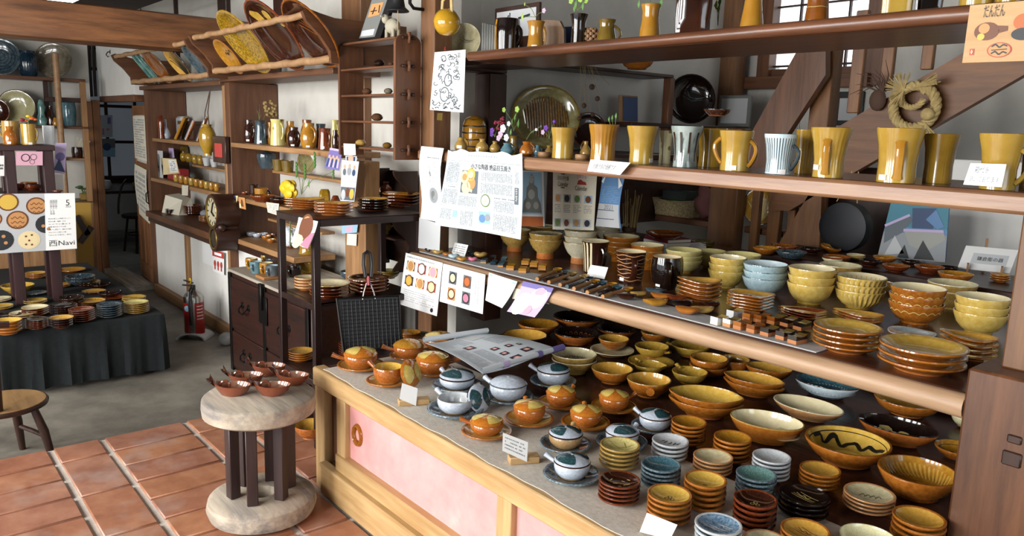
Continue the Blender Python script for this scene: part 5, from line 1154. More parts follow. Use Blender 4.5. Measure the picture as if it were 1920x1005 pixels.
p.fine(.3, .04, .7, .07, 1, 12, 'ink_lt'); p.fine(.08, .46, .18, .475, 1, 8, 'ink_grey'); p.fine(.66, .545, .92, .565, 1, 14, 'ink_grey'); p.done()
p = hang('magazine_page', 'tall white magazine page with torn top hanging on the shelf post', 'sheet', (790, 274), (832, 278), (822, 417), (787, 409), 'paper_white', YG, curl=lambda u, v: .01*math.sin(v*6))
p.rect(.42, .55, .88, .75, 'pr_lgrey'); p.disc(.62, .65, .2, 'pr_grey').disc(.62, .65, .12, 'pr_stone', lay=3); p.fine(.35, .18, .9, .5, 6, 30, 'ink_lt', vert=True); p.line([(.5, .33), (.55, .39)], .006, 'ink_grey'); p.fine(.35, .13, .9, .15, 1, 8, 'ink_grey'); p.done()
p = hang('torn_note', 'dog-eared handwritten paper strip taped to the mug shelf edge', 'note', (1107, 299), (1190, 305), (1170, 328), (1101, 321), 'paper_white', 1.985, curl=lambda u, v: .02*u*u)
p.text('台焼き別の価格です', .42, .5, .02, 'ink_grey', width=.6*p.W); p.done()
p = hang('grey_sheet', 'plain grey sheet hanging below the torn magazine page', 'sheet', (786, 408), (826, 420), (824, 470), (784, 465), 'paper_grey', 2.04); p.done()
p = hang('woodcut_print', 'white paper with a dense grey woodcut design pinned to the post', 'print', (815, 98), (873, 93), (869, 211), (806, 206), 'paper_white', 2.035)
random.seed(3)
for i in range(44):
 u, v = random.uniform(.1, .85), random.uniform(.08, .82); r_ = random.uniform(.04, .1); a0 = random.uniform(0, 6)
 p.line([(u+r_*math.cos(a0+t*.5)*(1-t*.06), v+.5*r_*math.sin(a0+t*.5)*(1-t*.06)) for t in range(9)], .0034, 'pr_steel')
for i in range(40):
 u, v = random.uniform(.06, .9), random.uniform(.84, .97); p.line([(u, v), (u+random.uniform(-.08, .08), v+random.uniform(-.04, .02))], .0045, 'pr_steel')
p.text('窯', .76, .30, .02, 'pr_steel').text('日', .78, .2, .016, 'pr_steel').text('湯', .8, .08, .018, 'pr_steel'); p.disc(.5, .48, .12, 'pr_steel', r0=.8); p.disc(.42, .72, .14, 'pr_steel', r0=.85); p.done()
tag(obj('push_pin', MB().lathe([(0, 0), (.004, 0), (.006, .004), (.003, .01), (.005, .014), (0, .015)], 10), 'rubber_red', None, at(835, 94, Y=2.03)), 'red push pin at the top of the woodcut print', 'pin')
p = hang('price_note', 'clear-stand white note with handwriting on the mug shelf beside the handled mug', 'note', (1820, 306), (1887, 308), (1878, 351), (1806, 346), 'laminate', 2.0, lean if False else None)
p.text('箱代を', .38, .28, .016, 'ink_grey', width=.4*p.W).text('頂いております', .5, .70, .014, 'ink_grey', width=.8*p.W); p.done()
# ================= mugs on the mug shelf =================
def mug(cx, ytop, w, ybase, Y, mats, label, taper=.86, flare=1.0, name='mug', **k):
 h = ybase-ytop; hw = w/2
 pts = [(ybase, hw*taper), (ybase-.06*h, hw*taper*1.0), (ybase-.35*h, hw*(taper*.97)), (ybase-.7*h, hw*(taper*.45+.5)), (ytop+.06*h, hw*.985), (ytop, hw*flare)]
 return vessel(name, label, 'mug', cx, pts, mats, GZ, Y=Y, group='mustard mugs on the mug shelf' if mats[2] == 'mustard' else None, **k)
MU = ('mustard', 'mustard', 'mustard', 'amber_out')
HN = ('honey', 'mustard', 'honey', 'amber_out')
mug(1055, 233, 47, 289, 2.10, MU, 'plain mustard tumbler beside the pansy vases', .86, name='tumbler')
mug(1130, 226, 57, 293, 2.09, HN, 'honey tumbler with vertical ribs above the torn note', .82, flute=(22, .05, 0), sticker=(-2.0, .08), name='tumbler')
mug(1202, 230, 60, 299, 2.09, MU, 'plain mustard tumbler above the torn note corner', .76, sticker=(-.6, .1), name='tumbler')
mug(1246, 237, 26, 298, 2.20, ('cream_in', 'cream_in', 'cream_spot', 'peach'), 'cream spotted cup half hidden behind the swirled cup', .85, name='cup')
mug(1284, 233, 61, 308, 2.08, ('slate', 'dark_brown', 'swirl', 'grey_white'), 'swirled cup in grey-green and brown diagonal flutes', .74, flute=(7, .09, 1.9), name='swirled_cup', extra=stripes_on(0, -2.6, -.7, 4, 'dark_brown', .14, .15, .85))
mug(1332, 232, 58, 302, 2.21, ('mustard', 'mustard_dk', 'mustard_dk', 'brown'), 'dark mustard mug behind the two-handled mug', .8)
mug(1377, 240, 66, 313, 2.08, MU, 'mustard mug with two scrolled handles', .84, handle=[(-.35, .12, .75, .42, .13, 'honey'), (3.3, .2, .8, .42, .12, 'honey')], sticker=(-1.7, .08))
mug(1459, 243, 63, 316, 2.07, ('slate', 'blue_rim', 'ice_in', 'slate'), 'pale blue mug with dark vertical stripes and curled handle', .78, flute=(26, .03, 0), handle=(-.35, .12, .72, .45, .11, 'slate'), extra=stripes_on(0, -2.9, -.3, 15, 'slate', .05, .04, .9), sticker=(-1.3, .06))
mug(1508, 238, 44, 318, 2.20, ('mustard', 'mustard', 'mustard_dk', 'brown'), 'ribbed mustard mug behind the diagonally ribbed one', .85, flute=(20, .05, .6))
mug(1552, 236, 80, 327, 2.07, ('honey', 'mustard', 'mustard', 'amber_out'), 'mustard mug with fine diagonal ribs and handle towards the aisle', .74, flute=(24, .045, -.9), handle=(-1.75, .08, .75, .22, .12, 'honey'), sticker=(-2.5, .2))
mug(1679, 237, 93, 336, 2.06, MU, 'large plain mustard mug with handle towards the aisle', .80, handle=(-1.5, .08, .75, .2, .13, 'honey'), sticker=(-2.3, .09))
mug(1757, 244, 70, 334, 2.17, ('mustard', 'mustard_dk', 'mustard_dk', 'brown'), 'dark mustard mug standing behind the largest mug', .8)
mug(1870, 242, 94, 344, 2.07, MU, 'mustard mug with big side handle behind the handwritten note', .74, handle=(-.25, .12, .72, .5, .12, 'mustard'))
mug(1935, 243, 60, 342, 2.16, ('mustard', 'mustard_dk', 'mustard_dk', 'brown'), 'dark mustard mug at the shelf end by the plaque', .8)
# ---------------- small vases and flowers on the mug shelf ----------------
def vase(cx, yb, prof_, mats, label, Y, z0=None, **k): return vessel('bud_vase', label, 'vase', cx, [(yb-h, w) for h, w in prof_], mats, GZ if z0 is None else z0, Y=Y, wall=.12, **k)
AM = ('brown', 'tan', 'tan', 'amber_out')
BV = [(0, 7), (3, 11), (9, 12.5), (15, 10), (20, 5), (22, 5), (25, 6)]
vase(864, 277, [(0, 8), (3, 11.5), (9, 12), (15, 9), (19, 5.5), (24, 6.5)], ('brown', 'tan', 'tan', 'amber_out'), 'tan loop-handled bud vase beside the woodcut print', 2.12, handle=(-.2, .35, .95, .35, .12), sticker=(-1.8, .3))
vase(904, 280, BV, ('brown', 'amber_out', 'tan', 'tan'), 'tan gourd-shaped bud vase above the newspaper cutting', 2.10, sticker=(-2.5, .2))
vase(928, 277, [(h*.85, w*.85) for h, w in BV], AM, 'small tan bud vase with red berries', 2.14)
vase(951, 284, [(0, 9), (3, 12), (8, 13), (13, 10), (17, 7), (21, 8)], ('slate', 'slate', 'blue_vase', 'slate'), 'blue-green bud vase filled with pale pansies', 2.08, handle=(-.3, .3, .9, .35, .12, 'slate'))
vase(963, 276, [(0, 6), (4, 9), (16, 9), (22, 7), (32, 9)], ('olive', 'brown', 'olive', 'olive'), 'tall olive bud vase with yellow-green flowers', 2.22)
vase(987, 286, [(0, 8), (4, 13), (10, 13.5), (17, 10), (21, 6.5), (26, 8)], ('brown', 'amber_out', 'amber_out', 'amber_out'), 'orange and tan bud pitcher with long thin stems', 2.08, handle=(-.4, .3, .95, .3, .12))
vase(1009, 280, [(0, 6), (4, 8), (10, 8), (15, 4), (19, 5)], ('slate', 'slate', 'blue_vase', 'slate'), 'small blue-grey bud vase behind the orange pitcher', 2.18)
vase(1030, 276, [(0, 6), (4, 8), (10, 8), (15, 4), (19, 5)], AM, 'tan bud vase with violet flowers behind the plain tumbler', 2.2)
vase(1098, 282, [(0, 8), (5, 11), (13, 11), (20, 7), (26, 4), (32, 4.5)], ('brown', 'tan', 'tan', 'tan'), 'tan bud vase with a tall loop handle behind the ribbed tumbler', 2.18, handle=(2.6, .5, .98, .35, .1, 'brown'))
for cx, yb, lb in ((1021, 284, 'beside the plain tumbler'), (1092, 287, 'behind the ribbed tumbler')):
 P = at(cx, yb, Y=2.13); tag(obj('wooden_coaster', MB().lathe([(0, 0), (.026, 0), (.028, .004), (.028, .014), (.026, .018), (0, .018)], 18), wd('light', 'x'), None, (P.x, 2.13, GZ+.0005)), 'thick round wooden coaster %s' % lb, 'coaster')
def flower(name, label, cx, yb, Y, stems, z0, group=None):
 """stems: (px, py, head_radius_px, head material, kind)"""
 B0 = at(cx, yb, Y=Y); d = (B0-CAM).dot(FW)/FPX
 t = thing(name, label, 'flower', B0, 0)
 for (px, py, r, mt, kind) in stems:
  E = at(px, py, Y=Y+random.uniform(-.015, .015))-B0; r *= d
  obj('stem', MB().tube([(0, 0, 0), (E.x*.35, E.y*.4, E.z*.6), tuple(E)], .0012 if kind != 'wheat' else .0016, 5), 'stem', t)
  b = MB()
  if kind == 'pansy':
   for i in range(5): a = 2*PI*i/5; b.ball((math.cos(a)*r*.55+E.x, E.y-.3*r, math.sin(a)*r*.55+E.z), (r*.55, r*.25, r*.5), 8, 5)
  elif kind == 'ball': b.ball(tuple(E), r, 8, 6)
  elif kind == 'berries':
   for i in range(12): q = Vector((random.uniform(-1, 1), random.uniform(-.6, .6), random.uniform(-1.2, 1.2)))*r; b.ball(tuple(E+q), r*.36, 6, 4)
  elif kind == 'leaf':
   b.add([tuple(E+Vector(v)*r) for v in ((0, 0, -1), (.45, -.15, 0), (0, .1, 1.2), (-.45, -.15, 0), (0, -.25, 0))], [(0, 1, 4), (1, 2, 4), (2, 3, 4), (3, 0, 4), (0, 3, 2, 1)])
  elif kind == 'wheat':
   for i in range(9): b.ball((E.x+(.4*r if i % 2 else -.4*r)*.5, E.y, E.z-r*2+r*.5*i), (r*.35, r*.35, r*.5), 6, 4)
  elif kind == 'puff':
   for i in range(40):
    q = Vector((random.gauss(0, 1), random.gauss(0, 1), random.gauss(0, 1))).normalized()*r*random.uniform(.6, 1); b.ball(tuple(E+q), r*.2, 6, 4)
  o = obj('leaf' if kind == 'leaf' else 'blossom', b, mt, t)
  if kind in ('berries', 'puff'): o['kind'] = 'stuff'
 return t
flower('pansies', 'pale pink and white pansies with a violet bloom in the blue-green vase', 951, 264, 2.08, [(940, 252, 7, 'petal_pink', 'pansy'), (951, 258, 7, 'petal_white', 'pansy'), (945, 241, 8, 'petal_white', 'pansy'), (936, 259, 6, 'petal_pink', 'pansy'), (958, 248, 6, 'leaf', 'leaf'), (955, 232, 5, 'petal_white', 'pansy')], GZ)
flower('berry_sprig', 'sprig of dark red berries with a violet flower in the tan bud vase', 928, 257, 2.14, [(934, 233, 9, 'petal_red', 'berries'), (940, 226, 6, 'petal_red', 'berries'), (924, 245, 6, 'petal_violet', 'pansy'), (923, 252, 5, 'petal_violet', 'pansy')], GZ)
flower('yellow_sprigs', 'yellow-green sprigs in the tall olive vase', 963, 246, 2.22, [(946, 206, 5, 'leaf_lt', 'pansy'), (971, 205, 6, 'leaf_lt', 'pansy'), (966, 222, 8, 'leaf', 'leaf'), (972, 232, 8, 'leaf', 'leaf'), (960, 230, 7, 'leaf', 'leaf')], GZ)
flower('thin_sprigs', 'two thin stems with small pale buds in the orange pitcher', 987, 262, 2.08, [(1006, 243, 3, 'petal_white', 'ball'), (1014, 237, 4, 'slate', 'leaf')], GZ)
flower('violet_sprigs', 'violet blossoms beside the plain mustard tumbler', 1030, 260, 2.2, [(1025, 240, 6, 'petal_violet', 'pansy'), (1019, 248, 5, 'petal_pink', 'pansy'), (1040, 228, 4, 'petal_violet', 'ball')], GZ)
flower('green_sprout', 'green leaves rising behind the ribbed tumbler', 1150, 290, 2.25, [(1148, 222, 6, 'leaf', 'leaf'), (1155, 218, 6, 'leaf', 'leaf'), (1142, 224, 5, 'leaf', 'leaf')], GZ)
# striped jar between the posts
vessel('striped_jar', 'broad amber jar with black painted bands behind the bud vases', 'jar', 889, [(278, 20), (272, 22), (250, 23), (232, 22), (222, 18), (216, 10)], ('brown', 'honey', 'honey', 'honey'), GZ, Y=2.30, extra=bands_on(5, 'mark_black', .004, .02), open_=False)
# plates standing at the alcove wall
def standing_plate(px, py, r, base, normal, mats, label, shape='plate', asp=1.0, dec=None, dmat='mark_black', name='standing_plate', scz=1.0, rotn=0.0, X=None, Y=None, z0=None):
 P = at(px, py, X=X, Y=Y); n = Vector(normal).normalized()
 o = obj(name, potmesh(shape), mats, None, (0, 0, 0), 0, (r, r*asp, r*scz), True)
 q = n.to_track_quat('Z', 'Y') @ Matrix.Rotation(rotn, 3, 'Z').to_quaternion(); o.rotation_euler = q.to_euler()
 vert = max(math.hypot(1, 0)*abs((q @ Vector((math.cos(a)*r, math.sin(a)*r*asp, 0))).z) for a in [PI*i/24 for i in range(24)])
 z = P.z if z0 is None else z0+vert+.002
 o.location = (P.x, P.y, z); tag(o, label, 'plate')
 if dec: d_ = obj('painted_marks', decmesh(dec, shape), dmat, o, onobj=True); d_['kind'] = 'stuff'
 return o
sp = standing_plate(1022, 231, .185, None, (.80, -.58, .22), GL['olive'], 'large olive oval plate with ribbed brown centre standing at the wall', asp=.92, X=-3.18, z0=GZ)
cb = MB()
for i in range(17): x = -.62+.0775*i; h_ = math.sqrt(max(0, .66**2-x*x)); cb.tube([(x+.05, -h_, .10), (x-.03, h_, .10)], .034, 6)
cc = obj('ribbed_centre', cb, 'bark', sp); cc['kind'] = 'stuff'
standing_plate(1104, 226, .105, None, (.85, -.5, .2), GL['brown'], 'round dark brown plate with dried twigs in front', X=-3.2, z0=GZ)
tg = thing('dried_twigs', 'dried twigs with brown pods hanging before the round dark plate', 'twigs', at(1100, 118, X=-3.03))
random.seed(5); o0 = tg.location
for i in range(9):
 e = at(1085+i*7+random.uniform(-5, 5), random.uniform(150, 215), X=-3.03)-o0; s0 = Vector((0, (i-4)*.012, 0))
 obj('twig', MB().tube([tuple(s0), tuple(s0*.5+e*.5+Vector((0, random.uniform(-.02, .02), 0))), tuple(e)], .0012, 4), 'dry', tg)
for px, py, r in ((1110, 163, .016), (1120, 185, .014), (1095, 198, .014), (1111, 215, .013), (1086, 222, .012)):
 obj('pod', MB().ball(tuple(at(px, py, X=-3.03)-o0), r, 8, 6), 'twig', tg)
tag(bbox('small_card', *(lambda a, b: (a.x-.004, a.x, a.y, b.y, b.z, a.z))(at(891, 194, X=-3.28), at(905, 216, X=-3.28)), 'cardboard'), 'small brown card on the wall behind the striped jar', 'card')
# alcove shelves along the wall
sh = thing('alcove_shelf', 'dark two-tier shelf fixed along the alcove wall', 'shelf', (-3.18, 3.3, 1.4))
bbox('upper_board', -3.299, -3.06, 2.62, 3.78, 1.823, 1.843, wd('dark', 'y'), sh); bbox('end_post', -3.10, -3.05, 3.73, 3.78, 1.40, 1.823, wd('mid', 'z'), sh); bbox('lower_board', -3.299, -3.0, 3.36, 4.5, 1.53, 1.555, wd('dark', 'y'), sh)
LZ = 1.5555
bk = thing('blue_picture', 'dark blue picture in a light wooden frame on the alcove shelf', 'picture', at(1180, 212, X=-3.14))
bk.location.z = LZ; a_, b_ = at(1163, 212, X=-3.14), at(1198, 212, X=-3.14); w_ = (b_-a_).length; h_ = .155
obj('frame', MB().box(-.008, .0, -w_/2, w_/2, 0, h_), wd('light', 'z'), bk); obj('picture', MB().box(.0, .004, -w_/2+.03, w_/2-.006, .008, h_-.008), 'pr_navy', bk); bk.rotation_euler = (0, -.08, 0)
standing_plate(1294, 157, .155, None, (.78, -.60, .12), GL['black'], 'large glossy black plate leaning on the alcove wall', asp=1.0, X=-3.17, z0=LZ, dec='brush', dmat='grey_dark', shape='dish', scz=.7)
stack(1345, 205, 52, LZ, 1, 'dish', 'black', 'wide black bowl on the alcove shelf beside the big black plate', cat='bowl')
stack(1195, 115, 60, 1.8435, 1, 'dish', 'honey', 'amber dish on the upper alcove board', cat='dish')
fr = thing('grey_picture', 'grey framed picture leaning at the alcove corner behind the brace', 'picture', at(1418, 228, X=-3.0)); fr.location.z = LZ
fr.location = (-3.06, 4.42, LZ); obj('frame', MB().box(-.12, .12, -.01, .01, 0, .2), 'pr_stone', fr); obj('picture', MB().box(-.1, .1, -.014, -.01, .02, .18), 'pr_lgrey', fr)
# ================= upper shelf =================
UY = 2.10
def up(name, label, cat, cx, pts, mats, Y=UY, **k): return vessel(name, label, cat, cx, pts, mats, UZ, Y=Y, **k)
up('tall_mug', 'glossy black mug with an amber stripe on the upper shelf', 'mug', 951, [(84, 23), (60, 24), (40, 24), (26, 22)], ('brown', 'amber_out', 'black', 'black'), Y=2.09, handle=(-.6, .2, .75, .3, .12), extra=stripes_on(0, -2.75, -2.45, 1, 'honey', .35))
up('amber_pitcher', 'amber pitcher with a small lip and pink blossoms on the upper shelf', 'pitcher', 1004, [(79, 16), (60, 14), (45, 13), (33, 15), (29, 17)], ('brown', 'honey', 'honey', 'amber_out'), sticker=(-1.7, .06), handle=(-.2, .15, .8, .3, .1))
up('waisted_vase', 'black waisted vase with green flowers on the upper shelf', 'vase', 1084, [(74, 14), (50, 13), (35, 13), (24, 15), (18, 17)], ('black', 'black', 'black', 'black'))
up('olive_pitcher', 'olive brown pitcher with side handle on the upper shelf', 'pitcher', 1137, [(69, 19), (55, 18), (40, 14), (30, 15), (25, 17)], ('olive', 'olive', 'olive', 'brown'), handle=(-.2, .1, .75, .5, .12), Y=2.13)
up('waisted_vase', 'amber waisted vase with green stalks on the upper shelf', 'vase', 1218, [(65, 20), (50, 19), (30, 16), (15, 16), (3, 19)], ('brown', 'honey', 'honey', 'amber_out'))
up('square_vase', 'tall dark streaked vase on the upper shelf', 'vase', 1298, [(57, 32), (30, 33), (5, 34), (-20, 34), (-30, 32)], ('black', 'black', 'dark_brown', 'dark_brown'), sq=1.0, flute=(5, .06, .6))
up('waisted_vase', 'amber-brown bottle vase beside the shoji window on the upper shelf', 'vase', 1409, [(47, 23), (30, 21), (10, 18), (-15, 15), (-35, 17)], ('brown', 'honey', 'honey', 'amber_out'))
up('waisted_vase', 'brown vase with pale incised lines on the upper shelf', 'vase', 1531, [(36, 24), (15, 22), (-5, 20), (-25, 21)], ('brown', 'brown', 'brown', 'brown'), extra=bands_on(3, 'mark_pale', .004, .006))
up('square_pot', 'square mustard pot on the upper shelf', 'pot', 1680, [(25, 29), (5, 29), (-20, 30)], ('mustard_dk', 'mustard', 'mustard', 'mustard'), sq=1.0)
up('square_pot', 'dark square pot beside the mustard one on the upper shelf', 'pot', 1740, [(20, 26), (0, 26), (-20, 27)], ('black', 'black', 'black', 'black'), sq=1.0, Y=2.25)
up('mustard_pot', 'low mustard pot above the wooden plaque', 'pot', 1830, [(13, 32), (0, 34), (-25, 35)], ('mustard_dk', 'mustard', 'mustard', 'mustard'), Y=2.12)
up('mustard_pot', 'olive mustard pot at the end of the upper shelf', 'pot', 1895, [(10, 30), (0, 32), (-25, 33)], ('mustard_dk', 'mustard', 'mustard_dk', 'mustard'), Y=2.12)
flower('green_flowers', 'yellow-green flowers in the black waisted vase', 1084, 20, UY, [(1072, 2, 6, 'leaf_lt', 'pansy'), (1090, -2, 7, 'leaf_lt', 'pansy'), (1080, 8, 8, 'leaf', 'leaf'), (1093, 12, 8, 'leaf', 'leaf'), (1100, 2, 5, 'leaf_lt', 'pansy'), (1077, 16, 7, 'leaf', 'leaf')], UZ)
flower('long_stalks', 'long green stalks in the amber waisted vase', 1218, 4, UY, [(1198, 8, 8, 'leaf', 'leaf'), (1240, 6, 9, 'leaf', 'leaf'), (1222, -10, 6, 'leaf', 'leaf')], UZ)
flower('pitcher_sprig', 'thin sprig with a pale blossom in the amber pitcher', 1004, 32, UY, [(984, 8, 4, 'leaf_lt', 'leaf'), (1021, 20, 5, 'petal_pink', 'pansy'), (980, 32, 8, 'leaf_lt', 'leaf')], UZ)
flower('leaf_cluster', 'crumpled green leaf cluster on the upper shelf beside the dark vase', 1346, 48, 2.2, [(1343, 10, 9, 'leaf_lt', 'leaf'), (1350, 4, 9, 'leaf', 'leaf'), (1348, 16, 9, 'leaf_lt', 'leaf')], UZ)
# other upper-shelf things
P = at(1035, 78, Y=2.2); a = MB(); N = 9
a.prism([(-.07, 0, 0), (.055, 0, 0), (.05, 0, .085), (.03, 0, .12), (-.03, 0, .125), (-.07, 0, .12)], (0, .022, 0)); tag(obj('wood_slab', a, wood('slab', '5a3a18', '8a6230', 'z', .5), None, (P.x, 2.2, UZ+.0005), .4), 'upright grained wood slab between the amber pitcher and blue box', 'slab')
P = at(1062, 76, Y=2.3); tag(obj('blue_box', MB().box(-.06, .06, 0, .05, 0, .11), 'pr_navy', None, (P.x, 2.3, UZ+.0005), .3), 'dark blue box behind the black waisted vase', 'box')
P = at(1108, 72, Y=2.14); b = MB()
for i in range(7):
 for j in range(8): t_ = 2*PI*j/8+i*.4; r_ = .028*math.sin(PI*(i+1.2)/9); b.ball((r_*math.cos(t_), r_*math.sin(t_), .006+.0085*i), .008, 6, 4)
b.ball((0, 0, .03), (.02, .02, .028), 8, 6); o = tag(obj('pine_cone', b, 'bark_wood', None, (P.x, 2.14, UZ+.002)), 'brown pine cone on the upper shelf beside the olive pitcher', 'pine cone')
P = at(912, 84, Y=2.3); t = thing('framed_drawing', 'tilted dark frame with a pale drawing behind the tall mug', 'picture', (P.x, 2.36, UZ+.001)); obj('frame', MB().box(-.02, .30, 0, .014, 0, .24), wd('dark', 'x'), t); obj('drawing', MB().box(.0, .28, -.003, 0, .10, .22), 'pr_lgrey', t); obj('sketch_lines', MB().beam((.04, -.004, .12), (.09, -.004, .2), .002, .006).beam((.10, -.004, .12), (.10, -.004, .21), .002, .006).beam((.16, -.004, .18), (.24, -.004, .19), .002, .01), 'ink', t)['kind'] = 'stuff'
P = at(925, 86, Y=2.22); t = thing('paper_stack', 'stack of grey-edged sheets standing behind the tall mug', 'paper', (P.x-.06, 2.2, UZ+.001))
for i in range(12): obj('sheet', MB().box(i*.009, i*.009+.005, 0, .11, 0, .15-.002*i, 0, .0005), 'pr_stone' if i % 2 else 'pr_stone2', t)
standing_plate(872, 48, .085, None, (.55, -.8, .15), GL['paleb'], 'pale round plate with a black bird drawing on the shelf end', Y=2.26, z0=UZ, dec='brush')
# hanging gourd bottle on the post
g = thing('gourd_bottle', 'shiny yellow round bottle with a neck, hung by a strap on the post', 'bottle', at(838, 42, Y=1.99))
o = obj('bottle_body', MB().lathe([(0, -.068), (.03, -.062), (.056, -.035), (.066, 0), (.06, .03), (.042, .054), (.02, .064), (.013, .07), (.012, .086), (.016, .096), (.02, .1), (.015, .101), (.008, .09), (.008, .07)], 26), 'gourd', g); o.rotation_euler = (0, -1.25, -.1); o.scale = (.88,)*3
obj('strap', MB().tube([(-.04, 0, .03), (-.035, 0, .09), (-.005, .02, .13), (.03, 0, .09), (.035, 0, .03)], .004, 6, 0, True, 2.5), 'straw', g)
obj('peg', MB().tube([(-.005, .0, .128), (-.005, .065, .128)], .006, 6), 'metal_dark', g)
# wooden plaque with painted pots
C = [at(1819, 10, Y=1.96), at(1935, 0, Y=1.96), at(1928, 114, Y=1.96), at(1804, 118, Y=1.96)]
p = Paper('wooden_plaque', 'pale wooden plaque painted with pots and brush lettering, hung on the upper shelf', 'plaque', *C, wood('plaque', 'b98d5c', 'd3ab7a', 'x', .6), n=(4, 4), thick=.006)
p.text('だんだん', .42, .13, .026, 'ink', width=.34*p.W); p.disc(.33, .47, .20, 'pr_brown', .8).disc(.29, .42, .09, 'pr_tan', lay=3).disc(.25, .56, .06, 'pr_yellow', lay=3).poly([(.47, .38), (.66, .40), (.66, .48), (.5, .52)], 'pr_brown'); p.disc(.9, .35, .16, 'pr_orange', .9).disc(.9, .55, .18, 'pr_dark', .6, lay=3); p.disc(.56, .80, .19, 'pr_red', .7).disc(.56, .80, .17, 'pr_tan', .7, lay=3)
p.line([(.44, .74), (.5, .70), (.56, .76), (.62, .71), (.68, .74)], .003, 'ink', 4).line([(.44, .86), (.5, .82), (.56, .88), (.62, .83), (.68, .86)], .003, 'ink', 4).line([(.44, .80), (.68, .79)], .002, 'ink', 4); p.rect(.10, .76, .17, .87, 'ink_red', lay=2); p.line([(.115, .815), (.155, .815)], .002, 'pr_cream', 4).line([(.135, .78), (.135, .85)], .002, 'pr_cream', 4); p.done()
# ================= posters under the mug shelf =================
YP = 2.46
p = hang('statue_poster', 'poster of a grey stone seated statue on a pale blue ground', 'poster', (980, 320), (1019, 321), (1021, 425), (978, 424), 'paper_white', YP)
p.rect(0, .02, .92, .78, 'pr_sky'); p.poly([(.05, .75), (.08, .55), (.2, .48), (.22, .3), (.33, .24), (.33, .12), (.45, .05), (.57, .12), (.55, .24), (.72, .3), (.74, .48), (.86, .58), (.9, .75)], 'pr_stone', 3); p.disc(.45, .15, .12, 'pr_stone2', 1.1, lay=4).disc(.45, .42, .16, 'pr_stone2', lay=4).disc(.3, .62, .12, 'pr_stone2', lay=4).disc(.66, .62, .12, 'pr_stone2', lay=4); p.rect(0, .82, .95, 1, 'pr_orange'); p.done()
p = hang('craft_calendar', 'white calendar sheet with a red hat emblem and small craft pictures', 'calendar', (1037, 319), (1118, 326), (1112, 432), (1036, 430), 'paper_cream', YP, curl=lambda u, v: .006*math.sin(u*4))
p.text('日本の手仕事', .27, .12, .022, 'ink', width=.28*p.W).text('Calendar', .27, .22, .022, 'ink', width=.26*p.W).line([(.22, .05), (.32, .05)], .004, 'ink').line([(.22, .28), (.32, .28)], .004, 'ink')
p.poly([(.60, .21), (.62, .14), (.68, .12), (.72, .15), (.78, .16), (.80, .21)], 'pr_red'); p.text('Calendar', .69, .27, .022, 'ink', width=.26*p.W)
for i, ch in enumerate('2020'): p.text(ch, .61+.055*i, .08-.02*math.sin(PI*i/3), .015, 'pr_rose')
for j in range(2):
 for i in range(4):
  u, v = .06+.235*i, .39+.42*j; p.rect(u, v, u+.17, v+.14, ('pr_lgrey', 'pr_grey', 'pr_lgrey', 'pr_sky')[(i+j) % 4]); p.disc(u+.085, v+.07, .06, ('pr_tan', 'pr_dark', 'pr_green', 'pr_brown')[(i+2*j) % 4], lay=3); p.fine(u, v+.17, u+.17, v+.32 if j == 0 else .99, 5, 7, 'ink_grey', fill=.4)
p.done()
p = hang('blue_calendar', 'blue and white year calendar with its top corners folded over', 'calendar', (1130, 328), (1172, 330), (1165, 428), (1117, 424), 'pr_blue', YP-.01, curl=lambda u, v: .02*math.sin(v*3)*u)
p.rect(0, .55, .95, 1, 'pr_lgrey'); p.text('2021', .48, .61, .02, 'ink_grey'); p.line([(0, .67), (.75, .67)], .003, 'pr_navy').line([(0, .84), (.75, .84)], .003, 'pr_navy'); p.poly([(.72, 0), (1, .18), (.85, .24)], 'paper_white', 4); p.poly([(0, .12), (.18, 0), (.1, .16)], 'paper_white', 4); p.fine(.1, .2, .9, .52, 10, 14, 'pr_sky', fill=.3); p.done()
# ================= staircase and things behind the display =================
YS = 3.66
def slab(name, pts, Y, depth, mat, label=None, cat=None, parent=None, kind=None):
 P = [at(*q, Y=Y) for q in pts]; c = sum(P, Vector((0, 0, 0)))/len(P); c.z = min(p.z for p in P)
 off = c if parent is None else parent.location
 o = obj(name, MB().prism([p-off for p in P], (0, depth, 0)), mat, parent, c if parent is None else (0, 0, 0))
 if label: tag(o, label, cat)
 return o
st = thing('staircase', 'steep wooden staircase with a broad stringer and slender balusters', 'stairs', at(1560, 470, Y=YS)); st.location.z = 0
slab('stringer', [(1500, 280), (1860, 67), (2330, -212), (2330, -96), (1920, 140), (1590, 330), (1480, 395), (1440, 395)], YS, .05, wood('wood_stair', '5a3519', '80532c', 'x', .5), parent=st)
slab('brace', [(1500, 85), (1548, 85), (1548, 140), (1430, 322), (1368, 322)], YS-.03, .045, wd('mid', 'z'), parent=st)
slab('lower_brace', [(1524, 352), (1541, 352), (1536, 470), (1452, 470)], YS, .05, wd('stair', 'z'), parent=st)
def vpost(name, x0, x1, ya, yb_, Y, mat, parent, dp=.05):
 a, b = at(x0, ya, Y=Y), at(x1, ya, Y=Y); zb = at((x0+x1)/2, yb_, Y=Y).z
 return bbox(name, a.x, b.x, Y, Y+dp, zb, a.z, mat, parent)
vpost('newel_post', 1533, 1571, 40, 520, YS+.051, wd('stair', 'z'), st, .09)
vpost('newel_post', 1340, 1392, 240, 500, YS+.1, wd('stair', 'z'), st, .09)
for x0, x1, ya, yb_ in ((1606, 1629, 20, 212), (1661, 1683, 40, 170), (1735, 1757, 40, 130)): vpost('baluster', x0, x1, ya, yb_, YS+.012, wd('stair', 'z'), st, .03)
for x0, x1 in ((1416, 1430), (1448, 1471), (1486, 1500)): vpost('baluster', x0, x1, 300, 480, YS+.06, wd('stair', 'z'), st, .04)
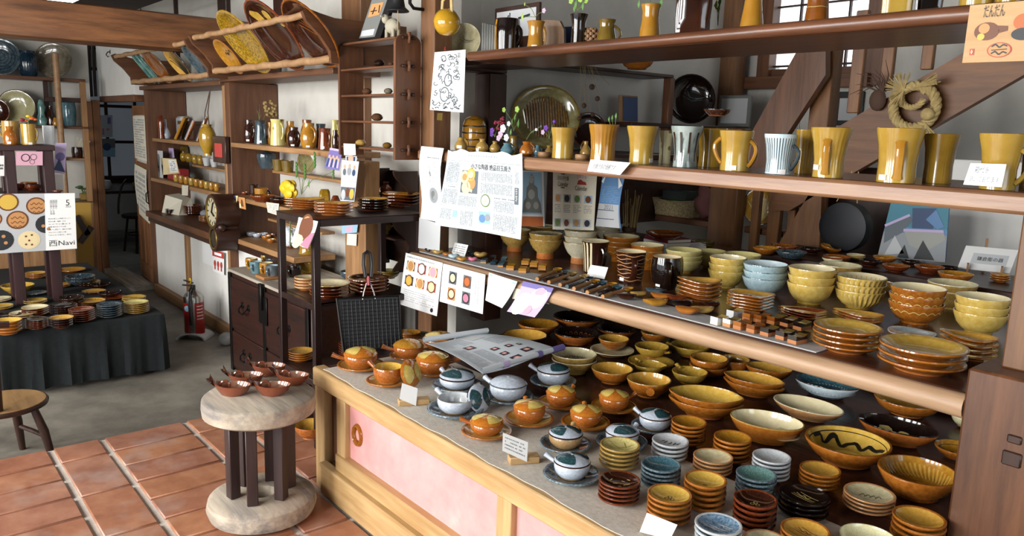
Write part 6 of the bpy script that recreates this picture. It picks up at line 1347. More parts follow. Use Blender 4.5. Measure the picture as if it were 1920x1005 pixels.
for y, x0, x1 in ((402, 1228, 1336), (424, 1395, 1470)):
 a, b = at(x0, y, Y=YS+.12), at(x1, y+15, Y=YS+.12); bbox('tread', a.x, b.x, YS+.12, YS+.42, a.z-.035, a.z, wd('mid', 'x'), st)
ck = tag(bbox('dark_cabinet', -3.295, -3.17, 3.0, 4.5, .95, 1.35, wd('dark', 'x')), 'dark box added to fill the shaded space behind the calendars', 'cabinet')  # added dark box; its colour stands in for the shade under the stairs
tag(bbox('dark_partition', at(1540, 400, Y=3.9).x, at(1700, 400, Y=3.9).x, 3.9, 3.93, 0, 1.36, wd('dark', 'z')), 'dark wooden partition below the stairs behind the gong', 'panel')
tag(bbox('white_partition', at(1745, 400, Y=3.95).x, at(1925, 400, Y=3.95).x, 3.95, 3.98, 0, 1.42, 'plaster_white'), 'white board partition behind the framed card', 'panel')
# basket with boxes on the tread
TRZ = at(1228, 402, Y=YS+.12).z
c = at(1275, 402, Y=YS+.22); bk = thing('wicker_basket', 'pale wicker basket with pointed corners on the stair tread', 'basket', (c.x, YS+.22, TRZ+.001))
hw, hd, hh = .14, .09, .085; vs = []
for z, k in ((0, .92), (hh*.5, .96), (hh, 1.06), (hh, .98), (.006, .86)):
 for a, b in ((-1, -1), (-.33, -1), (.33, -1), (1, -1), (1, 0), (1, 1), (.33, 1), (-.33, 1), (-1, 1), (-1, 0)): vs.append((a*hw*k, b*hd*k, z+(.018 if abs(a) == 1 and abs(b) == 1 and z >= hh else 0)+(-.0 if z else 0)))
n = 10; fs = [(r*n+i, r*n+(i+1) % n, (r+1)*n+(i+1) % n, (r+1)*n+i) for r in range(4) for i in range(n)]+[tuple(range(n)), tuple(range(4*n, 5*n))]
obj('basket_body', MB().add(vs, fs), rough_mat('weave', [(.35, '7a6844'), (.6, 'b7a47c')], 90, .85, .8, dist=.004), bk)
obj('basket_rim', MB().tube([(x, y, hh+(.016 if abs(x) > .13 and abs(y) > .08 else 0)) for x, y in ((-.148, -.095), (0, -.095), (.148, -.095), (.148, .095), (0, .095), (-.148, .095), (-.148, -.095))], .006, 6), 'wicker', bk)
tag(obj('green_box', MB().box(-.095, .075, -.06, .06, 0, .085), 'box_green', None, (c.x, YS+.22, TRZ+.01)), 'bright green box sitting in the wicker basket', 'box')
tag(obj('dark_box', MB().box(-.10, .08, -.06, .06, 0, .06), 'box_darkgreen', None, (c.x, YS+.22, TRZ+.0965)), 'dark green box on top of the bright green box', 'box')
b = MB().ball((0, 0, .09), (.07, .05, .1), 12, 8); b.v = [(x+.02*math.sin(z*60), y, z) for x, y, z in b.v]; q = at(1318, 402, Y=YS+.2); tag(obj('cloth_bundle', b, 'pink_cloth', None, (q.x+.01, YS+.2, TRZ+.012)), 'dusty pink cloth bundle beside the wicker basket', 'cloth')
sp = standing_plate(1428, 392, .105, None, (.35, -.93, .1), GL['blackamber'], 'black plate with yellow fan stripes behind the balusters', dec='fan', dmat='mark_pale', Y=YS+.26, z0=at(1395, 424, Y=YS+.12).z, shape='plate')
# left back corner of the deep shelf
zc = MZ+.0005
q = place(1247, 430, 72, MZ+.075, .35)[0]-Vector((0, .05, 0))
for k, (dx, w_, d_, h_, mt, nm, lb) in enumerate(((0, .24, .17, .03, 'book_grey', 'book', 'thick grey book at the bottom of the pile under the brown plate'), (.03, .2, .15, .022, 'paper_white', 'book', 'white book in the middle of the pile under the brown plate'), (.04, .2, .15, .02, 'book_red', 'book', 'red-spined book on top of the pile under the brown plate'))):
 o = thing(nm, lb, 'book', (-2.55+dx, 3.02-.11, zc), -.25); zc += h_+.0005
 o.location = (q.x+dx*.5, q.y+.05, zc-h_-.0005)
 obj('cover', MB().box(-w_/2, w_/2, -d_/2, d_/2, 0, h_, 0, .002), mt, o); obj('pages', MB().box(-w_/2+.003, w_/2+.001, -d_/2+.004, d_/2-.004, .003, h_-.003, 0, .001), 'paper_cream', o)
stack(1247, 430, 72, zc, 1, 'dish', 'wood', 'brown rimmed plate lying on the pile of books', cat='plate', zsx=.7)
stack(1316, 448, 52, MZ, 2, 'dish', 'olive', 'dark olive dish', cat='dish', where='beside the pile of books', zsx=.8)
lean_card(((1286, 456), (1325, 455), (1325, 470), (1286, 470)), MZ, 'blank pale card standing before the dark olive dishes')
br = thing('straw_brush', 'bundle of brown straw brushes standing behind the blue calendar', 'brush', at(1180, 430, Y=3.2)); br.location.z = MZ+.001
random.seed(11)
b = MB()
for i in range(40): a0 = random.uniform(0, 6.28); r0 = random.uniform(.01, .03); r1 = random.uniform(.02, .06); b.tube([(r0*math.cos(a0), r0*math.sin(a0), 0), (r1*math.cos(a0), r1*math.sin(a0), random.uniform(.18, .3))], .003, 4)
obj('bristles', b, 'dry', br)['kind'] = 'stuff'; obj('binding', MB().lathe([(.034, .06), (.04, .065), (.04, .085), (.034, .09)], 14), 'twig', br)
P = at(1168, 440, Y=3.0); b = MB().add([(-.05, -.03, 0), (.05, -.03, 0), (.05, .03, 0), (-.05, .03, 0), (-.02, 0, .05), (.03, 0, .03)], [(0, 1, 5, 4), (1, 2, 5), (2, 3, 4, 5), (3, 0, 4), (3, 2, 1, 0)]); tag(obj('red_cloth', b, 'book_red', None, (P.x, 3.0, MZ+.001)), 'small folded red cloth below the blue calendar', 'cloth')
# gong
gc = at(1583, 425, Y=YS-.1); g = thing('gong', 'round black metal gong hanging from the stairs by a cord', 'gong', gc)
o = obj('disc', MB().lathe([(0, .028), (.09, .028), (.115, .023), (.12, 0), (.116, -.045), (.11, -.045), (.108, .0), (0, .012)], 36), 'gong', g); o.rotation_euler = (PI/2, 0, .0);
top = at(1590, 372, Y=YS-.1)-gc
for s_ in (-1, 1): obj('cord', MB().tube([(s_*.05, -.0, .115), (s_*.015, .05, .26)], .0025, 5), 'straw', g)
# boat picture, framed card
p = hang('boat_picture', 'large blue picture of boats standing behind the deep shelf', 'picture', (1672, 374), (1780, 381), (1772, 492), (1645, 482), 'pr_blue', YS-.06, n=(4, 4), thick=.01)
p.rect(0, 0, 1, .45, 'pr_teal'); p.rect(0, .55, 1, 1, 'pr_grey'); p.poly([(.0, .45), (.35, .25), (.45, .3), (.3, .55), (.05, .75)], 'pr_steel', 3); p.poly([(.32, .5), (.95, .48), (.98, .62), (.7, .85), (.45, .75)], 'pr_stone2', 3); p.poly([(.4, .12), (.8, .1), (.78, .45), (.45, .46)], 'pr_navy', 3); p.poly([(.65, .3), (.8, .12), (.95, .4), (.85, .45)], 'pr_blue', 4); p.poly([(.2, .6), (.4, .9), (.1, .95)], 'pr_lgrey', 4); p.poly([(.55, .98), (.65, .65), (.85, .98)], 'pr_dark', 4); p.poly([(.3, .98), (.38, .75), (.48, .98)], 'pr_dark', 4); p.line([(.0, .45), (.38, .24)], .012, 'pr_lilac', 5).line([(.32, .5), (.95, .48)], .012, 'pr_lilac', 5); p.done()
o = lean_card(((1813, 466), (1897, 477), (1890, 512), (1795, 500)), TZ, 'white framed card with a grey handwritten strip on little wooden feet', n=(2, 2)) if False else None
a = at(1795, 503, Z=TZ+.012); b_ = at(1893, 513, Z=TZ+.012)
d = (b_-a); w_ = d.length; an = math.atan2(d.y, d.x); e = thing('framed_card', 'white card with a grey handwritten strip on a small wooden easel', 'card', ((a.x+b_.x)/2, (a.y+b_.y)/2, TZ+.0005), an)
pc = Paper('card', '', '', (-w_/2+.02, .04, .105), (w_/2+.02, .04, .105), (w_/2, 0, .012), (-w_/2, 0, .012), 'paper_white', parent=e, notag=True, thick=.004); pc.N = Vector((0, -.92, .35)); pc.rect(.2, .28, .88, .72, 'pr_lgrey'); pc.text('鎌倉彫の器', .55, .5, .018, 'ink', width=.5*w_); pc.done()
for s_ in (-1, 1): obj('easel_foot', MB().prism([(s_*.06, -.02, 0), (s_*.06, .05, 0), (s_*.06, .045, .016), (s_*.06, .0, .012), (s_*.06, -.006, .04), (s_*.06, -.02, .036)], (.008, 0, 0)), wd('light', 'y'), e)
obj('easel_back', MB().beam((0, .05, 0), (0, .05, .14), .01, .012), wd('light', 'z'), e)
# straw rope wreath on the stringer
wc = at(1715, 195, Y=YS-.045); wr = thing('straw_wreath', 'twisted straw rope wreath with fanned tassels hung on the stair stringer', 'wreath', wc)
def rope(name, pts_fn, n, r, tw, N=90):
 for s_ in range(n):
  P = []
  for i in range(N+1):
   t = i/N; c, u, v = pts_fn(t); a = tw*2*PI*t+2*PI*s_/n; P.append(c+u*(math.cos(a)*r*.62)+v*(math.sin(a)*r*.62))
  obj(name, MB().tube(P, r*.62, 7), 'straw', wr)
R0 = .085
def ringfn(R, cx, cz, a0, a1):
 def f(t):
  a = a0+(a1-a0)*t; u = Vector((math.cos(a), 0, math.sin(a))); return Vector((cx, 0, cz))+u*R, u, Vector((0, 1, 0))
 return f
rope('rope_strand', ringfn(.092, 0, -.012, 0, 2*PI), 3, .019, 8)
rope('rope_strand', ringfn(.05, -.012, .035, .2, 1.9*PI), 3, .012, 6, 60)
def fan(base, dirs, L, n, spread):
 b = MB(); base = Vector(base)
 for i in range(n):
  a = dirs+random.uniform(-spread, spread); l = L*random.uniform(.8, 1); b.tube([base, base+Vector((math.cos(a)*l*.5, -.012, math.sin(a)*l*.5)), base+Vector((math.cos(a)*l, -.01+random.uniform(-.015, .01), math.sin(a)*l))], .0016, 4)
 obj('straw_tassel', b, 'straw', wr)['kind'] = 'stuff'
fan((-.045, -.02, .06), 2.2, .085, 36, 1.0); fan((-.045, -.02, .06), -2.2, .075, 26, .7); fan((.0, -.02, .07), .35, .11, 40, .25); fan((.06, -.02, -.08), -1.0, .085, 26, .3); fan((-.05, -.02, -.1), -2.0, .06, 18, .3)
obj('knot', MB().ball((.07, -.025, -.045), (.03, .02, .028), 12, 8), 'straw', wr)
obj('hanging_hook', MB().tube([(0, .0, .09), (0, .03, .1)], .004, 5), 'metal_dark', wr)
tb = thing('twig_bunch', 'dark tangled twig bunch tied to the stairs above the wreath', 'twigs', at(1655, 175, Y=YS-.02)); random.seed(2)
for i in range(14):
 a = random.uniform(.2, 3.0); L = random.uniform(.06, .16); obj('twig', MB().tube([(0, 0, 0), (math.cos(a)*L*.5, -.01, math.sin(a)*L*.5+.01), (math.cos(a+.3)*L, -.01, math.sin(a+.3)*L)], [.004, .003, .001], 5), 'twig', tb)
obj('twig_ball', MB().ball((-.02, 0, -.03), (.04, .015, .05), 10, 7), 'twig', tb)
f = thing('framed_picture', 'black framed picture on the back wall behind the balusters', 'picture', at(1577, 235, Y=4.735)); a = at(1562, 235, Y=4.735); b_ = at(1592, 172, Y=4.735)
obj('frame', MB().box(a.x-f.location.x, b_.x-f.location.x+.1, -.004, .013, 0, b_.z-a.z), 'black_plastic', f); obj('mount', MB().box(a.x-f.location.x+.03, b_.x-f.location.x+.07, -.007, -.004, .03, b_.z-a.z-.04), 'paper_grey', f)
p = Paper('small_notice', 'small printed notice on the corner post behind the brace', 'notice', at(1482, 219, Y=4.74), at(1500, 216, Y=4.74), at(1498, 244, Y=4.74), at(1480, 246, Y=4.74), 'paper_grey'); p.fine(.1, .1, .9, .9, 8, 6, 'ink_grey'); p.done()
# ================= rack beside the counter =================
RX0, RX1, RY0, RY1, RZ = -3.57, -3.17, 1.505, 2.09, 1.08
rk = thing('metal_rack', 'dark brown open rack with thin square legs beside the counter', 'rack', ((RX0+RX1)/2, (RY0+RY1)/2, 0))
def rp_(n, *a): return bbox(n, *a, wd('rack', 'z') if n == 'leg' else wd('rack', 'y'), rk, .002)
for x in (RX0, RX1-.032):
 for y in (RY0, RY1-.032): rp_('leg', x, x+.032, y, y+.032, 0, RZ-.004)
rp_('top_board', RX0-.002, RX1+.002, RY0-.002, RY1+.002, RZ-.004, RZ)
for y0, y1 in ((RY0, RY0+.03), (RY1-.03, RY1)): rp_('rail', RX0+.032, RX1-.032, y0, y1, RZ-.036, RZ-.004)
for x0, x1 in ((RX0, RX0+.03), (RX1-.03, RX1)): rp_('rail', x0, x1, RY0+.032, RY1-.032, RZ-.036, RZ-.004)
RS = .69
for z in (RS, .33, .065): rp_('shelf', RX0+.002, RX1-.002, RY0+.033, RY1-.033, z-.012, z); rp_('rail', RX0+.032, RX1-.032, RY0+.002, RY0+.03, z-.03, z)
for z in (RS, .33, .065): rp_('rail', RX1-.03, RX1-.002, RY0+.032, RY1-.032, z-.03, z)
def K(*a, **k): return stack(*a, **k)
K(572, 372, 78, RZ, 4, 'plate', 'orange', 'orange leaf-edged tray', cat='plate', where='by the yellow flower on the rack', yb=393, asp=.6, rot=.1, var='leaf', pitch=.16, tagp=1.2)
K(625, 379, 74, RZ, 4, 'plate', 'orange', 'orange wavy plate', cat='plate', where='at the rack front', yb=404, asp=.75, var='wavy', pitch=.17)
K(700, 372, 60, RZ, 4, 'plate', 'blackamber', 'black plate with amber top', cat='plate', where='in the middle of the rack top', yb=396, pitch=.17, gl2='black')
K(752, 362, 70, RZ, 4, 'plate', 'honey', 'amber scalloped plate', cat='plate', where='at the far end of the rack top', var='wavy', pitch=.18, gl2='brown', yb=388)
K(574, 519, 46, RS, 4, 'saucer', 'peach', 'peach small plate', where='on the rack beside cream plates', yb=546)
K(618, 530, 78, RS, 4, 'plate', 'creamplate', 'cream plate with brown combing over dark plates', cat='plate', where='on the rack', yb=560, dec='scratch', dmat='mark_brown', gl2='brown', pitch=.17)
K(690, 520, 80, RS, 4, 'plate', 'brown', 'dark brown plate with white splash', cat='plate', where='on the rack behind the grill handle', yb=552, dec='marks', dmat='mark_white', pitch=.17)
K(728, 507, 42, RS, 2, 'dish', 'olive', 'olive striped dish', cat='dish', where='at the back of the rack', dec='stripes')
K(565, 657, 50, .33, 4, 'plate', 'amber2', 'brown plate with yellow combed lines', cat='plate', where='on the lower rack shelf', dec='combs', dmat='mark_pale', pitch=.17)
K(662, 642, 54, .33, 5, 'plate', 'brown', 'reddish combed plate', cat='plate', where='behind the iron grill', dec='combs', dmat='peach', pitch=.17)
K(583, 795, 64, .065, 1, 'bowl', 'orange', 'large amber lugged bowl on the bottom shelf of the rack', cat='bowl', var='lugs')
p = Paper('photo_card', 'photo card of food hanging from the top rail of the rack', 'photo', *[at(a, b, Y=1.497) for a, b in ((560, 407), (596, 415), (585, 466), (553, 453))], 'pr_white', curl=lambda u, v: .02*v*v)
p.disc(.5, .32, .34, 'pr_brown').disc(.5, .32, .28, 'pr_tan', lay=3).disc(.48, .3, .17, 'pr_white', lay=4).disc(.42, .3, .07, 'pr_green', lay=5).poly([(.75, .5), (1, .4), (1, 1), (.55, .98)], 'pr_rose', 2); p.disc(.35, .8, .22, 'pr_cream', lay=2); p.done()
# ================= book-case wall =================
def cab(name, label, x0, x1):
 return thing(name, label, 'bookcase', ((x0+x1)/2, 2.2, ZF))
c1 = cab('bookcase', 'wooden wall bookcase nearest the doorway with open shelves and white base', -7.70, -5.66)
def P1(n, *a, par=None, c=.003): return bbox(n, *a, par or c1, c)
YK = 2.375
P1('side_panel', -7.70, -7.65, YB, YK, ZF, 1.74, wd('book', 'z')); P1('side_panel', -5.70, -5.655, YB, YK, ZF, 1.74, wd('light', 'z')); P1('top_board', -7.72, -5.655, YB-.03, YK, 1.74, 1.775, wd('book', 'x'))
P1('shelf', -7.65, -5.70, YB+.04, YK, 1.285, 1.317, wd('light', 'x')); P1('shelf', -7.65, -5.70, YB+.01, YK, .925, .957, wd('light', 'x')); P1('counter_board', -7.65, -5.70, YB-.05, YK, .60, .652, wd('mid', 'x'))
P1('half_shelf', -7.0, -5.70, YB+.18, YK, 1.09, 1.11, wd('light', 'x')); P1('base_panel', -7.65, -5.70, YB+.03, YB+.05, ZF+.09, .60, 'plaster_white')
q = at(350, 500, Y=YB); P1('base_stud', q.x-.035, q.x+.035, YB, YB+.03, ZF+.09, .60, wd('light', 'z')); P1('base_beam', -7.65, -5.70, YB-.01, YB+.06, ZF, ZF+.09, wd('light', 'x')); P1('counter_edge', -7.65, -5.70, YB-.03, YB+.02, .555, .60, wd('dark', 'x'))
c2 = cab('bookcase', 'wooden wall bookcase beside the rack with jugs on its upper shelf', -5.65, -3.72)
def P2(n, *a): return P1(n, *a, par=c2)
P2('side_panel', -5.65, -5.56, YB, YK, ZF, 1.76, wd('book', 'z')); P2('top_board', -5.65, -3.93, YB-.03, 2.285, 1.76, 1.795, wd('book', 'x'))
P2('shelf', -5.56, -3.93, YB, 2.285, 1.31, 1.343, wd('light', 'x')); P2('shelf', -5.56, -3.93, YB-.02, 2.285, .94, .972, wd('light', 'x')); P2('shelf', -5.56, -4.5, YB-.02, 2.285, .635, .671, wd('light', 'x')); P2('shelf_lip', -5.56, -4.5, YB-.01, YB+.02, .585, .635, wd('dark', 'x'))
P2('half_shelf', -5.25, -4.1, YB+.17, 2.285, 1.145, 1.165, wd('light', 'x')); P2('half_shelf', -5.35, -4.5, YB+.17, 2.285, .80, .818, wd('light', 'x')); P2('base_panel', -5.56, -5.02, YB+.03, YB+.05, ZF, .585, 'plaster_white')
# bamboo plate racks on top of the bookcases
bamboo = rough_mat('bamboo', [(.3, '8a6544'), (.7, 'a98660')], 14, .5, .2)
def plate_rack(name, label, x0, x1, ztop):
 t = thing(name, label, 'plate rack', ((x0+x1)/2, 1.9, ztop)); ox = t.location
 for x in (x0, x1):
  out = [(2.30, 0), (1.86, 0), (1.855, .06), (1.80, .13), (1.73, .19), (1.71, .235), (1.74, .25), (1.80, .235), (1.88, .22), (2.30, .22)]
  obj('bracket', MB().prism([(x-.015-ox.x, y-ox.y, z) for y, z in out], (.03, 0, 0)), wd('mid', 'y'), t)
 for y, z, r in ((1.875, .022, .02), (1.745, .225, .017)):
  N = 25; pts = [((x0+(x1-x0)*i/(N-1))-ox.x, y-ox.y+.004*math.sin(i*.9), z+.003*math.sin(i*1.7)) for i in range(N)]
  obj('bamboo_pole', MB().tube(pts, [r*(1.14 if i % 4 == 0 else 1) for i in range(N)], 10), bamboo, t)
 return t
plate_rack('bamboo_plate_rack', 'bamboo-railed plate rack with curved brackets above the far bookcase', -7.45, -5.50, 1.776)
plate_rack('bamboo_plate_rack', 'bamboo-railed plate rack with big round plates above the near bookcase', -5.40, -3.70, 1.796)
u_ = Vector((0, -.20, .25)).normalized(); nrm = Vector((0, -.25, -.20)).normalized()
def racked(px, py, r, mats, label, zb, dec=None, dmat='mark_black', shape='plate', asp=1.0, rot=0.0, square=False):
 yb_ = 1.93; cy, cz = yb_+u_.y*r, zb+.012+u_.z*r
 P = at(px, py, Y=cy)
 x_ = Vector((1, 0, 0));
 if square:
  b = MB().box(-r*asp, r*asp, -r, r, -.012, .0).box(-r*asp, -r*asp+.012, -r, r, 0, .02).box(r*asp-.012, r*asp, -r, r, 0, .02)
  o = obj('square_plate', b, mats[0])
 else: o = obj('round_plate', potmesh(shape), mats, None, (0, 0, 0), 0, (r*asp, r, r*.8), True)
 rot_ = Matrix((x_, u_, x_.cross(u_))).transposed(); n_ = x_.cross(u_)
 if n_.y > 0: rot_ = Matrix((-x_, u_, (-x_).cross(u_))).transposed()
 o.rotation_euler = rot_.to_euler(); o.location = (P.x, cy+.03, cz); tag(o, label, 'plate', None)
 if dec: d_ = obj('painted_marks', decmesh(dec, shape), dmat, o, onobj=True); d_['kind'] = 'stuff'
 return o
ZA, ZB_ = 1.776, 1.796
racked(268, 125, .135, ('teal_green',), 'narrow teal rectangular plate in the far bamboo rack', ZA, square=True, asp=.5)
racked(290, 118, .165, GL['wood'], 'deep red-brown plate in the far bamboo rack', ZA)
racked(330, 118, .15, GL['blackamber'], 'plate with yellow and black fan stripes in the far bamboo rack', ZA, dec='fan', dmat='mark_black')
racked(367, 118, .15, GL['slate'], 'dark teal plate in the far bamboo rack', ZA)
racked(424, 101, .13, GL['honey'], 'small mustard plate with a black character in the near bamboo rack', ZB_, dec='script')
racked(456, 78, .215, ('checker', 'mustard_dk', 'olive', 'olive'), 'large checkered yellow plate in the near bamboo rack', ZB_)
racked(515, 68, .225, GL['brown'], 'large dark plate with a jagged gold patch in the near bamboo rack', ZB_, dec='splash', dmat='mustard', shape='plate')
racked(581, 64, .20, ('dark_brown', 'brown', 'brown', 'brown'), 'large brown plate with wavy lines in the near bamboo rack', ZB_, dec='combs', dmat='brown')
# ---------------- jugs on the near bookcase ----------------
JG = 'jugs on the upper shelf of the near bookcase'
J1 = 1.3432
def jug(cx, top, base, w, mats, label, Y=2.12, sh='jug', hd=None, st=None):
 h = base-top; hw = w/2
 P = {'jug': [(0, .72), (.15, .9), (.4, 1), (.65, .85), (.82, .62), (1, .66)], 'cyl': [(0, 1), (.3, .95), (.6, .85), (.85, .82), (1, .92)], 'cone': [(0, 1), (.3, .92), (.65, .72), (.9, .74), (1, .85)]}[sh]
 return vessel('jug', label, 'jug', cx, [(base-u*h, q*hw) for u, q in P], mats, J1, Y=Y, handle=hd or (-.9, .25, .85, .35, .12), group=JG, sticker=st)
jug(468, 224, 266, 24, GL['black'], 'round black jug nearest the bookcase side', st=(-1.9, .12))
jug(489, 224, 267, 25, GL['slate'], 'slate blue flared jug holding dried stalks', sh='cone', st=(-1.7, .1))
jug(507, 222, 262, 14, ('brown', 'honey', 'honey', 'honey'), 'narrow amber jug squeezed behind the spotted jug', Y=2.18)
jug(521, 221, 269, 29, ('cream_in', 'yellow_spot', 'yellow_spot', 'yellow_spot'), 'pale yellow jug with dark spots', sh='cyl')
jug(545, 217, 262, 22, ('brown', 'honey', 'honey', 'honey'), 'amber jug behind the small black jug', Y=2.2)
jug(551, 234, 270, 26, GL['black'], 'small black bellied jug between yellow jugs', st=(-1.8, .1))
jug(576, 212, 262, 27, ('brown', 'brown', 'brown', 'brown'), 'tall brown jug behind the swirled amber jug', Y=2.2)
jug(579, 227, 273, 33, ('brown', 'honey', 'honey', 'honey'), 'amber jug with a swirled ribbed belly', st=(-1.7, .08))
jug(602, 223, 268, 20, GL['slate'], 'tall slate jug behind the dark cylinder jug', sh='cyl', Y=2.2)
jug(609, 234, 273, 26, GL['brown'], 'dark brown cylinder jug with white sticker', sh='cyl', st=(-1.9, .1))
jug(628, 215, 270, 16, ('cream_in', 'green_yellow2', 'green_yellow2', 'green_yellow2'), 'greenish yellow jug behind the wall rack', sh='cyl', Y=2.16)
jug(629, 237, 275, 14, GL['black'], 'slim black jug touching the wall rack', sh='jug', Y=2.1)
flower('dried_hydrangea', 'pale dried hydrangea head rising from the slate jug', 493, 226, 2.13, [(508, 203, 15, 'dry', 'puff')], J1)
flower('dried_stalks', 'thin reddish dried stalks in the slate jug', 486, 226, 2.12, [(482, 206, 3, 'twig', 'wheat'), (487, 202, 3, 'twig', 'wheat'), (490, 215, 3, 'twig', 'wheat')], J1)
# half shelf
H1 = 1.1655
vessel('lidded_jar', 'grey-blue lidded jar with cross-hatching on the half shelf', 'jar', 500, [(330, 11), (322, 15), (308, 18), (303, 17), (299, 8), (296, 2)], GL['slate'], H1, Y=2.22, open_=False)
for cx, lb in ((523, 'olive cup with a dark band beside the hatched jar'), (540, 'olive brown cup between jar and leaning plate')):
 vessel('cup', lb, 'cup', cx, [(333, 10), (325, 11), (312, 12)], ('olive', 'brown', 'olive', 'brown'), H1, Y=2.2)
standing_plate(576, 315, .06, None, (.75, -.62, .2), GL['olive'], 'olive oval plate leaning at the bookcase back', asp=1.4, Y=2.22, z0=H1)
flower('green_wheat', 'bright green wheat ears standing above the rack plates', 565, 365, 2.0, [(556, 318, 6, 'leaf', 'wheat'), (572, 322, 6, 'leaf', 'wheat'), (590, 300, 6, 'leaf', 'wheat'), (625, 322, 5, 'leaf', 'wheat'), (580, 345, 9, 'leaf', 'leaf')], 1.0)
yf = thing('yellow_flower', 'large yellow artificial flower in front of the bookcase', 'flower', at(548, 355, Y=1.98)); random.seed(4)
for i in range(16):
 a = random.uniform(0, 6.28); b = MB().ball((.045*math.cos(a), -.02+random.uniform(-.02, .02), .028*math.sin(a)), (.042, .02, .03), 8, 6); obj('petal', b, 'petal_yellow', yf)
obj('stem', MB().tube([(0, 0, 0), (-.03, .0, -.1), (-.05, .0, -.36)], .004, 6), 'stem', yf)
vessel('square_bottle', 'amber slab bottle with a black character near the photo strip', 'bottle', 609, [(368, 12), (345, 13), (332, 12), (328, 9)], ('olive', 'olive', 'checker', 'olive'), .9725, Y=2.14, sq=.8, open_=False)
vessel('dark_bottle', 'dark brown bottle behind the photo strip', 'bottle', 629, [(372, 14), (355, 14), (345, 8), (338, 5)], GL['brown'], .9725, Y=2.12)
# second shelf
S2 = .9725
vessel('mug', 'amber and dark mug on the second shelf', 'mug', 490, [(362, 11), (350, 13), (342, 13)], ('brown', 'honey', 'honey', 'honey'), S2, Y=2.08, handle=(-.3, .2, .8, .4, .12, 'black'))
vessel('mug', 'dark slate mug behind the amber mug', 'mug', 476, [(364, 8), (352, 9), (342, 10)], GL['black'], S2, Y=2.1)
K(493, 366, 50, S2, 1, 'dish', 'wood', 'brown fluted dish in front of the amber mug', cat='dish', asp=1)
K(527, 372, 44, S2, 1, 'dish', 'black', 'black fluted dish beside the brown one', cat='dish')
K(459, 360, 14, S2, 1, 'lowcup', 'wood', 'tiny brown cup at the bookcase side', cat='cup')
for k, (a, lb, mt) in enumerate((((433, 367, 446, 367, 443, 386, 429, 384), 'postcard with a blue dish taped to the second shelf', 'pr_cream'), ((447, 369, 459, 371, 461, 393, 449, 390), 'narrow postcard with a brown figure taped to the second shelf', 'pr_tan'), ((499, 379, 523, 382, 521, 404, 502, 398), 'cream price notice hanging from the second shelf', 'paper_cream'))):
 p = Paper('postcard', lb, 'card', *[at(a[i], a[i+1], Y=YB-.025) for i in (0, 2, 4, 6)], mt, n=(2, 2))
 if k == 0: p.disc(.55, .5, .33, 'pr_navy').disc(.5, .5, .2, 'pr_sky', lay=3)
 elif k == 1: p.poly([(.4, .2), (.6, .2), (.7, .8), (.3, .8)], 'pr_brown').rect(.05, .6, .3, .95, 'pr_cream')
 else: p.fine(.1, .1, .9, .9, 6, 8, 'ink_lt')
 p.done()
# third shelf: little cups
S4 = .6715; random.seed(9)
CUPS = [(453, 432, 'grey_white'), (464, 434, 'grey_white'), (474, 433, 'grey_white'), (470, 440, 'white_blue'), (482, 442, 'white_blue'), (494, 441, 'white_blue'), (487, 436, 'grey_white'), (499, 446, 'amber_out'), (508, 452, 'amber_out'), (507, 443, 'brown'), (536, 455, 'amber_out'), (545, 462, 'brown')]
for k, (cx, cy, mt) in enumerate(CUPS):
 stack(cx, cy-4, 17, S4, 1, 'lowcup', {'grey_white': 'greyw', 'white_blue': 'white', 'amber_out': 'amber2', 'brown': 'wood'}[mt], 'small %s cup on the third shelf, %s from the bookcase side' % ({'grey_white': 'grey-white', 'white_blue': 'bluish', 'amber_out': 'amber', 'brown': 'brown'}[mt], ['first', 'second', 'third', 'fourth', 'fifth', 'sixth', 'seventh', 'eighth', 'ninth', 'tenth', 'eleventh', 'twelfth'][k]), cat='cup', group={'grey_white': 'grey cups on the third shelf', 'white_blue': 'bluish cups on the third shelf', 'amber_out': 'amber cups on the third shelf', 'brown': 'brown cups on the third shelf'}[mt])
b = MB()
for i in range(26): b.ball((random.uniform(-.05, .05), random.uniform(-.03, .03), .03+random.uniform(0, .09)), (.03, .025, .028), 7, 5)
q = at(547, 452, Y=2.15); tag(obj('plastic_wrap', b, 'ice_white', None, (q.x, 2.15, S4+.002)), 'crumpled white plastic wrap behind the amber cups', 'wrap')
# ---------------- chest ----------------
chx0, chx1, chy, chz = -5.0, -3.79, 1.78, .548
cs = thing('tansu_chest', 'old dark lacquered wooden chest with black iron fittings', 'chest', ((chx0+chx1)/2, chy, ZF))
def PC(n, x0, x1, y0, y1, z0, z1, mat, c=.004): return bbox(n, x0, x1, y0, y1, z0, z1, mat, cs, c)
PC('body', chx0, chx1, chy, 2.28, ZF, chz-.02, wd('chest', 'x')); PC('top_board', chx0-.01, chx1, chy-.01, 2.28, chz-.02, chz, wd('grey', 'x'))
for x0, x1, z0, z1 in ((chx0+.02, -4.42, .16, .50), (-4.40, chx1-.02, .16, .50), (chx0+.02, -4.42, ZF+.03, .14), (-4.40, chx1-.02, ZF+.03, .14)):
 d = PC('drawer', x0, x1, chy-.012, chy, z0, z1, wd('chest', 'x'), .003)
 xm = (x0+x1)/2; zm = (z0+z1)/2
 o = obj('drawer_pull', MB().tube([(-.05, -.016, 0), (-.05, -.035, -.02), (-.03, -.04, -.04), (.03, -.04, -.04), (.05, -.035, -.02), (.05, -.016, 0)], .006, 6), 'metal_dark', d, (0, 0, (z1-z0)/2+.02))
 for s_ in (-1, 1): obj('iron_plate', MB().lathe([(0, 0), (.022, 0), (.02, .004), (0, .006)], 12), 'metal_dark', d, (s_*.05, -.008, (z1-z0)/2+.02)).rotation_euler = (PI/2, 0, 0)
